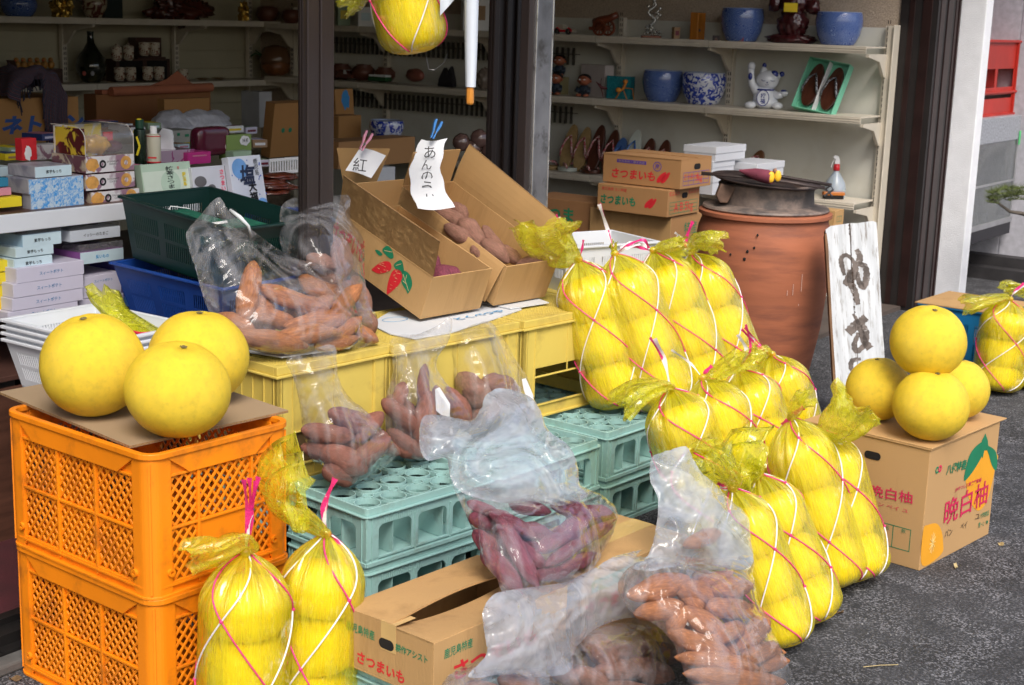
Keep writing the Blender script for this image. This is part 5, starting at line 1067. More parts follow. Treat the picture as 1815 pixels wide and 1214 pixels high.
# ================================================================== yellow crates
def yellow_crate(label, loc, yaw, W, L=.37, H=.300, open_front=False, topholes=True):
    t = thing('yellow_crate', label, 'crate', loc, yaw, 'yellow plastic crates')
    for side, ln in (('f', W), ('l', L), ('r', L), ('b', W)):
        m = xf(side, L, W); b = MB(); cw = .055
        b.box(.0, cw, .0, H-.028, -.020, .0, m).box(ln-cw, ln, .0, H-.028, -.020, .0, m)
        b.box(cw, ln-cw, H*.5 if open_front and side == 'f' else H*.42, H-.028, -.008, -.004, m)
        b.box(cw, ln-cw, H*.42-.004, H*.42, -.010, -.0005, m)
        for q_ in range(1, 6 if side in 'lr' else 2): b.box(cw+(ln-2*cw)*q_/(6 if side in 'lr' else 2)-.002, cw+(ln-2*cw)*q_/(6 if side in 'lr' else 2)+.002, H*.42, H-.03, -.0045, -.001, m)
        b.box(cw, ln-cw, .0, H*.13, -.008, -.004, m).box(0, ln, .0, .006, -.01, .003, m).box(0, ln, H*.13-.003, H*.13+.001, -.01, .001, m)
        for x in (.012, .05, ln-.05, ln-.012): b.box(x-.0015, x+.0015, .006, H-.03, -.001, .0025, m)
        if not (open_front and side == 'f'):
            for k in range(1, 4): b.box(cw+(ln-2*cw)*k/4-.002, cw+(ln-2*cw)*k/4+.002, .006, H*.13, -.006, -.001, m)
        b.build('side_wall', YELP, t, bevel=.001)
    MB().box(-.008, W+.008, -.008, .010, H-.028, H-.022).box(-.008, W+.008, L-.010, L+.008, H-.028, H-.022).box(-.008, .010, .010, L-.010, H-.028, H-.022).box(W-.010, W+.008, .010, L-.010, H-.028, H-.022).build('lip', YELP, t, bevel=.0015)
    MB().box(.0, W, .0, .014, H-.022, H).box(.0, W, L-.014, L, H-.022, H).box(.0, .014, .014, L-.014, H-.022, H).box(W-.014, W, .014, L-.014, H-.022, H).build('rim', YELP, t, bevel=.002)
    b = MB(); n = int(W/.011); n2 = int(L/.011)
    for i in range(n): b.box(.014+i*.011, .0175+i*.011, .012, L-.012, H-.008, H-.002) if .0175+i*.011 < W-.012 else None
    for j in range(n2): b.box(.012, W-.012, .014+j*.011, .0175+j*.011, H-.007, H-.001) if .0175+j*.011 < L-.012 else None
    b.build('mesh_top', YELP, t)
    if not open_front: MB().box(.0085, W-.0085, .0085, L-.0085, H*.1, H*.45).build('inner_shade', M('crate_shadow_fill', (.10, .06, .02), .8), t)  # dark block painting the crate's inner shade behind the side openings
    return t
def footed(a, z): v = a.copy(); v.z = z; return v
y1 = Z(491, 652, .59); y1e = Z(690, 612, .59); yw1 = math.atan2(y1e.y-y1.y, y1e.x-y1.x)
yellow_crate('left yellow plastic crate with a mesh top under the big potato bag', footed(y1, .29), yw1, (y1e-y1).length)
y2 = Z(697, 613, .59); y2e = Z(922, 570, .59); yw2 = math.atan2(y2e.y-y2.y, y2e.x-y2.x)
yellow_crate('middle yellow plastic crate with a mesh top under the tilted cartons', footed(y2, .29), yw2, (y2e-y2).length)
y3 = Z(930, 570, .59); yw3 = R(48)
yellow_crate('right yellow plastic crate with an open front beside the pomelo bags', footed(y3, .29), yw3, .40, open_front=True)
for q, yy, ww, lb in ((y1, yw1, .44, 'teal bottle crate hidden under the left yellow crate'), (y2, yw2, .44, 'teal bottle crate hidden under the middle yellow crate')):
    o_ = footed(q, 0) + Vector((-math.sin(yy), math.cos(yy), 0))*.07
    a_ = teal_crate(lb.replace('hidden ', ''), o_+Vector((0, 0, .145)), yy, W=min(ww, .40))
# ================================================================== potato cartons
def open_box(t, W, L, H, mat=CARD, th=.004):
    MB().box(0, W, 0, L, 0, th).box(0, W, 0, th, th, H).box(0, W, L-th, L, th, H).box(0, th, th, L-th, th, H).box(W-th, W, th, L-th, th, H).build('tray', mat, t, bevel=.0008)
t = thing('carton', 'front sweet potato carton with half-open flaps at the bottom of the display', 'carton', pc+Vector((0, 0, .148)), yP); W_, L_, H_ = .411, .256, .122
open_box(t, W_, L_, H_)
fp = [[(W_*i/20, L_-(L_*.55)*j/6, H_+.0015+.012*math.sin(i/20*math.pi)*j/6*1.4+(.004*j/6)) for j in range(7)] for i in range(21)]
def sheet(P, name, mat, parent, th=.004):
    b = MB(); n, q = len(P), len(P[0]); vs = [p for r_ in P for p in r_]+[(p[0], p[1], p[2]-th) for r_ in P for p in r_]; N = n*q; fs = []
    for i in range(n-1):
        for j in range(q-1):
            a = i*q+j; fs += [(a, a+1, a+q+1, a+q), (N+a+q, N+a+q+1, N+a+1, N+a)]
    for i in range(n-1): fs += [(i*q, (i+1)*q, N+(i+1)*q, N+i*q), ((i+1)*q+q-1, i*q+q-1, N+i*q+q-1, N+(i+1)*q+q-1)]
    for j in range(q-1): fs += [(j+1, j, N+j, N+j+1), ((n-1)*q+j, (n-1)*q+j+1, N+(n-1)*q+j+1, N+(n-1)*q+j)]
    return b.add(vs, fs).build(name, mat, parent)
sheet(fp, 'flap', CARD, t)
fp = [[(W_*i/20, .002+(L_*.47)*j/6, H_+.001-.022*math.sin(i/20*math.pi)**.7*j/6) for j in range(7)] for i in range(21)]
sheet([r_[::-1] for r_ in fp][::-1][::-1], 'flap', CARD, t)
MB().box(.0, .055, L_*.40, L_*.56, H_+.0045, H_+.0052).box(-.0008, -.0001, L_*.40, L_*.56, H_*.55, H_+.0045).build('tape', M('clear_brown_tape', L3(196, 164, 112), .25), t)
hole(t, face('l', 0, L_*.5, H_*.66), .042, .022)
txt('さつまいも', L_*.52, RED, t, face('l', 0, L_*.56, H_*.22) @ Matrix.Rotation(R(-2), 4, 'Z'), off=.0008, bold=.03, shear=.05, height=.026)
txt('鹿児島特産', L_*.32, GREEN, t, face('l', 0, L_*.79, H_*.72), off=.0008, bold=.012, height=.021); txt('耕作アシスト', L_*.34, GREEN, t, face('l', 0, L_*.23, H_*.68), off=.0008, bold=.025, height=.017)
txt('鹿児島特産', W_*.20, GREEN, t, face('f', W_*.17, 0, H_*.74), off=.0008, bold=.012, height=.021); txt('さつまいも', W_*.62, RED, t, face('f', W_*.45, 0, H_*.36), off=.0008, bold=.035, height=.040)
MB().prism([(.012, .0), (.055, .0), (.03, .02), (.012, .03)], 'y', -.0008, -.0003).build('green_mark', GREEN, t)
t = thing('carton', 'closed sweet potato carton with a green lettered band behind the purple potatoes', 'carton', bc+Vector((0, 0, .148))+exP*.004, yP)
W2, L2 = .40, .256
MB().box(0, W2, 0, L2, 0, H_).build('body', CARD, t, bevel=.002); MB().box(.001, W2-.001, L2*.5-.001, L2*.5+.001, H_, H_+.0006).box(0, W2, L2*.38, L2*.62, H_+.0003, H_+.0005).build('seam', M('clear_brown_tape', (.5, .4, .25), .25), t)
MB().box(W2*.08, W2*.5, -.001, -.0003, H_*.66, H_*.88).build('green_band', GREEN, t); txt('鹿児島県・種子島産', W2*.39, CARD, t, face('f', W2*.29, 0, H_*.77), off=.0016, bold=.02); txt('さつまいも', W2*.55, RED, t, face('f', W2*.3, 0, H_*.36), off=.0008, bold=.04)
# the two tilted cartons
def tilted(label, loc, yaw, tilt, W, H, L, left_h, right_h, flapback=.0, front=False):
    t = thing('carton', label, 'carton', loc, 0); t.rotation_euler = (Matrix.Rotation(yaw, 3, 'Z') @ Matrix.Rotation(tilt, 3, 'X')).to_euler()
    open_box(t, W, L, H, CARD)
    if left_h: sheet([[(-.001+.002-.004*math.sin(j/6*2)+ -.012*(j/6)**2, L*i/12, H+left_h*j/6) for j in range(7)][::1] for i in range(13)], 'side_flap', CARD, t, .0) ; 
    if left_h: sheet([[(.003-.004*math.sin(j/6*2)+ -.012*(j/6)**2, L*i/12, H+left_h*j/6) for j in range(7)][::-1] for i in range(13)], 'side_flap_lining', CARDIN, t, .0)
    if right_h:
        sheet([[(W-.003+.02*(j/6)**2, L*i/12, H+right_h*j/6*(1-.25*(1-i/12))) for j in range(7)] for i in range(13)], 'side_flap', CARDIN, t, .0); sheet([[(W+.001+.02*(j/6)**2, L*i/12, H+right_h*j/6*(1-.25*(1-i/12))) for j in range(7)][::-1] for i in range(13)], 'side_flap_lining', CARD, t, .0)
        ce = MB(); ce.tube([(W+.019, L*i/12, H+right_h*(1-.25*(1-i/12))) for i in range(13)], .0022, 4).build('cut_edge', CEDGE, t)
    if left_h: MB().tube([(-.010-.004*math.sin(2)-.0, L*i/12, H+left_h) for i in range(13)], .0022, 4).build('cut_edge', CEDGE, t)
    return t
tb1 = tilted('left tilted open carton printed with two red sweet potatoes', Vector((-.261, 4.088, .603)), .846, .349, .247, .133, .419, .115, 0)
tb1m = Matrix.Translation(tb1.location) @ tb1.rotation_euler.to_matrix().to_4x4()
MB().box(.01, .237, .416, .42, .133, .22).box(.0, .004, .0, .419, .13, .136).build('back_flap', CARDIN, tb1)
# printed potatoes and leaves on its left side
m4 = face('l', 0, .15, .070) @ Matrix.Diagonal((1.45, 1.0, 1, 1))
def outline(pts, n=5): return [tuple(p) for p in spl(pts, n)]
def flatshape(parent, m4, pts, mat, name, off=.0012, n=5, smoothit=True):
    o = outline(pts, n) if smoothit else pts; return MB().add([m4 @ Vector((x, y, off)) for x, y in o], [tuple(range(len(o)))]).build(name, mat, parent)
flatshape(tb1, m4, [(.018, .022), (.030, .010), (.026, -.020), (.008, -.062), (.002, -.064), (-.002, -.03), (.002, .008)], RED, 'potato_picture')
flatshape(tb1, m4, [(-.006, .020), (-.016, .024), (-.034, .008), (-.052, -.026), (-.050, -.032), (-.030, -.026), (-.006, .002)], RED, 'potato_picture')
for pts in ([(.026, .026), (.046, .030), (.060, .008), (.056, -.024), (.050, -.020), (.030, -.004)], [(.0, .024), (.012, .050), (.022, .046), (.030, .024), (.018, .016)], [(-.040, .044), (-.030, .064), (-.016, .062), (-.006, .046), (-.012, .036), (-.026, .036)], [(-.05, .035), (-.058, .028), (-.044, .022), (-.036, .032)]):
    flatshape(tb1, m4, pts, GREEN, 'leaf_picture')
b = MB()
for a_, b_ in (((.030, .018), (.056, -.016)), ((.040, .008), (.040, .024)), ((.046, -.002), (.034, .0)), ((.006, .028), (.018, .042)), ((-.034, .046), (-.014, .056))): b.bar(m4 @ Vector((*a_, .0016)), m4 @ Vector((*b_, .0016)), .0014, .0004, m4.to_3x3() @ Vector((0, 0, 1)))
rs = random.Random(8)
for i in range(26):
    x, y = (rs.uniform(.004, .024), rs.uniform(-.05, .015)) if i % 2 else (rs.uniform(-.040, -.012), rs.uniform(-.024, .012))
    b.bar(m4 @ Vector((x, y, .0016)), m4 @ Vector((x+.005, y+.002, .0016)), .0008, .0004, m4.to_3x3() @ Vector((0, 0, 1)))
b.build('print_lines', M('card_line', L3(205, 175, 130), .8), tb1)
txt('さつまいも', .15, RED, tb1, face('l', 0, .345, .070), off=.0012, bold=.03, height=.065)
tb2 = tilted('right tilted open carton with the handwritten card clipped on its back', Vector((-.06, 4.318, .603)), .829, .396, .232, .135, .50, .0, .13)
tb2m = Matrix.Translation(tb2.location) @ tb2.rotation_euler.to_matrix().to_4x4()
MB().box(.01, .215, .497, .501, .135, .25).build('back_flap', CARDIN, tb2)
sheet([[(-.030*(j/6), .01+.49*i/12, .135-.12*(j/6)**1.3) for j in range(7)] for i in range(13)], 'folded_flap', CARD, tb2, .004)
# ---- white sheet under the cartons with blue print
t = thing('cardboard_sheet', 'white printed cardboard sheet with blue lettering under the tilted cartons', 'cardboard', Z(760, 590, .5935), R(46))
WSM = M('white_printed_card', (.60, .63, .66), .6, var=.06, vs=5)
pts = [Z(*q, .5945)-t.location for q in ((655, 573), (690, 590), (735, 599), (800, 588), (870, 566), (925, 547), (900, 535), (850, 530), (760, 545), (690, 552))]
mi = Matrix.Rotation(-R(46), 3, 'Z'); pts = [mi @ p for p in pts]
MB().prism([(p.x, p.y) for p in pts], 'z', -.003, .0).build('sheet', WSM, t)
a = Z(850, 558, .5955)-t.location; txt('とくべつや', .20, SKYB, t, Matrix.Translation(mi @ a) @ Matrix.Rotation(R(2), 4, 'Z'), off=.0006, bold=.03, height=.03)
a = mi @ (Z(700, 566, .5955)-t.location); MB().ring((0, 0, 0), .035, .0335, .0006, 30, Matrix.Translation(a) @ Matrix.Diagonal((1.2, .8, 1, 1))).build('oval_print', SKYB, t)
t = thing('cardboard_sheet', 'grey card flap sticking out below the big bag of brown potatoes', 'cardboard', Z(500, 634, .600), R(40)); MB().prism([(0, 0), (.20, .0), (.30, .09), (.16, .20), (-.05, .12)], 'z', -.001, .003).build('sheet', M('grey_printed_card', (.42, .44, .45), .6, var=.1), t)
t = thing('cardboard_sheet', 'pale card under the right tilted carton', 'cardboard', Z(905, 548, .5955), R(48)); MB().prism([(0, 0), (.16, -.012), (.20, .10), (.0, .12)], 'z', .0, .003).build('sheet', WSM, t)
# ---- cards with clothespins
def paper(label, P, name='handwritten_card', mat=None):
    t = thing(name, label, 'card', P[0][0]); sheet([[tuple(Vector(p)-Vector(P[0][0])) for p in r_] for r_ in P], 'paper', mat or M('white_paper', (.74, .76, .79), .6, var=.03), t, .0006); return t
# long card hanging in the right carton: from the clipped top down over the potatoes
top = D(770, 247, 4.62); 
colm = []
for i in range(15):
    v_ = i/14; py = 247+v_*122; cx_ = [760, 748, 742, 744, 752, 760, 770][min(6, int(v_*6.99))]; cx_ = 770-17*math.sin(v_*math.pi)+2*v_; wv_ = 46+20*v_; d_ = 4.62-.30*v_+.02*math.sin(v_*6)
    colm.append([D(cx_-wv_/2+2*math.sin(i*5)+wv_*k/5, py+3*math.sin(k*.8), d_-.010*math.sin(k/5*math.pi)) for k in range(6)])
t = paper('long curled white card with handwritten kana clipped by the blue clothespin', colm)
INK = BLACK
for ch, px, py, sz_, dd in (('あ', 762, 270, 20, 4.555), ('ん', 756, 292, 18, 4.50), ('の', 757, 313, 20, 4.455), ('う', 757, 333, 18, 4.40), ('い', 763, 350, 15, 4.36)):
    q = D(px, py, dd-.012); k = q.y/F; mm = Matrix.Translation(q-t.location) @ Matrix((RT, UP, -FW)).transposed().to_4x4()
    txt(ch, sz_*k, INK, t, mm, bold=.0, name='handwriting')
for px, py in ((768, 292), (780, 293)): pass
mm = Matrix((RT, UP, -FW)).transposed().to_4x4()
colm = []
for i in range(9):
    v_ = i/8; colm.append([D(638-26*v_+ (46)*k/4, 262+40*v_+12*k/4+ -2*math.sin(k), 4.42-.04*v_) for k in range(5)])
t = paper('white card with a handwritten kanji clipped by the pink clothespin', colm)
q = D(638, 292, 4.36); txt('紅', 24*q.y/F, INK, t, Matrix.Translation(q-t.location) @ mm @ Matrix.Rotation(R(-8), 4, 'Z'), bold=.0, name='handwriting')
MB().add([D(x, y, 4.47)-t.location for x, y in ((597, 262), (692, 263), (668, 322), (610, 330))], [(0, 1, 2, 3)]).build('backing_flap', CARDIN, None).location = t.location; tag(bpy.data.objects['backing_flap'], 'cardboard flap behind the card with the pink clothespin', 'cardboard')
_o = bpy.data.objects['backing_flap']; _o.modifiers.new('s', 'SOLIDIFY').thickness = .004
def peg(px, py, d, col, label, ang, L=.062):
    t = thing('clothespin', label, 'clothespin', D(px, py, d)); t.rotation_euler = ((Matrix((RT, UP, -FW)).transposed()) @ Matrix.Rotation(ang, 3, 'Z') @ Matrix.Rotation(R(25), 3, 'Y')).to_euler()
    m = M('peg_'+col[0], col[1], .35)
    for s_ in (-1, 1):
        b = MB().prism([(s_*.002, -L*.35), (s_*.006, -L*.3), (s_*.007, 0), (s_*.013, L*.35), (s_*.013, L*.62), (s_*.007, L*.64), (s_*.003, L*.1)], 'z', -.005, .005)
        b.build('jaw', m, t, bevel=.001)
    MB().ring((0, 0, -.006), .004, .0028, .012, 12).build('spring', M('spring_steel', (.4, .4, .4), .3, metal=.9), t)
peg(770, 234, 4.58, ('blue', (.06, .25, .65)), 'light blue clothespin on the long handwritten card', R(-22))
peg(645, 255, 4.38, ('pink', (.70, .30, .42)), 'pink clothespin on the kanji card', R(-26))
# ================================================================== baskets
def basket(label, loc, rot, W, L, H, mat, slots=True, taper=.82, name='plastic_basket', cat='basket', group=None, slotmode='v', inner=None, zmin=.2, zmax=.78):
    """open tapered basket: outer size at rim W x L"""
    t = thing(name, label, cat, loc, 0, group); t.rotation_euler = rot
    cx, cy = W/2, L/2
    def P(u, v, z, inn=0):
        k = taper+(1-taper)*z/H; return Vector((cx+(u-.5)*(W-2*inn)*k, cy+(v-.5)*(L-2*inn)*k, z))
    for side in 'flrb':
        b = MB(); n = max(6, int((W if side in 'fb' else L)/.0085))
        def Q(s_, z, inn=0): return {'f': P(s_, 0, z, inn), 'b': P(1-s_, 1, z, inn), 'l': P(0, 1-s_, z, inn), 'r': P(1, s_, z, inn)}[side]
        rows = [0, H*zmin, H*(zmin+zmax)/2-.004, H*(zmin+zmax)/2+.004, H*zmax, H]
        for i in range(n):
            s0_, s1_ = i/n, (i+1)/n; sm = s0_+(s1_-s0_)*.5
            pier = slots and (s0_ < .06 or s1_ > .94 or abs((s0_*3) % 1-.0) < .12 or (s0_*3) % 1 > .90)
            for r_ in range(5):
                z0, z1 = rows[r_], rows[r_+1]; solid = (not slots) or r_ in (0, 2, 4) or pier; e_ = s1_ if solid else sm
                a, b2, c, d = Q(s0_, z0), Q(e_, z0), Q(e_, z1), Q(s0_, z1); a1, b1, c1_, d1_ = Q(s0_, z0, .003), Q(e_, z0, .003), Q(e_, z1, .003), Q(s0_, z1, .003)
                b.add([a, b2, c, d, a1, b1, c1_, d1_], [(0, 1, 2, 3), (7, 6, 5, 4), (0, 4, 5, 1), (1, 5, 6, 2), (2, 6, 7, 3), (3, 7, 4, 0)])
        b.build('side', mat, t)
    MB().add([P(0, 0, 0), P(1, 0, 0), P(1, 1, 0), P(0, 1, 0), P(0, 0, .004), P(1, 0, .004), P(1, 1, .004), P(0, 1, .004)], [(3, 2, 1, 0), (4, 5, 6, 7), (0, 1, 5, 4), (1, 2, 6, 5), (2, 3, 7, 6), (3, 0, 4, 7)]).build('base', mat, t)
    rw = .009; MB().box(-rw, W+rw, -rw, .003, H-.002, H+.006).box(-rw, W+rw, L-.003, L+rw, H-.002, H+.006).box(-rw, .003, .003, L-.003, H-.002, H+.006).box(W-.003, W+rw, .003, L-.003, H-.002, H+.006).build('rim', mat, t, bevel=.002)
    return t
DGR = M('dark_green_plastic', (.003, .022, .019), .35, var=.2); BLU = M('blue_plastic', (.008, .05, .26), .38, var=.15); WHP = M('white_plastic', (.62, .65, .70), .4, var=.04)
# green basket tilted towards the viewer: far left corner seen at (215,348)
gb = As(216, 350, .46)
def rot_of(yaw, tilt, roll=0): return (Matrix.Rotation(yaw, 3, 'Z') @ Matrix.Rotation(tilt, 3, 'X') @ Matrix.Rotation(roll, 3, 'Y')).to_euler()
Wg = (As(372, 337, .46)-gb).length; Lg = .43; Hg = .165; yg = R(54)
rg = rot_of(yg, R(6)); Mg = rg.to_matrix(); org = gb - Mg @ Vector((0, Lg, Hg))
gbask = basket('dark green plastic basket tilted forward on the blue one, with green netting inside', org, rg, Wg, Lg, Hg, DGR, taper=.86)
GNET = M('green_cloth', (.004, .10, .06), .8, var=.3, vs=30, bump=.6, bs=120, bdist=.004)
t = thing('green_packet', 'folded dark green netting lying in the green basket', 'netting', org + Mg @ Vector((Wg*.5, Lg*.5, .10)), 0); t.rotation_euler = rg
MB().box(-Wg*.38, .02, .0, Lg*.36, -.04, .035).build('fold', GNET, t, bevel=.012); MB().box(-.02, Wg*.36, -Lg*.40, Lg*.05, -.04, .03).build('fold', GNET, t, bevel=.012)
MB().tube([(-.10, .10, .036), (-.06, .13, .05), (.0, .12, .04)], .0015, 5).tube([(-.06, -.02, .03), (.0, -.03, .034)], .005, 5).build('white_tie', WHITE, t)
bb = org + Vector((0, 0, -.142)); rb_ = rot_of(yg, R(2)); Mb_ = rb_.to_matrix()
basket('blue plastic basket under the dark green one', bb + E1*-.01 + E2*.01, rb_, Wg*1.02, Lg*1.02, .15, BLU, taper=.8)
t = thing('stand_box', 'low brown wooden stand under the blue basket', 'stand', on_shop(-5.33, -.0, .0), YAW); MB().box(0, .30, .04, .56, .56, .58).box(.0, .02, .04, .06, 0, .56).box(.28, .30, .04, .06, 0, .56).box(0, .02, .54, .56, 0, .56).box(.28, .3, .54, .56, 0, .56).build('stand', WDK, t)
t = thing('blue_sheet', 'folded bright blue plastic sheet behind the green basket', 'plastic sheet', As(470, 385, .5)); MB().ball((.03, .04, 0), .13, .10, .028, 40, 20, fn=lump(31, .35, 8)).build('sheet', M('blue_sheet', (.01, .08, .42), .25, bump=1, bs=25, coat=.4), t, smooth=True)
# white basket stack (left)
wb = Z(22, 572, .69)
yw_ = R(54); 
for i in range(4):
    lbw = ['bottom', 'second', 'third', 'top'][i]
    z = .69-.016*(3-i)
    e_w = Vector((math.cos(yw_), math.sin(yw_), 0)); e_w2 = Vector((-math.sin(yw_), math.cos(yw_), 0))
    o_ = Vector((wb.x, wb.y, z-.115)) - e_w2*.30*0
    basket(lbw+' white plastic basket of the nested stack behind the orange crate', o_-e_w2*.33+e_w*.0+e_w2*.0, (0, 0, yw_), .27, .36, .115, WHP, taper=.84, group='nested white baskets')
t = thing('stand_box', 'small dark stand under the white baskets', 'stand', Vector((wb.x, wb.y, 0))-E2*.27+E1*.05, YAW); MB().box(0, .16, .0, .24, .0, .52).build('stand', WDK, t, bevel=.003)
# white crate behind the pomelo bags
c_ = Z(1000, 430, .80); 
wbk = D(1012, 424, 4.75); yk = R(-34)
lc, wdk, dpk, htk = Vector(wbk), .0, .0, .0
basket('white plastic basket behind the top row of pomelo bags', D(1000, 520, 4.62)+Vector((0, 0, -.042)), (0, 0, R(32)), .36, .26, .185, WHP, taper=.93, zmin=.45, zmax=.82)
t = thing('yellow_crate_support', 'yellow crate under the white basket, behind the bags', 'crate', footed(y3, .29)+Vector((math.cos(yw3), math.sin(yw3), 0))*.42, yw3, 'yellow plastic crates'); MB().box(0, .36, .05, .37, 0, .30).build('body', YELP, t, bevel=.004); t.name = 'yellow_crate'
# ================================================================== clay jar with iron lid
jx = Vector((.965, 5.72, 0)); jk = 5.72/F
TC = M('terracotta', (.35, .115, .055), .7, var=.16, vs=3.5, stretch=(1, 1, 5), bump=.25, bs=14, dirt=(.17, .06, .038), dsc=3.2, dlo=.46, dhi=.74, bdist=.004)
SOOT = M('sooty_clay', (.10, .085, .08), .6, var=.5, vs=5, dirt=(.34, .25, .20), dsc=5, dlo=.45, dhi=.65, bump=.4, bs=40)
jar = thing('clay_jar', 'big terracotta roasting jar with a sooty lid beside the white board', 'jar', jx, 0); jar.scale = (1, 1, .908)
prof = [(.17, 0), (.185, .01), (.215, .15), (.242, .32), (.256, .48), (.262, .60), (.262, .68), (.254, .745), (.243, .775), (.243, .790), (.256, .797), (.256, .812), (.243, .818), (.228, .818), (.225, .79), (.0, .78)]
MB().lathe(prof, 96).build('body', TC, jar, smooth=True, angle=35)
b = MB(); rs = random.Random(3)
for (px, py, rr_) in ((1339, 409, 2.0), (1326, 417, 2.4), (1320, 432, 2.6), (1286, 425, 2), (1345, 384, 2)):
    q = D(px, py, 5.47)-jx; dd = Vector((q.x, q.y, 0)); dd = dd.normalized()*.2625; b.ball((dd.x, dd.y, q.z), rr_*jk, rr_*jk, rr_*jk*1.3, 8, 6)
b.build('burn_spot', DARK, jar)
b = MB()
for (px, py, ln) in ((1408, 480, 22), (1428, 462, 34), (1396, 492, 10), (1420, 520, 4)):
    q = D(px, py, 5.47)-jx; q2 = D(px, py+ln, 5.47)-jx; a = Vector((q.x, q.y, 0)).normalized()*.2635; b.bar((a.x, a.y, q.z), (a.x, a.y, q2.z), .0016, .001, (a.x, a.y, 0))
b.build('scratch', M('scratch', (.6, .42, .36), .8), jar)
MB().lathe([(.0, .819), (.238, .819), (.244, .826), (.240, .834), (.200, .842), (.185, .846), (.180, .90), (.187, .925), (.182, .930), (.165, .930), (.16, .88), (0, .87)], 72).build('lid_ring', SOOT, jar, smooth=True, angle=35)
IRON = M('rusty_iron', (.045, .032, .03), .55, metal=.4, var=.4, vs=9, dirt=(.10, .05, .03), dsc=12, dlo=.55, dhi=.7, bump=.3, bs=60)
pl = MB(); 
pl.lathe([(.0, .0), (.195, .0), (.212, .009), (.208, .012), (.19, .006), (0, .006)], 72); o = pl.build('iron_plate', IRON, jar, smooth=True, angle=35); o.location = (-.008, -.02, .936); o.rotation_euler = (R(2), R(4.5), 0)
bk = MB().prism([(-.03, 0), (.0, .0), (.03, .07), (-.03, .08), (-.045, .03)], 'y', -.02, .02); o = bk.build('wedge', M('brown_wedge', (.13, .075, .05), .7, var=.4, vs=20), jar, bevel=.004); o.location = (-.165, -.10, .855)
# iron tongs/strip lying across, sweet potato
zp = 5.55
t = thing('fire_tongs', 'long rusty iron tongs laid across the jar lid', 'tongs', Vector((jx.x, jx.y, .0)))
pa, pb_, pc_ = D(1243, 307, 5.60)-t.location, D(1330, 314, 5.58)-t.location, D(1462, 333, 5.52)-t.location
pa2 = D(1380, 312, 5.66)-t.location; pc2 = D(1474, 328, 5.60)-t.location
MB().tube([pa, pb_, (pb_+pc_)/2+Vector((0, 0, .004)), pc_], [.009, .008, .007, .009], 8, flat=.5).tube([pb_+Vector((0, .03, .004)), pa2, pc2], .006, 8).build('bars', IRON, t, smooth=True)
MB().tube([pc_+Vector((0, 0, -.005)), pc_+Vector((.02, -.01, .01)), pc_+Vector((.03, -.01, -.005)), pc_+Vector((.0, 0, -.03))], .004, 6).tube([pc_+Vector((0, 0, 0)), pc_+Vector((.03, 0, -.03))], .003, 6).build('wire_end', M('grey_wire', (.14, .14, .15), .4, metal=.8), t)
# ================================================================== white board with brush lettering
bl = D(1463, 690, 5.30)
brd = thing('sign_board', 'weathered white wooden board with faded brush lettering leaning by the jar', 'sign', Vector((0, 0, 0)))
# plane of the board: corners
zb_ = 0.0
A0 = Z(1500-8, 745, .0); 
TLc = D(1463, 398, 5.40); TRc = D(1552, 384, 5.40); BLc = D(1484, 760, 5.16); BRc = D(1575, 745, 5.16)
xax = (TRc-TLc).normalized(); yax = ((TLc-BLc)-(TLc-BLc).dot(xax)*xax).normalized(); zax = xax.cross(yax)
yax = (TLc-BLc).normalized(); xax = (xax-yax*xax.dot(yax)).normalized(); zax = xax.cross(yax); mb_ = Matrix((xax, yax, zax)).transposed().to_4x4(); mb_.translation = BLc; brd.matrix_world = mb_
Wb = (TRc-TLc).length; Hb = (TLc-BLc).length
WWD = M('weathered_white_paint', (.52, .55, .58), .8, var=.16, vs=5, stretch=(9, 1, 9), dirt=(.22, .20, .185), dsc=9, dlo=.53, dhi=.68, bump=.7, bs=22, bdist=.002); BWD = M('bare_wood', (.16, .085, .04), .8, var=.5, vs=9, stretch=(6, 1, 6), bump=.5, bs=30)
prof_ = [(0, 0)]+[(Wb+.001*math.sin(k), Hb*k/9) for k in range(0, 10)]+[(Wb*.93, Hb*1.008), (Wb*.6, Hb*1.0), (Wb*.5, Hb*1.002), (Wb*.1, Hb*.992), (.0, Hb*.975)]
MB().prism(prof_, 'z', -.001, .0).build('painted_face', WWD, brd); MB().prism([(x*1.0, y) for x, y in prof_], 'z', -.045, -.001).build('board', BWD, brd, bevel=.002)
MB().prism([(-.004, .1*Hb), (.006, .12*Hb), (.004, .5*Hb), (.006, .9*Hb), (.002, .96*Hb), (-.004, .95*Hb)], 'z', -.035, .0004).build('bare_edge', BWD, brd)
b = MB(); r5 = random.Random(2); xc = Wb*.47
cur = [(xc+.0015*math.sin(k*1.7), Hb*(1.0-.07*k)) for k in range(13)]
b.tube([(x, y, .0004) for x, y in cur], [.0035, .003, .003, .002, .0018, .0015, .001, .001, .001, .001, .0008, .0008, .0006], 6, flat=.3)
for k in range(40): y = Hb*r5.uniform(.55, .99); b.box(xc-.004*r5.random(), xc+.004*r5.random(), y, y+.004, .0002, .0008)
b.build('crack', M('crack', (.045, .025, .015), .9), brd)
BRUSH = M('faded_brush_ink', (.115, .095, .085), .8, var=.5, vs=25, dirt=(.40, .38, .37), dsc=30, dlo=.56, dhi=.68)
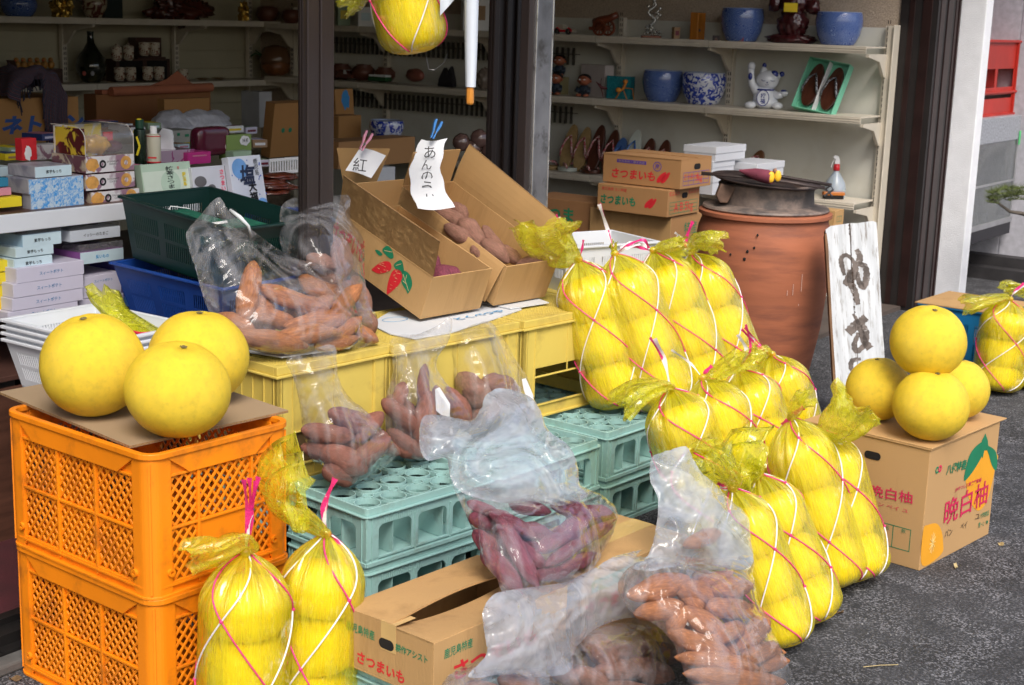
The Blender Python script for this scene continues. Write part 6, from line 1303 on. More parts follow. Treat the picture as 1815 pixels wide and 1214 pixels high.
def stroke(pts, wd):
    b = MB(); P = [Vector((x, y, 0)) for x, y in [tuple(q) for q in spl(pts, 8, False)]]; n = len(P); rowl, rowr = [], []
    for i, p in enumerate(P):
        tt_ = (P[min(i+1, n-1)]-P[max(i-1, 0)]).normalized(); nn = Vector((-tt_.y, tt_.x, 0)); v_ = i/(n-1)
        w_i = np.interp(v_, np.linspace(0, 1, len(wd)), wd)*.5*(1+.12*math.sin(i*1.9)); rowl.append(p+nn*w_i+Vector((0, 0, .0007))); rowr.append(p-nn*w_i+Vector((0, 0, .0007)))
    return b.grid([rowr, rowl])
W0 = Wb; H0 = Hb
def U(px, py):   # picture point on the board plane -> board coordinates
    r = ray(px, py); k = ((BLc-CAMP).dot(zax))/r.dot(zax); q = CAMP+r*k-BLc; return (q.dot(xax), q.dot(yax))
for pts, wd_ in (([(1497, 488), (1492, 470), (1491, 458), (1500, 452), (1512, 462), (1516, 475), (1509, 490), (1497, 505)], [6, 9, 8, 7, 6, 12, 20, 10]), ([(1518, 442), (1524, 455), (1521, 468)], [8, 11, 13]), ([(1521, 468), (1533, 472), (1536, 490), (1530, 508), (1522, 498), (1520, 482)], [8, 10, 12, 12, 9, 6]), ([(1509, 478), (1508, 500), (1516, 520), (1521, 540)], [12, 13, 12, 8]),
                 ([(1503, 590), (1515, 578), (1526, 570), (1535, 562)], [16, 17, 14, 14]), ([(1512, 556), (1521, 572), (1530, 600), (1542, 618)], [4, 7, 12, 14]), ([(1522, 590), (1514, 612), (1520, 622), (1534, 610)], [6, 10, 10, 8]), ([(1528, 575), (1535, 590), (1533, 615)], [8, 12, 10]),
                 ([(1526, 636), (1510, 640), (1510, 655), (1528, 660), (1532, 645)], [5, 9, 8, 6, 4]), ([(1530, 668), (1512, 672), (1508, 690)], [5, 9, 8])):
    stroke([U(*p) for p in pts], [q*5.35/F for q in wd_]).build('brush_letter', BRUSH, brd)
# ================================================================== pomelo carton on the right
yR = R(48.1); base = Z(1629, 1012, 0)
c, wdR, _, htR = fitbox(0, 0, 0, 1558, 1752, 799, yaw=yR, base=base); dpR = .40
t = thing('carton', 'big brown pomelo carton printed with a yellow fruit, on the asphalt at right', 'carton', base, yR)
CARDR = M('pomelo_carton', L3(186, 148, 100), .8, var=.05, vs=3, bump=.2, bs=400, stretch=(1, 1, .2), dirt=L3(140, 108, 70), dsc=9, dlo=.66, dhi=.85)
MB().box(0, wdR, 0, dpR, 0, htR).build('body', CARDR, t, bevel=.002)
MB().box(-.004, wdR*.5-.001, -.004, dpR*.98, htR+.0008, htR+.0045).build('flap', CARDR, t, bevel=.001)
MB().box(wdR*.5+.001, wdR*1.10, .0, dpR, htR+.0008, htR+.0045).box(-.004, wdR*1.02, -.006, dpR*.6, htR+.005, htR+.009).build('flap', CARDR, t, bevel=.001)
OR1 = M('orange_print', (.80, .36, .02), .6, var=.06); FR = M('pomelo_red', (.60, .02, .09), .6)
fm = face('f', 0, 0, 0)
def FP(px, py):   # picture point on the carton's front (right-facing) side
    exr = Vector((math.cos(yR), math.sin(yR), 0)); nr = Vector((math.sin(yR), -math.cos(yR), 0)); r = ray(px, py); k = (base-CAMP).dot(nr)/r.dot(nr); q = CAMP+r*k-base; return (q.dot(exr), q.z)
def LP(px, py):
    eyr = Vector((-math.sin(yR), math.cos(yR), 0)); nl = Vector((-math.cos(yR), -math.sin(yR), 0)); r = ray(px, py); k = (base-CAMP).dot(nl)/r.dot(nl); q = CAMP+r*k-base; return (-q.dot(eyr), q.z)
flatshape(t, fm, [FP(*p) for p in ((1745, 798), (1722, 812), (1712, 840), (1716, 880), (1732, 905), (1748, 890), (1757, 860), (1764, 826), (1768, 806))], OR1, 'fruit_print', .0006)
for pts in (((1744, 782), (1728, 792), (1716, 812), (1708, 851), (1722, 838), (1738, 812), (1745, 795)), ((1748, 790), (1752, 806), (1758, 826), (1765, 833), (1767, 812), (1762, 797))): flatshape(t, fm, [FP(*p) for p in pts], GREEN, 'leaf_print', .0012)
flatshape(t, fm, [FP(*p) for p in ((1740, 780), (1746, 768), (1750, 780), (1752, 797), (1744, 798), (1741, 812), (1736, 798))], GREEN, 'stalk_print', .0014, smoothit=False)
w0_ = FP(1664, 846)[0]; 
def ptxt(s_, p0, p1, p2, mat, F_, fm_, bold=.02, name='lettering', off=.002):
    a = F_(*p0); b_ = F_(*p1); hgt = abs(F_(*p2)[1]-a[1]); cx = (a[0]+b_[0])/2; cy = (a[1]+b_[1])/2
    sl = math.atan2(b_[1]-a[1], b_[0]-a[0])
    txt(s_, math.hypot(b_[0]-a[0], b_[1]-a[1]), mat, t, fm_ @ Matrix.Translation((cx, cy, 0)) @ Matrix.Rotation(sl, 4, 'Z'), off=off, bold=bold, height=hgt, name=name)
ptxt('晩白柚', (1673, 910), (1750, 870), (1673, 866), FR, FP, fm, bold=.008, off=.0022)
ptxt('八代特産', (1677, 833), (1712, 822), (1677, 815), GREEN, FP, fm, bold=.03)
ptxt('JAやつしろ果実選果場', (1692, 868), (1738, 850), (1692, 860), FR, FP, fm, bold=.02, off=.0026)
ptxt('バン', (1674, 946), (1687, 941), (1674, 934), BLACK, FP, fm, bold=0); ptxt('ペイ', (1702, 933), (1713, 929), (1702, 922), BLACK, FP, fm, bold=0); ptxt('ユ', (1728, 916), (1735, 914), (1728, 908), BLACK, FP, fm, bold=0)
ptxt('八代特産品', (1735, 915), (1752, 908), (1735, 906), GREEN, FP, fm, bold=.01); ptxt('秀・L・M', (1733, 931), (1750, 924), (1733, 922), GREEN, FP, fm, bold=.01)
a = FP(1663, 832); MB().ring((0, 0, 0), .010, .005, .0006, 20, fm @ Matrix.Translation((a[0]-.008, a[1], .0008))).build('logo_ring', GREEN, t); MB().ring((0, 0, 0), .010, .005, .0006, 20, fm @ Matrix.Translation((a[0]+.008, a[1]+.001, .0012))).build('logo_ring', FR, t)
cut = [FP(*p) for p in ((1634, 1002), (1636, 940), (1645, 930), (1660, 928), (1668, 940), (1671, 960), (1668, 982))]; flatshape(t, fm, cut, OR1, 'slice_print', .0008)
a0 = FP(1652, 962); b = MB()
for k in range(12):
    an = k*math.pi/6; b.bar(fm @ Vector((a0[0], a0[1], .0016)), fm @ Vector((a0[0]+.020*math.cos(an)*.9, a0[1]+.034*math.sin(an)*.9, .0016)), .0022, .0004, (0, -1, 0))
b.build('slice_line', M('pale_orange', (.85, .62, .22), .6), t)
lm = face('l', 0, 0, 0)
def lf(px, py): x, y = LP(px, py); return x, y
ptxt('晩白柚', (1543, 868), (1618, 883), (1543, 847), FR, lf, lm, bold=.008); ptxt('バン ペイ ユ', (1545, 889), (1610, 906), (1545, 882), FR, lf, lm, bold=0)
hx, hy = LP(1547, 807); hole(t, lm @ Matrix.Translation((hx, hy, .0006)), .05, .022)
qx, qy = LP(1582, 950); table_print(t, lm @ Matrix.Translation((qx, qy, .0)), .105, .062, 2, 1, GREEN); ptxt('玉', (1569, 934), (1577, 936), (1569, 927), GREEN, lf, lm, bold=0); ptxt('数', (1598, 940), (1606, 942), (1598, 933), GREEN, lf, lm, bold=0)
gR = 'loose pomelos on the right carton'
zt_ = htR+.009
def pomR(px, py, wpx, z, lb, sq, tilt, seed, dy=0):
    c, r = pom_at(px, py, wpx, z, sq); return pomelo(c+Vector((0, dy, 0)), r, lb, gR, sq, tilt, seed)
pomR(1557, 690, 112, zt_, 'left pomelo at the base of the pile on the right carton', .97, (R(-4), R(-6), 0), 11)
pomR(1700, 694, 112, zt_, 'rear right pomelo in the pile on the right carton', .93, (R(-6), R(8), 0), 15, .03)
pomR(1650, 718, 129, zt_, 'front pomelo with a fine crease in the pile on the right carton', .93, (R(8), R(-3), R(50)), 13)
cT, rT = Z(1645, 606, zt_+.225), .094; rT = 64.5*(D(1645, 606, 3.98)-CAMP).length/F
pomelo(D(1645, 606, 3.98), rT, 'topmost pomelo of the pile on the right carton', gR, .955, (R(12), R(3), 0), 17)
# ================================================================== blue crate by the pillar, bonsai, umbrella
bq = Z(1735, 690, .0); BL2 = M('bright_blue_plastic', (.01, .17, .42), .4, var=.1)
cq_, _, dB_, hB_ = fitbox(1756, 668, .0, 1621, 1800, 560, yaw=R(52))
t = basket('bright blue plastic crate with a cardboard lid at the foot of the white pillar', cq_, (0, 0, R(52)), .34, dB_, hB_, BL2, taper=.97, name='plastic_crate', cat='crate')
bcl = t.location.copy(); cr_t = thing('cardboard_sheet', 'cardboard sheet lying on the bright blue crate', 'cardboard', bcl+Vector((0, 0, hB_+.007)), R(52)); MB().box(-.01, .37, -.02, dB_+.02, .0, .004).build('sheet', CARD, cr_t)
# umbrella hanging with its wooden handle
t = thing('umbrella', 'folded white umbrella hanging by the door with a wooden handle', 'umbrella', D(834, 150, 3.95)); k = 3.95/F; o = t.location
def LD(px, py, d=3.95): return D(px, py, d)-o
b = MB(); rows = []
for i, (py, hw) in enumerate(((-40, 11), (0, 11), (40, 10.5), (80, 10), (120, 9), (154, 8))):
    c = LD(836 if py < 0 else 836-py*.012, py); rows.append([(c.x+hw*k*(1+.16*(j % 2))*math.cos(2*math.pi*j/20), c.y+hw*k*(1+.16*(j % 2))*math.sin(2*math.pi*j/20), c.z) for j in range(21)])
b.grid(rows).build('canopy', M('white_canopy', (.62, .68, .76), .5, var=.06, vs=6, stretch=(8, 8, 1)), t, smooth=True)
c0, c1_ = LD(833.5, 153), LD(833, 185); MB().tube([c0+Vector((0, 0, .004)), c0, c1_+Vector((0, 0, .004)), c1_], [.0098*.9, .0102, .0102, .008], 8).build('handle', M('wood_handle', (.50, .20, .03), .35, var=.3, vs=8, stretch=(4, 4, 1)), t)
MB().grid([[LD(780+x*48/6+0, -8+ (36-x*6)*v_*1.0+ -x*3, 3.99+.02*math.sin(x)) for v_ in (0, .35, .7, 1)] for x in range(7)]).build('loose_fold', M('white_canopy', (0, 0, 0)), t, smooth=True)
MB().tube([LD(756, 102, 3.95), LD(760, 123, 3.95), LD(770, 124), LD(786, 112), LD(793, 95)], .0009, 5).build('wire', M('grey_wire', (0, 0, 0)), None).location = o; bpy.data.objects['wire'].name = 'wire_hook'; tag(bpy.data.objects['wire_hook'], 'thin bent wire hanging below the pomelo bag', 'wire')
# bonsai branch entering from the right
t = thing('bonsai_pine', 'bonsai pine branch with tufts of needles reaching in from the right', 'plant', Z(1850, 470, .30)); o = t.location
BARK = M('pine_bark', (.10, .085, .07), .9, var=.5, vs=40, bump=1, bs=60); t.location = o
dz = D(1815, 375, o.y)-o
MB().tube([(.0, 0, -.3), (.06, 0, .0), D(1850, 390, o.y)-o, D(1810, 378, o.y)-o, D(1790, 375, o.y)-o, D(1772, 362, o.y)-o, D(1760, 352, o.y)-o], [.03, .025, .014, .010, .008, .006, .003], 9).build('trunk', BARK, t, smooth=True)
NEED = M('pine_needles', (.075, .10, .02), .6, var=.5, vs=20); b = MB(); rs = random.Random(9)
for i in range(150):
    px = rs.uniform(1752, 1870); py = 350-12*math.sin((px-1745)/100*2.6)+rs.uniform(-8, 16); c = D(px, py, o.y+rs.uniform(-.08, .08))-o
    for j in range(26):
        d = Vector((rs.gauss(0, 1), rs.gauss(0, 1), abs(rs.gauss(.5, .6)))).normalized()*rs.uniform(.022, .044); s_ = d.orthogonal().normalized()*.0013
        b.add([c-s_, c+s_, c+d], [(0, 1, 2)])
b.build('needles', NEED, t)
MB().box(-.2, .3, -.15, .15, -.30, -.2).build('pot', M('bonsai_pot', (.03, .025, .03), .5), t, bevel=.01)
# fallen leaves and grit on the asphalt
LF = M('dry_leaf', (.13, .075, .03), .8, var=.4, vs=60); LF2 = M('pale_leaf_litter', (.42, .33, .16), .8)
for i, (px, py, lb, m_) in enumerate(((1489, 1087, 'dry brown leaf on the asphalt beside the bags', LF), (1774, 965, 'pale dry leaf on the asphalt behind the carton', LF2), (28, 1204, 'dark leaf at the foot of the orange crates', LF), (1694, 1004, 'small pale straw bit right of the carton', LF2))):
    q = Z(px, py, .004); t = thing('fallen_leaf', lb, 'leaf', q, R(40+i*70), 'fallen leaves on the asphalt'); P_ = [[(.014*(u_-.5)*2, .006*math.sin(u_*math.pi)*(v_-.5)*2, .0045*math.sin(u_*4+v_*3)+.003) for v_ in (0, .33, .66, 1)] for u_ in [k_/8 for k_ in range(9)]]; sheet(P_, 'leaf', m_, t, .0004)
b = MB()
for i in range(1100):
    y = rs.uniform(2.9, 7.5); x = rs.uniform(.2, 2.6)*y/4; s_ = rs.uniform(.0012, .0034); b.ball((x, y, s_*.4), s_, s_*rs.uniform(.6, 1), s_*.6, 5, 4)
tag(b.build('grit', M('grit', (.22, .22, .22), .9, var=.5, vs=200), None), 'scattered fine grit on the asphalt', 'grit', kind='stuff')
t = thing('dry_straw', 'thin dry straw lying on the asphalt at lower right', 'straw', Z(1530, 1182, .004)); MB().tube([Z(1530, 1182, .004)-t.location, Z(1560, 1179, .006)-t.location, Z(1592, 1178, .004)-t.location], .0011, 5).build('straw', LF2, t)
# ================================================================== sweet potatoes
def pot_mat(name, c1, c2, eye):
    m = M(name, c1, .68, var=.28, vs=7, bump=.8, bs=40, spec=.35, dirt=c2, dsc=6, dlo=.42, dhi=.66, bdist=.0035, stretch=(.5, 1, 1))
    n = m.node_tree.nodes; l = m.node_tree.links; b = n['Principled BSDF']; src = b.inputs['Base Color'].links[0].from_socket; tc = [x for x in n if x.type == 'TEX_COORD'][0]
    v = n.new('ShaderNodeTexVoronoi'); v.inputs['Scale'].default_value = 38; l.new(tc.outputs['Object'], v.inputs[0])
    r = n.new('ShaderNodeMapRange'); r.inputs[1].default_value = .06; r.inputs[2].default_value = .13; r.inputs[3].default_value = 1; r.inputs[4].default_value = 0; l.new(v.outputs['Distance'], r.inputs[0])
    mx = n.new('ShaderNodeMix'); mx.data_type = 'RGBA'; mx.inputs[7].default_value = eye+(1,); l.new(src, mx.inputs[6]); l.new(r.outputs[0], mx.inputs[0]); l.new(mx.outputs[2], b.inputs['Base Color']); return m
POTM = {'brown': pot_mat('brown_potato_skin', (.47, .19, .075), (.32, .125, .06), (.12, .05, .03)), 'red': pot_mat('red_potato_skin', (.30, .12, .085), (.24, .10, .07), (.08, .03, .03)),
        'purple': pot_mat('purple_potato_skin', (.24, .055, .085), (.17, .04, .065), (.06, .015, .02)), 'mauve': pot_mat('mauve_potato_skin', (.30, .145, .105), (.24, .13, .085), (.08, .04, .03))}
CUTM = M('potato_end', (.42, .34, .24), .8, var=.3, vs=60)
def pot_mesh(seed):
    r = random.Random(seed); N, K = 30, 22; bend = r.uniform(-.3, .3); fat = r.uniform(-.18, .18); tip1, tip2 = r.uniform(.30, .55), r.uniform(.22, .42); vs = []
    ph = r.uniform(0, 6.28)
    for i in range(N+1):
        u_ = -1+2*i/N; e = (1-abs(u_)**(1.8+tip1*2.0))**.70 if u_ < 0 else (1-abs(u_)**(1.6+tip2*2.0))**.80
        rad = e*(1+fat*u_)*(1+.06*math.sin(u_*5+ph)); 
        oy = bend*(1-u_*u_)*1.1; oz = .06*math.sin(u_*3+ph)
        for k in range(K):
            a = 2*math.pi*k/K; d = Vector((u_*1.2, math.cos(a), math.sin(a)))
            q = rad*(1+.16*noise.noise(d*1.7+Vector((seed, 0, 0)))+.07*noise.noise(d*5+Vector((0, seed, 0))))
            vs.append((u_, oy+q*math.cos(a)*.98, oz+q*math.sin(a)))
    fs = [(i*K+k, i*K+(k+1) % K, (i+1)*K+(k+1) % K, (i+1)*K+k) for i in range(N) for k in range(K)]
    return vs, fs
_pm = {}
def potato_data(kind, v):
    if (kind, v) in _pm: return _pm[(kind, v)]
    vs, fs = pot_mesh(v*7+3); me = bpy.data.meshes.new('sweet_potato'); me.from_pydata(vs, [], fs)
    b = bmesh.new(); b.from_mesh(me); bmesh.ops.remove_doubles(b, verts=b.verts, dist=1e-4); bmesh.ops.recalc_face_normals(b, faces=b.faces); b.to_mesh(me); b.free()
    for p in me.polygons: p.use_smooth = True
    me.materials.append(POTM[kind]); _pm[(kind, v)] = me; return me
_pc = [0]
def potato(a, b, rad, kind, label, group, roll=None):
    """sweet potato from 3-D end a to end b"""
    a, b = Vector(a), Vector(b); _pc[0] += 1; rs = random.Random(_pc[0]); o = bpy.data.objects.new('sweet_potato', potato_data(kind, rs.randrange(9))); link(o)
    x = (b-a); L = x.length/2; x.normalize(); y = x.orthogonal().normalized(); y = Matrix.Rotation(roll if roll is not None else rs.uniform(0, 6.28), 3, x) @ y; z = x.cross(y)
    m = Matrix((x*L*1.03, y*rad, z*rad)).transposed().to_4x4(); m.translation = (a+b)/2; o.matrix_world = m
    tag(o, label, 'sweet potato', group); return (np.array((a+b)/2), np.array(x), L*1.03, rad)
ORD = ['first', 'second', 'third', 'fourth', 'fifth', 'sixth', 'seventh', 'eighth', 'ninth', 'tenth']
def name_rows(obs, label):
    """say which row of the pile and which place from the left"""
    kind_, where = label.split(' inside ') if ' inside ' in label else label.split(' in ', 1)
    P_ = sorted([(PR(o.matrix_world.translation), o) for o in obs], key=lambda q: q[0][1]); nr = 1 if len(P_) < 4 else 2 if len(P_) < 9 else 3 if len(P_) < 15 else 4
    rn = {1: [''], 2: ['upper row', 'lower row'], 3: ['top row', 'middle row', 'bottom row'], 4: ['top row', 'second row', 'third row', 'bottom row']}[nr]
    for r_ in range(nr):
        row = sorted(P_[len(P_)*r_//nr:len(P_)*(r_+1)//nr], key=lambda q: q[0][0])
        for i, (_, o) in enumerate(row): o['label'] = kind_+', '+ORD[i]+' from left, '+rn[r_]+' in '+where
def pile(spec, dfun, kind, label, group, fill=True):
    """spec rows: x1,y1,x2,y2,width px, depth offset"""
    out = []
    for s_ in spec:
        x1, y1, x2, y2, w_, off = (list(s_)+[0])[:6]
        ddx, ddy = x2-x1, y2-y1; ln = math.hypot(ddx, ddy)+1e-6; g = w_*.42
        x1 -= ddx/ln*g; y1 -= ddy/ln*g; x2 += ddx/ln*g; y2 += ddy/ln*g
        rs = random.Random(int(x1*7+y1*3)); t_ = rs.uniform(-.022, .022)
        a = D(x1, y1, dfun(x1, y1)+off+t_); b = D(x2, y2, dfun(x2, y2)+off-t_); r_ = w_/2*dfun(x1, y1)/F*.96
        out.append(potato(a, b, r_, kind, label, group))
    k0 = len(spec)
    if fill:
        for i in range(0, len(spec)-1, 2):
            s1_, s2_ = spec[i], spec[(i*7+3) % len(spec)]; mx_ = [(p+q)/2 for p, q in zip(s1_[:4], s2_[:4])]
            cx_, cy_ = (mx_[0]+mx_[2])/2, (mx_[1]+mx_[3])/2; hx_, hy_ = (s1_[2]-s1_[0])/2, (s1_[3]-s1_[1])/2; off = .07 if fill is True else fill
            a = D(cx_-hx_, cy_-hy_, dfun(cx_, cy_)+off); b = D(cx_+hx_, cy_+hy_, dfun(cx_, cy_)+off+.02); potato(a, b, 19*dfun(cx_, cy_)/F, kind, label, group); k0 += 1
    name_rows(list(sc.collection.objects)[-k0:], label)
    return out
def plane(x0, y0, z0, kx=.0010, ky=.0008, d=None):
    d0 = d if d is not None else Z(x0, y0, z0).y
    return lambda px, py: d0+kx*(px-x0)+ky*(y0-py)
def inside(poly, x, y):
    c = False; n = len(poly); j = n-1
    for i in range(n):
        if (poly[i][1] > y) != (poly[j][1] > y) and x < (poly[j][0]-poly[i][0])*(y-poly[i][1])/(poly[j][1]-poly[i][1])+poly[i][0]: c = not c
        j = i
    return c
def drape(outline, dfun, obs, parent, mat, step=5.0, puff=.0005, amp=.004, wl=28, aniso=(1, 1), ang=0, seed=0, name='film', back=True, margin=.004, iters=260, fine=.45):
    """a loose bag drawn over its contents: front and back skins relax like cloth against the potatoes, edges on the given outline"""
    ol = [tuple(q) for q in spl(outline, 7)]
    res = [ol[0]]
    for q in ol[1:]:
        if math.hypot(q[0]-res[-1][0], q[1]-res[-1][1]) > step*.6: res.append(q)
    if math.hypot(res[0][0]-res[-1][0], res[0][1]-res[-1][1]) < step*.5: res.pop()
    rs = random.Random(seed); 
    res = [(x+1.3*noise.noise((x*.12, y*.12, seed)), y+1.3*noise.noise((x*.12, y*.12, seed+9))) for x, y in res]
    nb = len(res); xs = [p[0] for p in res]; ys = [p[1] for p in res]; pts = list(res)
    y = min(ys)+step*.6; row = 0
    while y < max(ys):
        x = min(xs)+(step/2 if row % 2 else 0)
        while x < max(xs):
            jx, jy = x+rs.uniform(-1, 1)*step*.18, y+rs.uniform(-1, 1)*step*.18
            if inside(res, jx, jy) and min((jx-a)**2+(jy-b)**2 for a, b in res[::2]) > (step*.5)**2: pts.append((jx, jy))
            x += step
        y += step*.87; row += 1
    r = geometry.delaunay_2d_cdt([Vector(p) for p in pts], [(i, (i+1) % nb) for i in range(nb)], [], 1, 1e-4)
    V2 = np.array([tuple(v) for v in r[0]]); Fc = [tuple(f) for f in r[2]]; n = len(V2)
    orig = r[3]; isb = np.zeros(n, bool)
    for i, oo in enumerate(orig):
        if any(k < nb for k in oo): isb[i] = True
    nbr = [set() for _ in range(n)]
    for f in Fc:
        for a, b in zip(f, f[1:]+f[:1]): nbr[a].add(b); nbr[b].add(a)
    mxn = max(len(s) for s in nbr); NB = np.zeros((n, mxn), int); Wt = np.zeros((n, mxn))
    for i, s in enumerate(nbr):
        for k, j in enumerate(s): NB[i, k] = j; Wt[i, k] = 1/len(s)
    fw_, rt_, up_ = (np.array(v) for v in (FW, RT, UP)); dirs = fw_*F+np.outer(V2[:, 0]-CX, rt_)-np.outer(V2[:, 1]-CY, up_); dirs = dirs/dirs[:, 1:2]; C = np.array(CAMP)
    base = np.array([dfun(a, b) for a, b in V2]); near = np.full(n, 1e3); far = np.full(n, -1e3)
    for (c, ax, L, rad) in obs:
        L_, R_ = L+margin, rad*1.04+margin; oc = C-c
        def tr(v): al = v@ax; pe = v-np.outer(al, ax) if v.ndim > 1 else v-al*ax; return (np.concatenate([(al/L_)[:, None], pe/R_], 1) if v.ndim > 1 else np.concatenate([[al/L_], pe/R_]))
        A, B = tr(dirs), tr(oc); qa = (A*A).sum(1); qb = (A@B); qc = B@B-1; disc = qb*qb-qa*qc; ok = disc > 0; sq = np.sqrt(np.where(ok, disc, 0))
        near = np.where(ok, np.minimum(near, (-qb-sq)/qa), near); far = np.where(ok, np.maximum(far, (-qb+sq)/qa), far)
    h = base.copy(); g = base.copy()
    for _ in range(iters):
        ha = (h[NB]*Wt).sum(1)-puff; ga = (g[NB]*Wt).sum(1)+puff*.6
        h = np.where(isb, base, np.minimum(ha, near)); g = np.where(isb, base, np.maximum(ga, far))
    free = np.clip((near-h)/.02, .25, 1); ca, sa = math.cos(ang), math.sin(ang)
    def wr(i, s_, k=1):
        x, y_ = V2[i]; u_, v_ = (x*ca+y_*sa)/wl*k*aniso[0], (-x*sa+y_*ca)/wl*k*aniso[1]
        w1 = noise.noise((u_*.7, v_*.7, s_+5))*.9
        return 1-2*abs(noise.noise((u_+w1, v_-w1, s_)))-.6
    w1 = np.array([wr(i, seed)+.6*fine*wr(i, seed+3, 2.1)+.42*fine*wr(i, seed+6, 4.2) for i in range(n)]); w2 = np.array([wr(i, seed+20)+.5*wr(i, seed+23, 2.1) for i in range(n)])
    edge = np.ones(n); edge[isb] = .25
    h2 = h-w1*amp*free*edge; h2 = np.minimum(h2, near+.002); g2 = g+w2*amp*edge+.002; g2 = np.maximum(g2, h2+.0015)
    P1 = C+dirs*h2[:, None]; mb = MB(); mb.add(P1, Fc)
    if back:
        P2 = C+dirs*g2[:, None]; mb.add(P2, [f[::-1] for f in Fc])
        bd = [i for i in range(n) if isb[i]]
    o_ = Vector(parent.location); mb.v = [(p[0]-o_.x, p[1]-o_.y, p[2]-o_.z) for p in mb.v]
    return mb.build(name, mat, parent, smooth=True)
CLR = film('clear_polythene', (.97, .97, .975), (.80, .82, .88), hz=(.0, .10), gl=(.02, .85), rough=.055, scale=6, streak=(1, 1, .6), bumpd=.006, bstr=.3)
CLR2 = film('crisp_cellophane', (.975, .975, .975), (.82, .82, .86), hz=(.0, .07), gl=(.02, .85), rough=.05, scale=6, streak=(1.2, 1.2, .5), bumpd=.006, bstr=.3)
MILK = film('milky_polythene', (.95, .97, .99), (.82, .88, .97), hz=(.16, .38), gl=(.03, .85), rough=.09, scale=4, bumpd=.006, bstr=.25)
FROST = film('frosted_polythene', (.95, .97, .99), (.84, .89, .98), hz=(.24, .42), gl=(.03, .85), rough=.09, scale=4, bumpd=.006, bstr=.25)
def bag(label, base, group=None): return thing('clear_bag', label, 'plastic bag', base, 0, group)
# --- G: the big bag of brown potatoes on the left yellow crate
fG = plane(520, 625, .60, kx=.0009, ky=.0009)
lb = 'brown potato inside the big left bag'
G = pile([(447, 480, 433, 560, 42, 0), (470, 512, 570, 545, 38, .01), (520, 575, 605, 560, 42, -.01), (408, 592, 530, 612, 40, -.05), (500, 600, 590, 590, 38, -.05), (455, 555, 515, 572, 38, .03), (590, 606, 632, 570, 30, -.02), (628, 580, 660, 600, 28, .0), (545, 498, 600, 522, 38, .05),
    (392, 565, 440, 585, 36, .02), (600, 555, 632, 515, 34, .03), (540, 545, 580, 530, 34, .03), (570, 612, 625, 600, 30, -.03), (470, 540, 480, 575, 34, .06), (600, 520, 620, 550, 30, .06)], fG, 'brown', lb, 'sweet potatoes in the big left bag')
tG = bag('big clear bag of brown sweet potatoes with a peaked top on the left yellow crate', D(520, 620, fG(520, 620)))
drape([(386, 350), (404, 372), (425, 392), (450, 410), (485, 436), (525, 458), (562, 468), (600, 486), (620, 508), (632, 548), (650, 588), (672, 602), (655, 612), (610, 622), (560, 630), (520, 633), (450, 622), (408, 604), (384, 572), (364, 538), (348, 482), (335, 440), (331, 412), (352, 385)], fG, G, tG, CLR2, amp=.006, wl=30, aniso=(1.3, .5), ang=R(55), seed=1, puff=.0004)
MB().tube([D(408, 372, 3.68)-tG.location, D(425, 385, 3.66)-tG.location, D(440, 400, 3.66)-tG.location, D(446, 420, 3.68)-tG.location], [.004, .006, .004, .003], 8).build('twist', M('twist', (.6, .64, .66), .25), tG, smooth=True)
# --- H behind
fH = plane(640, 590, .60, kx=.0009, ky=.0009)
H_p = pile([(555, 458, 588, 470, 30, 0), (603, 440, 606, 482, 44, -.01), (632, 505, 648, 550, 40, 0), (600, 505, 625, 520, 38, .02), (640, 560, 655, 580, 34, .0), (570, 480, 595, 500, 34, .03), (560, 430, 590, 425, 26, .05)], fH, 'mauve', 'mauve potato inside the upright rear bag', 'sweet potatoes in the upright rear bag')
tH = bag('crumpled upright clear bag of potatoes behind the big one by the door post', D(600, 580, fH(600, 580)))
drape([(497, 374), (505, 358), (525, 350), (560, 352), (595, 346), (620, 349), (621, 385), (640, 415), (646, 440), (646, 490), (655, 540), (669, 560), (664, 580), (645, 590), (610, 585), (570, 560), (530, 500), (508, 465), (496, 425)], fH, H_p, tH, CLR, amp=.008, wl=26, seed=2, puff=.0006, aniso=(1, .7), ang=R(20))
# --- A
fA = plane(610, 858, .30, kx=.0009, ky=.00025)
A_p = pile([(552, 765, 612, 772, 42, 0), (548, 795, 590, 810, 36, .0), (585, 805, 632, 826, 52, -.03), (640, 818, 678, 786, 44, -.01), (668, 782, 698, 800, 30, .01), (600, 738, 655, 762, 46, .01), (640, 772, 668, 742, 38, .0), (590, 835, 620, 842, 40, -.02), (600, 775, 650, 790, 44, .04), (655, 760, 680, 780, 32, .02)], fA, 'red', 'reddish potato inside the leftmost hanging bag', 'sweet potatoes in the leftmost teal-crate bag')
tA = bag('clear bag of reddish sweet potatoes, leftmost of the three against the yellow crates', D(610, 850, fA(610, 850)))
drape([(507, 642), (516, 630), (535, 628), (560, 616), (592, 612), (597, 640), (600, 668), (618, 702), (652, 732), (676, 760), (706, 795), (700, 812), (668, 836), (648, 848), (612, 862), (590, 852), (574, 826), (550, 812), (541, 780), (534, 740), (528, 700), (518, 665)], fA, A_p, tA, CLR2, amp=.006, wl=24, aniso=(1.4, .45), ang=R(65), seed=4, puff=.0004)
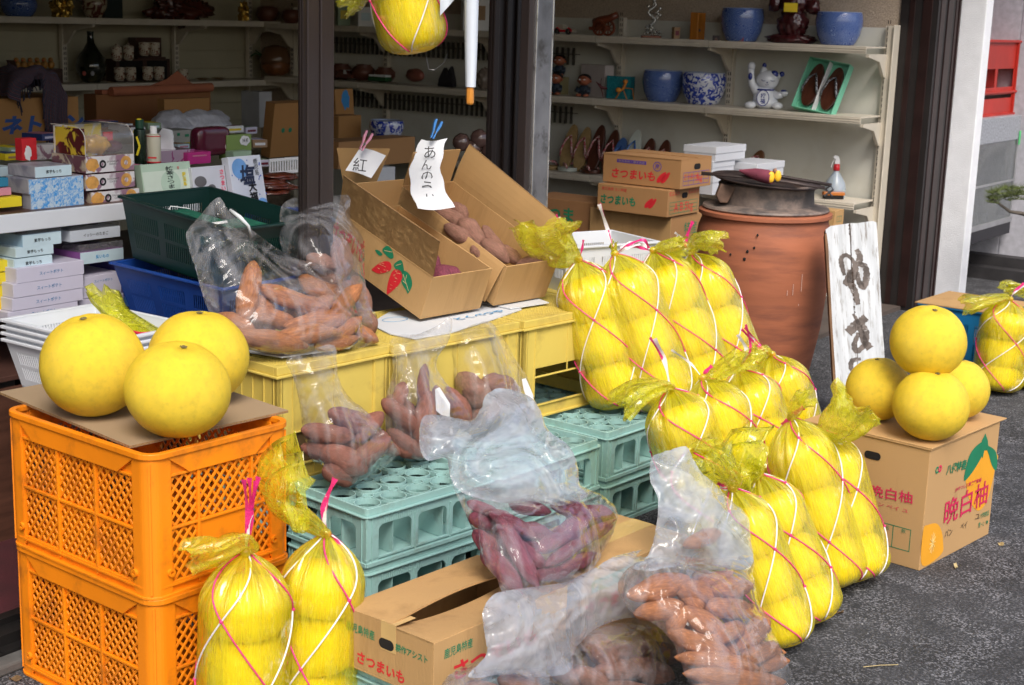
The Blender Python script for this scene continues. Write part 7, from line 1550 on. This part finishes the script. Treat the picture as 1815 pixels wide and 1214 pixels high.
# --- B
fB = plane(750, 815, .30, kx=.0009, ky=.00028)
B_p = pile([(752, 655, 748, 705, 24, .0), (712, 690, 700, 722, 30, .02), (690, 718, 740, 757, 36, .0), (757, 712, 752, 790, 48, -.01), (700, 772, 742, 800, 40, .0), (800, 702, 822, 748, 42, .0), (775, 700, 790, 778, 40, .02), (715, 745, 730, 775, 36, .04)], fB, 'red', 'reddish potato inside the middle hanging bag', 'sweet potatoes in the middle teal-crate bag')
tB = bag('clear bag of reddish sweet potatoes with a white price tag, middle of the three', D(750, 800, fB(750, 800)))
drape([(692, 604), (712, 594), (740, 592), (770, 580), (800, 562), (797, 600), (775, 636), (778, 660), (800, 690), (830, 728), (836, 752), (825, 772), (790, 790), (750, 816), (718, 802), (690, 776), (682, 742), (685, 700), (696, 660), (694, 630)], fB, B_p, tB, CLR2, amp=.006, wl=24, aniso=(1.4, .45), ang=R(75), seed=5, puff=.0004)
# --- C
fC = plane(880, 768, .30, kx=.0009, ky=.00028)
C_p = pile([(828, 680, 852, 712, 54, 0), (868, 682, 905, 690, 38, .02), (852, 738, 890, 715, 50, -.01), (900, 700, 935, 728, 42, .0), (895, 735, 925, 745, 40, .03), (850, 690, 870, 700, 44, .04)], fC, 'mauve', 'brown potato inside the right hanging bag', 'sweet potatoes in the right teal-crate bag')
tC = bag('clear bag of brown sweet potatoes, rightmost of the three hanging on the yellow crates', D(880, 760, fC(880, 760)))
drape([(795, 602), (818, 584), (850, 572), (872, 572), (893, 600), (914, 636), (934, 668), (945, 700), (958, 748), (930, 768), (882, 770), (850, 752), (818, 736), (808, 695), (803, 645)], fC, C_p, tC, CLR2, amp=.006, wl=26, aniso=(1.3, .5), ang=R(70), seed=6, puff=.0005)
for (pts, par, fn_, lb_) in (([(771, 690), (779, 686), (798, 716), (797, 742), (786, 738), (773, 728)], tB, fB, 'white price tag'), ([(925, 672), (932, 670), (945, 700), (948, 728), (938, 720), (928, 690)], tC, fC, 'white price tag')):
    dd = fn_(*pts[0])-.052; c_ = [D(x, y, dd)-par.location for x, y in pts]; t_ = MB().add(c_, [tuple(range(len(c_)))[::-1]]).build('price_tag', M('white_paper', (0, 0, 0)), par)
# --- D big bag of purple potatoes
fD = plane(960, 1040, .285, kx=.0008, ky=.0014)
D_p = pile([(838, 893, 872, 905, 26, 0), (878, 912, 940, 946, 32, -.01), (890, 930, 946, 1030, 38, -.03), (868, 985, 915, 1038, 44, .0), (922, 965, 965, 1000, 34, .0), (965, 968, 1033, 922, 42, -.03), (978, 996, 1080, 928, 30, -.01), (915, 895, 965, 905, 30, .01), (850, 950, 876, 978, 34, .02), (990, 900, 1045, 915, 36, .01), (950, 1020, 998, 1015, 28, .0),
    (930, 940, 972, 950, 34, .03), (988, 1012, 1045, 985, 30, .01), (1030, 958, 1075, 935, 28, .02), (845, 920, 880, 935, 32, .03), (1040, 905, 1078, 912, 32, .03), (900, 1000, 950, 1010, 36, .05), (870, 960, 920, 990, 36, .06)], fD, 'purple', 'purple potato inside the large milky-topped bag', 'purple sweet potatoes in the middle bag')
tD = bag('large clear bag of purple sweet potatoes with a crumpled milky top, centre of the display', D(950, 1030, fD(950, 1030)))
drape([(800, 850), (835, 862), (900, 868), (960, 862), (1010, 855), (1040, 866), (1070, 880), (1094, 905), (1090, 935), (1072, 975), (1048, 1012), (1020, 1030), (985, 1036), (930, 1046), (893, 1050), (880, 1025), (860, 1000), (842, 950), (820, 900)], fD, D_p, tD, CLR, amp=.007, wl=28, aniso=(1.2, .6), ang=R(-35), seed=7, puff=.0004)
drape([(748, 742), (775, 735), (812, 742), (838, 744), (852, 724), (862, 700), (890, 688), (938, 702), (956, 724), (972, 762), (1008, 790), (1024, 826), (1027, 858), (1040, 880), (1000, 896), (950, 890), (900, 892), (850, 884), (815, 870), (798, 845), (790, 812), (758, 816), (744, 790)], lambda x, y: fD(x, y)-.02, [], tD, MILK, amp=.018, fine=.45, wl=60, aniso=(1, 1), ang=R(30), seed=8, puff=.00035, name='milky_top')
# --- F brown potatoes lower right
fF = plane(1320, 1236, .02, kx=.0009, ky=.0008)
F_p = pile([(1195, 1112, 1214, 1086, 36, 0), (1222, 1088, 1268, 1112, 46, -.02), (1262, 1128, 1303, 1115, 44, -.02), (1278, 1046, 1318, 1040, 44, .0), (1202, 1126, 1283, 1160, 44, -.03), (1214, 1166, 1328, 1182, 40, -.05), (1315, 1143, 1350, 1106, 46, -.01), (1272, 1080, 1322, 1086, 46, -.01), (1228, 1196, 1376, 1208, 40, -.06),
    (1325, 1166, 1364, 1150, 40, -.03), (1352, 1185, 1386, 1175, 34, -.02), (1132, 1050, 1200, 1030, 52, .03), (1142, 1086, 1195, 1075, 42, .02), (1250, 1036, 1285, 1020, 38, .03), (1225, 962, 1265, 948, 34, .04), (1210, 1045, 1255, 1060, 48, .03), (1240, 1225, 1380, 1228, 40, -.06), (1290, 1150, 1320, 1160, 36, .02), (1215, 1060, 1240, 1085, 40, .04), (1330, 1085, 1340, 1110, 40, .05)], fF, 'brown', 'brown potato inside the lower right ground bag', 'brown sweet potatoes in the lower right bag')
tF = bag('clear bag of brown sweet potatoes standing on the asphalt, lower right of the display', D(1320, 1230, fF(1320, 1230)))
drape([(1150, 1100), (1120, 1085), (1095, 1045), (1108, 1012), (1145, 990), (1200, 985), (1260, 990), (1330, 985), (1336, 1022), (1346, 1070), (1370, 1120), (1394, 1170), (1406, 1212), (1402, 1240), (1330, 1256), (1250, 1252), (1222, 1214), (1190, 1135)], fF, F_p, tF, CLR, amp=.006, wl=30, aniso=(1.2, .6), ang=R(-30), seed=9, puff=.0004)
drape([(1155, 812), (1170, 803), (1190, 797), (1216, 791), (1228, 812), (1244, 838), (1268, 858), (1292, 884), (1324, 914), (1330, 950), (1334, 1000), (1300, 1010), (1250, 1000), (1190, 1005), (1150, 1012), (1120, 1005), (1148, 985), (1162, 940), (1166, 885), (1152, 850)], lambda x, y: fF(x, y)+.02, F_p[14:15], tF, MILK, amp=.015, fine=.45, wl=52, aniso=(1, .8), ang=R(70), seed=10, puff=.0003, name='upright_top')
# --- E lower middle, frosted tail
fE = plane(1050, 1240, .0, kx=.0015, ky=.0007, d=2.92)
E_p = pile([(1045, 1140, 1075, 1168, 60, 0), (1092, 1150, 1138, 1142, 52, .0), (1070, 1190, 1115, 1186, 46, -.03), (1132, 1182, 1178, 1200, 54, -.03), (1035, 1200, 1060, 1215, 48, -.02), (1080, 1222, 1180, 1232, 46, -.04), (1160, 1150, 1190, 1160, 44, .01), (1110, 1120, 1150, 1115, 44, .04), (990, 1195, 1025, 1215, 40, .02), (900, 1208, 950, 1222, 40, .0), (930, 1235, 1000, 1240, 42, -.02), (840, 1218, 885, 1228, 36, .0)], fE, 'mauve', 'brown potato inside the bottom frosted-tail bag', 'sweet potatoes in the bottom middle bag')
tE = bag('clear bag of sweet potatoes at the bottom edge with a long frosted tail', D(1050, 1235, fE(1050, 1235)))
drape([(1020, 1120), (1060, 1100), (1110, 1092), (1160, 1095), (1185, 1105), (1206, 1150), (1226, 1192), (1222, 1235), (1150, 1262), (1050, 1270), (960, 1262), (880, 1250), (788, 1238), (788, 1205), (830, 1178), (900, 1160), (960, 1160)], fE, E_p, tE, CLR, amp=.007, wl=30, aniso=(1, .7), ang=R(-20), seed=11, puff=.0005)
drape([(856, 1082), (878, 1052), (930, 1042), (1000, 1032), (1050, 1008), (1095, 984), (1150, 974), (1200, 984), (1238, 1008), (1232, 1045), (1192, 1072), (1150, 1090), (1090, 1100), (1050, 1120), (1020, 1150), (1010, 1190), (960, 1200), (900, 1195), (830, 1200), (862, 1160), (858, 1118)], lambda x, y: fE(x, y)-.045, [], tE, FROST, amp=.016, fine=.45, wl=58, aniso=(.8, 1.2), ang=R(-38), seed=12, puff=.0003, name='frosted_tail')
# potatoes in the tilted cartons
lb = 'purple potato in the left tilted carton'
for i, (u_, v_, h_, a_, L_, r_) in enumerate(((.12, .07, .07, 70, .13, .030), (.19, .08, .06, 95, .13, .027), (.15, .15, .07, 40, .13, .03), (.06, .10, .06, 90, .12, .03), (.10, .2, .05, 20, .14, .03))):
    c = tb1m @ Vector((u_, v_, h_)); d_ = (tb1m.to_3x3() @ Vector((math.cos(R(a_)), math.sin(R(a_)), .25))).normalized()*L_/2; potato(c-d_, c+d_, r_, 'purple', lb, 'sweet potatoes in the left tilted carton')
name_rows([o for o in sc.collection.objects if o.get('group') == 'sweet potatoes in the left tilted carton'], lb)
lb = 'mauve potato in the right tilted carton'
for (x1, y1, x2, y2, w_, d_) in ((768, 370, 830, 400, 26, 4.50), (816, 386, 858, 442, 32, 4.46), (788, 398, 838, 432, 24, 4.42), (852, 426, 902, 466, 28, 4.42), (856, 400, 908, 462, 20, 4.50), (915, 468, 975, 458, 20, 4.44), (795, 362, 828, 388, 24, 4.58), (835, 436, 870, 462, 24, 4.38), (880, 440, 930, 470, 22, 4.5)):
    potato(D(x1, y1, d_+.02), D(x2, y2, d_-.02), w_/2*4.45/F*1.15, 'mauve', lb, 'sweet potatoes in the right tilted carton')
name_rows([o for o in sc.collection.objects if o.get('group') == 'sweet potatoes in the right tilted carton'], lb)
# the cut sweet potato on the jar lid
p1, p2_ = D(1322, 305, 5.57), D(1368, 315, 5.50); ax = (p2_-p1)
t = thing('cut_sweet_potato', 'purple-skinned sweet potato cut open to its yellow flesh on the jar lid', 'sweet potato', p1); 
MB().tube([D(1311, 302, 5.58)-p1, Vector((0, 0, 0)), ax*.35, ax*.8, ax*1.02], [.004, .012, .022, .026, .024], 16, cap=True).build('skin', POTM['purple'], t, smooth=True, angle=50)
YF = M('yellow_flesh', (.85, .50, .03), .5, var=.15, vs=60)
for i, (px, py, rr, dd) in enumerate(((1367, 314, .021, 5.49), (1379, 312, .021, 5.49))):
    o = MB().ball((0, 0, 0), rr*.62, .008, rr, 24, 14).build('cut_face', YF, t, smooth=True); o.location = D(px, py, dd)-p1; o.rotation_euler = (0, 0, R(12))
MB().tube([D(1371, 305, 5.51)-p1, D(1377, 303, 5.51)-p1], [.010, .012], 12).build('skin_edge', POTM['mauve'], t, smooth=True)
# ================================================================== pomelo net bags
YF1 = film('yellow_polythene', (1, .99, .40), (1, .96, .03), hz=(.24, .48), gl=(.05, .9), rough=.10, scale=3.0, streak=(6, .8, 1), uvmap=True, bumpd=.006, bstr=.5, gcol=(1, .98, .85))
YF2 = film('yellow_polythene_loose', (1, 1, .50), (1, .98, .06), hz=(.20, .40), gl=(.04, .8), rough=.10, scale=4, streak=(1, 2, 1), uvmap=True, bumpd=.006, bstr=.6, gcol=(1, .98, .85))
PINK = M('pink_tape', (.72, .03, .20), .4, var=.3, vs=160, bump=.4, bs=300); WHT = M('white_tape', (.80, .76, .78), .4, var=.1, vs=200, bump=.4, bs=300); REDT = M('red_tape', (.55, .015, .05), .4, var=.3, vs=160)
_me_pom = None
def bagged_pomelo(c, ax, rx, rz, label, group, seed):
    global _me_pom
    if _me_pom is None:
        o0 = MB().ball((0, 0, 0), 1, 1, 1, 36, 24, fn=lambda d: 1/((math.hypot(d.x, d.y)**3.0+abs(d.z)**3.0)**(1/3.0))*(1+.012*noise.noise(d*2))).build('pomelo', POMI, None, smooth=True); _me_pom = o0.data; bpy.data.objects.remove(o0)
    o = bpy.data.objects.new('pomelo', _me_pom); link(o); q = ax.to_track_quat('Z', 'Y').to_matrix() @ Matrix.Rotation(seed, 3, 'Z')
    m = (q @ Matrix.Diagonal((rx, rx, rz))).to_4x4(); m.translation = c; o.matrix_world = m; tag(o, label, 'pomelo', group); return o
def loose_tube(K, dirs_pts, W, mat, parent, seed=0, flat=.42, n=34, name='loose_end', w0=.010, power=.8, roll=0, ruf=.25):
    """open crumpled mouth of a bag flaring from K along a bent spine"""
    P = [Vector(K)]+[Vector(p) for p in dirs_pts]; S_ = [Vector(q) for q in spl(P, 10, False)]; m_ = len(S_); rows = []; uvs = []
    prev = None
    for i, p in enumerate(S_):
        t_ = (S_[min(i+1, m_-1)]-S_[max(i-1, 0)]).normalized()
        if prev is None: prev = (UP.cross(t_)).normalized(); prev = Matrix.Rotation(roll, 3, t_) @ prev
        prev = (prev-t_*prev.dot(t_)).normalized(); q = t_.cross(prev); u_ = i/(m_-1); wd_ = w0+(W-w0)*u_**power; row = []
        for k in range(n+1):
            a = 2*math.pi*k/n; rf = 1+ruf*u_*math.sin(a*5+seed)+.16*u_*math.sin(a*11+seed*2+u_*4)+(.35*(1-u_))*math.sin(a*8+seed)*.6
            off = t_*(.012*math.sin(a*4+seed*3)+.006*math.sin(a*9))*u_ if i == m_-1 or u_ > .7 else Vector((0, 0, 0))
            row.append(p+prev*math.cos(a)*wd_*rf+q*math.sin(a)*wd_*flat*rf+off+Vector((noise.noise((a*2, u_*4, seed)), noise.noise((a*2, u_*4, seed+5)), noise.noise((a*2, u_*4, seed+9))))*.010*u_); uvs.append((k/n*2, u_))
        rows.append(row)
    o_ = parent.location; return MB().grid([[v-o_ for v in r_] for r_ in rows]).build(name, mat, parent, smooth=True, uv=uvs)
def ribbon(b, pts, wd, tw=1.0):
    P = [Vector(q) for q in spl(pts, 6, False)]; n = len(P); L_, R_ = [], []
    for i, p in enumerate(P):
        t_ = (P[min(i+1, n-1)]-P[max(i-1, 0)]).normalized(); s_ = t_.cross(FW).normalized(); s_ = Matrix.Rotation(tw*math.sin(i*.5), 3, t_) @ s_; w_ = wd*(.5+.5*min(1, i/n*2.2))
        L_.append(p+s_*w_/2); R_.append(p-s_*w_/2)
    b.grid([L_, R_])
def netbag(label, short, knot, bot, zb, wpx, n=3, lean=.09, tail=None, tailW=.07, ends=None, seed=0, d=None, tw=200, group='pomelo net bags', a0=None, endpx=None, tailroll=0):
    r0 = .087; cpx = (bot[0], bot[1]-wpx*.35); db = d if d else Z(cpx[0], cpx[1], zb+.06).y
    B = D(bot[0], bot[1]-wpx*.10, db); K = D(knot[0], knot[1], db+lean); r = wpx/2*(db+lean*.5)/F; ax = K-B; L = ax.length; ax.normalize()
    x = ax.orthogonal().normalized(); x = (RT-ax*RT.dot(ax)).normalized(); y = ax.cross(x)
    neck = min(.055, L*.14); sp = (L-neck)/n; rz = sp*.5*1.03; rx = r*.965
    def env(t_):
        if t_ < rz: e = max(0, 1-((rz-t_)/rz)**2.7)**(1/2.7)
        elif t_ < L-neck-rz*.9: e = 1.0
        else:
            s_ = (t_-(L-neck-rz*.9))/(neck+rz*.9); e = max(0, math.cos(s_*math.pi/2))**.72
        return max(r*e*1.02+.002, .0085)
    t = thing('pomelo_bag', label, 'net bag', B, 0, group)
    rs = random.Random(seed+100); names = {2: ['bottom', 'top'], 3: ['bottom', 'middle', 'top'], 4: ['bottom', 'second', 'third', 'top']}[n]
    for i in range(n): bagged_pomelo(B+ax*(rz+sp*i*.995), (ax+Vector((rs.uniform(-.12, .12), rs.uniform(-.12, .12), 0))).normalized(), rx, rz, names[i]+' pomelo inside '+short, 'pomelos in net bags', seed+i*1.7)
    NR, NA = 64, 84; rows = []; uvs = []
    for i in range(NR+1):
        t_ = L*(i/NR)**.9; e = env(t_); fold = .006+.5*max(0, (t_-(L-neck-rz))/(neck+rz))**1.5*.35; row = []
        for k in range(NA+1):
            a = 2*math.pi*k/NA; q = e*(1+fold*(math.sin(a*11+seed)+.6*math.sin(a*19+seed*3))+.016*(1-2*abs(noise.noise((math.cos(a)*5.5+t_*2.5, math.sin(a)*5.5, t_*3.5+seed*3))))*min(1, t_/.03))+.0022*noise.noise((math.cos(a)*3, math.sin(a)*3, t_*7+seed))+.0012*abs(noise.noise((math.cos(a)*9, math.sin(a)*9, t_*9)))
            row.append(ax*t_+x*math.cos(a)*q+y*math.sin(a)*q); uvs.append((k/NA*4, t_/L*2))
        rows.append(row)
    MB().grid(rows).build('film', YF1, t, smooth=True, uv=uvs)
    a0 = rs.uniform(0, 2) if a0 is None else a0
    def path(s_, o_): return [ax*t_+(x*math.cos(o_+s_*R(tw)*t_/L)+y*math.sin(o_+s_*R(tw)*t_/L))*(env(t_)+.0032) for t_ in [L*j/44 for j in range(1, 45)]]
    for s_, m_, nm in ((1, WHT, 'white_tape'), (-1, PINK, 'pink_tape')):
        b = MB(); kn = MB()
        for j in range(3): b.tube(path(s_, a0+j*2.0944), .0019, 6)
        b.build(nm, m_, t, smooth=True)
    kn = MB()
    for j in range(3):
        for k in range(3):
            for q in range(-4, 5):
                tt_ = ((a0+k*2.0944)-(a0+j*2.0944)+q*2*math.pi)/(2*R(tw))*L
                if .02*L < tt_ < .97*L: an = a0+j*2.0944+R(tw)*tt_/L; kn.ball(ax*tt_+(x*math.cos(an)+y*math.sin(an))*(env(tt_)+.004), .0042, seg=8, rings=6)
    kk = ax*L; kn.ball(kk, .009, .009, .008, 10, 8).ball(kk+Vector((.006, -.006, .004)), .006, seg=8, rings=6)
    kn.build('knot', PINK, t, smooth=True)
    # gathered neck and loose mouth
    if tail:
        pts = [D(px, py, db+lean+dd) for px, py, dd in tail]; loose_tube(B+kk, pts, tailW*1.65, YF2, t, seed=seed, roll=tailroll, power=.62)
    else: loose_tube(B+kk, [B+kk+ax*.02, B+kk+ax*.035+RT*.008], .02, YF2, t, seed=seed, name='loose_end')
    MB().ball(kk+ax*.004-FW*.012, .013, .011, .012, 16, 10).build('gathered_neck', YF1, t, smooth=True)
    if ends:
        bp, bw = MB(), MB()
        for e in ends:
            q = [kk]+[D(px, py, db+lean-.01)-B for px, py in e[1]]
            for j in range(e[3] if len(e) > 3 else 1):
                jj = Vector((rs.uniform(-.008, .008), 0, rs.uniform(-.008, .008))) if j else Vector((0, 0, 0)); ribbon(bp if e[0] == 'p' else bw, [q[0]]+[v+jj*(i+1)*.7 for i, v in enumerate(q[1:])], e[2])
        if bp.v: bp.build('pink_tape_end', PINK, t, smooth=True)
        if bw.v: bw.build('white_tape_end', WHT, t, smooth=True)
    return t
netbag('leftmost net bag in the top row, mouth flopping left over the tilted carton', 'the leftmost bag of the top row', (1026, 462), (1102, 732), .29, 112, tail=[(1000, 452, -.01), (968, 425, -.03), (962, 395, -.03)], tailW=.062, ends=[('w', [(1010, 425), (990, 385)], .012), ('p', [(1005, 420), (986, 380)], .006), ('p', [(1032, 440), (1034, 425)], .008)], seed=1, a0=.4, tailroll=R(30))
netbag('second net bag from the left in the top row, upright tape ends like a bow', 'the second bag of the top row', (1090, 452), (1188, 735), .29, 112, ends=[('w', [(1078, 410), (1062, 362)], .012), ('p', [(1079, 410), (1064, 360)], .005), ('p', [(1112, 435), (1140, 425), (1150, 440)], .010), ('w', [(1110, 440), (1135, 432)], .010)], seed=2, a0=1.1)
netbag('third net bag from the left in the top row', 'the third bag of the top row', (1158, 446), (1262, 722), .29, 110, ends=[('p', [(1140, 440), (1120, 436)], .01), ('w', [(1145, 436), (1120, 430), (1100, 440)], .012)], seed=3, a0=.1, tail=[(1175, 440, 0), (1215, 435, -.01)], tailW=.04)
netbag('rightmost net bag in the top row, its yellow mouth spread over the jar', 'the rightmost bag of the top row', (1226, 450), (1318, 700), .29, 106, tail=[(1235, 430, .0), (1255, 425, -.02), (1275, 430, -.02)], tailW=.050, ends=[('p', [(1215, 430), (1228, 392)], .012), ('w', [(1212, 425), (1196, 412)], .008, 2)], seed=4, a0=1.7)
netbag('leftmost net bag in the middle row, wide loose mouth to its left', 'the leftmost bag of the middle row', (1188, 690), (1258, 935), .145, 126, tail=[(1165, 685, -.02), (1125, 700, -.04), (1098, 722, -.05)], tailW=.052, ends=[('w', [(1178, 640), (1160, 600)], .014), ('p', [(1176, 640), (1152, 598)], .007)], seed=5, a0=.8)
netbag('second net bag from the left in the middle row', 'the second bag of the middle row', (1246, 672), (1332, 912), .145, 120, tail=[(1262, 668, 0), (1290, 650, 0), (1315, 640, .0)], tailW=.04, ends=[('p', [(1250, 660), (1262, 648)], .012), ('w', [(1225, 645), (1190, 620)], .007)], seed=6, a0=1.4)
netbag('third net bag from the left in the middle row', 'the third bag of the middle row', (1308, 655), (1385, 880), .145, 116, tail=[(1320, 640, 0), (1342, 632, -.01)], tailW=.045, ends=[('w', [(1325, 625), (1312, 600)], .01, 2), ('p', [(1330, 620), (1322, 575)], .007)], seed=7, a0=.5)
netbag('rightmost net bag in the middle row beside the terracotta jar', 'the rightmost bag of the middle row', (1368, 630), (1425, 830), .10, 106, tail=[(1352, 622, 0), (1338, 640, -.01)], tailW=.035, ends=[('p', [(1345, 610), (1320, 580)], .009, 2), ('w', [(1340, 605), (1325, 592)], .009)], seed=8, a0=1.9)
netbag('net bag of pomelos mostly behind the tall clear bag top', 'the bag behind the tall clear bag', (1222, 800), (1300, 1060), .0, 122, tail=[(1240, 790, 0), (1275, 792, -.01)], tailW=.03, seed=9, a0=.2)
netbag('net bag nearest the clear bag in the bottom row, standing on the asphalt', 'the leftmost bag of the bottom row', (1298, 868), (1400, 1154), .0, 116, tail=[(1290, 850, 0), (1272, 828, -.01), (1262, 806, 0)], tailW=.050, ends=[('p', [(1282, 862), (1272, 856)], .012), ('w', [(1286, 866), (1276, 864)], .01)], seed=10, a0=1.0)
netbag('second net bag from the left in the bottom row', 'the second bag of the bottom row', (1345, 842), (1448, 1112), .0, 116, tail=[(1335, 830, 0), (1315, 815, -.01), (1350, 822, -.02)], tailW=.05, ends=[('p', [(1335, 850), (1325, 858)], .01), ('w', [(1338, 848), (1326, 852)], .008)], seed=11, a0=.6)
netbag('third net bag from the left in the bottom row, red tape bundled at its neck', 'the third bag of the bottom row', (1402, 742), (1486, 1052), .0, 122, tail=[(1408, 730, 0), (1420, 712, -.01), (1432, 705, -.01)], tailW=.035, ends=[('p', [(1405, 735), (1425, 722)], .014), ('p', [(1395, 745), (1385, 752)], .012)], seed=12, a0=1.5, n=3)
netbag('rightmost net bag in the bottom row with a big flaring yellow mouth', 'the rightmost bag of the bottom row', (1456, 764), (1530, 1038), .0, 116, tail=[(1470, 752, -.01), (1498, 735, -.03), (1518, 712, -.03)], tailW=.075, ends=[('p', [(1445, 762), (1436, 756)], .008)], seed=13, a0=.9, tailroll=R(40))
netbag('left one of the two net bags standing against the orange crates', 'the left bag beside the orange crates', (437, 980), (428, 1338), .0, 166, lean=.05, tail=[(425, 962, -.01), (385, 975, -.03), (338, 988, -.04)], tailW=.042, ends=[('p', [(440, 920), (432, 850)], .012, 2), ('p', [(442, 920), (458, 845)], .012, 2), ('w', [(438, 950), (446, 910)], .009)], seed=14, a0=.2, group='net bags by the orange crates', tw=170)
netbag('right one of the two net bags standing against the orange crates', 'the right bag beside the orange crates', (578, 948), (556, 1300), .0, 150, lean=.06, tail=[(548, 925, -.01), (505, 893, -.03), (500, 862, -.04), (530, 850, -.05)], tailW=.052, ends=[('p', [(574, 900), (594, 848)], .014), ('w', [(575, 920), (580, 880)], .008), ('p', [(598, 960), (614, 1000)], .008), ('w', [(592, 965), (604, 1000)], .008)], seed=15, a0=1.3, group='net bags by the orange crates', tw=170)
netbag('net bag of three pomelos at the far right by the bright blue crate', 'the far right bag by the blue crate', (1789, 532), (1765, 702), .0, 88, lean=.05, tail=[(1775, 528, 0), (1740, 535, -.02), (1712, 542, -.02)], tailW=.05, ends=[('p', [(1800, 515), (1815, 502)], .012), ('w', [(1798, 518), (1815, 506)], .01)], seed=16, a0=.7, group='net bags at the far right', tw=220)
netbag('net bag of pomelos cut by the right edge of the picture', 'the bag cut by the right edge', (1838, 540), (1826, 694), .0, 88, lean=.05, tail=[(1820, 520, 0), (1795, 510, -.01), (1780, 512, 0)], tailW=.045, seed=17, a0=1.7, group='net bags at the far right', tw=220)
netbag('net bag of pomelos hanging from above in front of the dark doorway', 'the hanging bag', (690, -150), (738, 106), 1.2, 116, n=2, lean=.0, d=4.05, seed=18, a0=.35, group='hanging net bag', tw=140)
t_ = bpy.data.objects['pomelo_bag']
t = thing('yellow_film', 'yellow film bag end hanging at the top behind the door post', 'plastic bag', D(625, -5, 4.1)); loose_tube(D(660, -60, 4.1), [D(640, -10, 4.1), D(612, 16, 4.1)], .035, YF2, t, seed=3, name='film', w0=.03)
t = thing('yellow_film', 'empty yellow bag lying among the white baskets behind the pomelos', 'plastic bag', D(225, 570, 3.55)); loose_tube(D(268, 598, 3.45), [D(235, 575, 3.5), D(200, 548, 3.55), D(178, 515, 3.6)], .035, YF2, t, seed=6, name='film', w0=.05, power=.5); loose_tube(D(268, 600, 3.45), [D(230, 580, 3.48), D(205, 560, 3.5)], .045, YF2, t, seed=8, name='film', w0=.02)
MB().tube([D(232, 588, 3.42)-t.location, D(250, 592, 3.4)-t.location, D(275, 590, 3.42)-t.location], .005, 6).build('red_tape', REDT, t)
# tape hanging down the front of the baskets and the loose string
t = thing('white_basket_support', 'x', 'x', (0, 0, 0)); bpy.data.objects.remove(t)
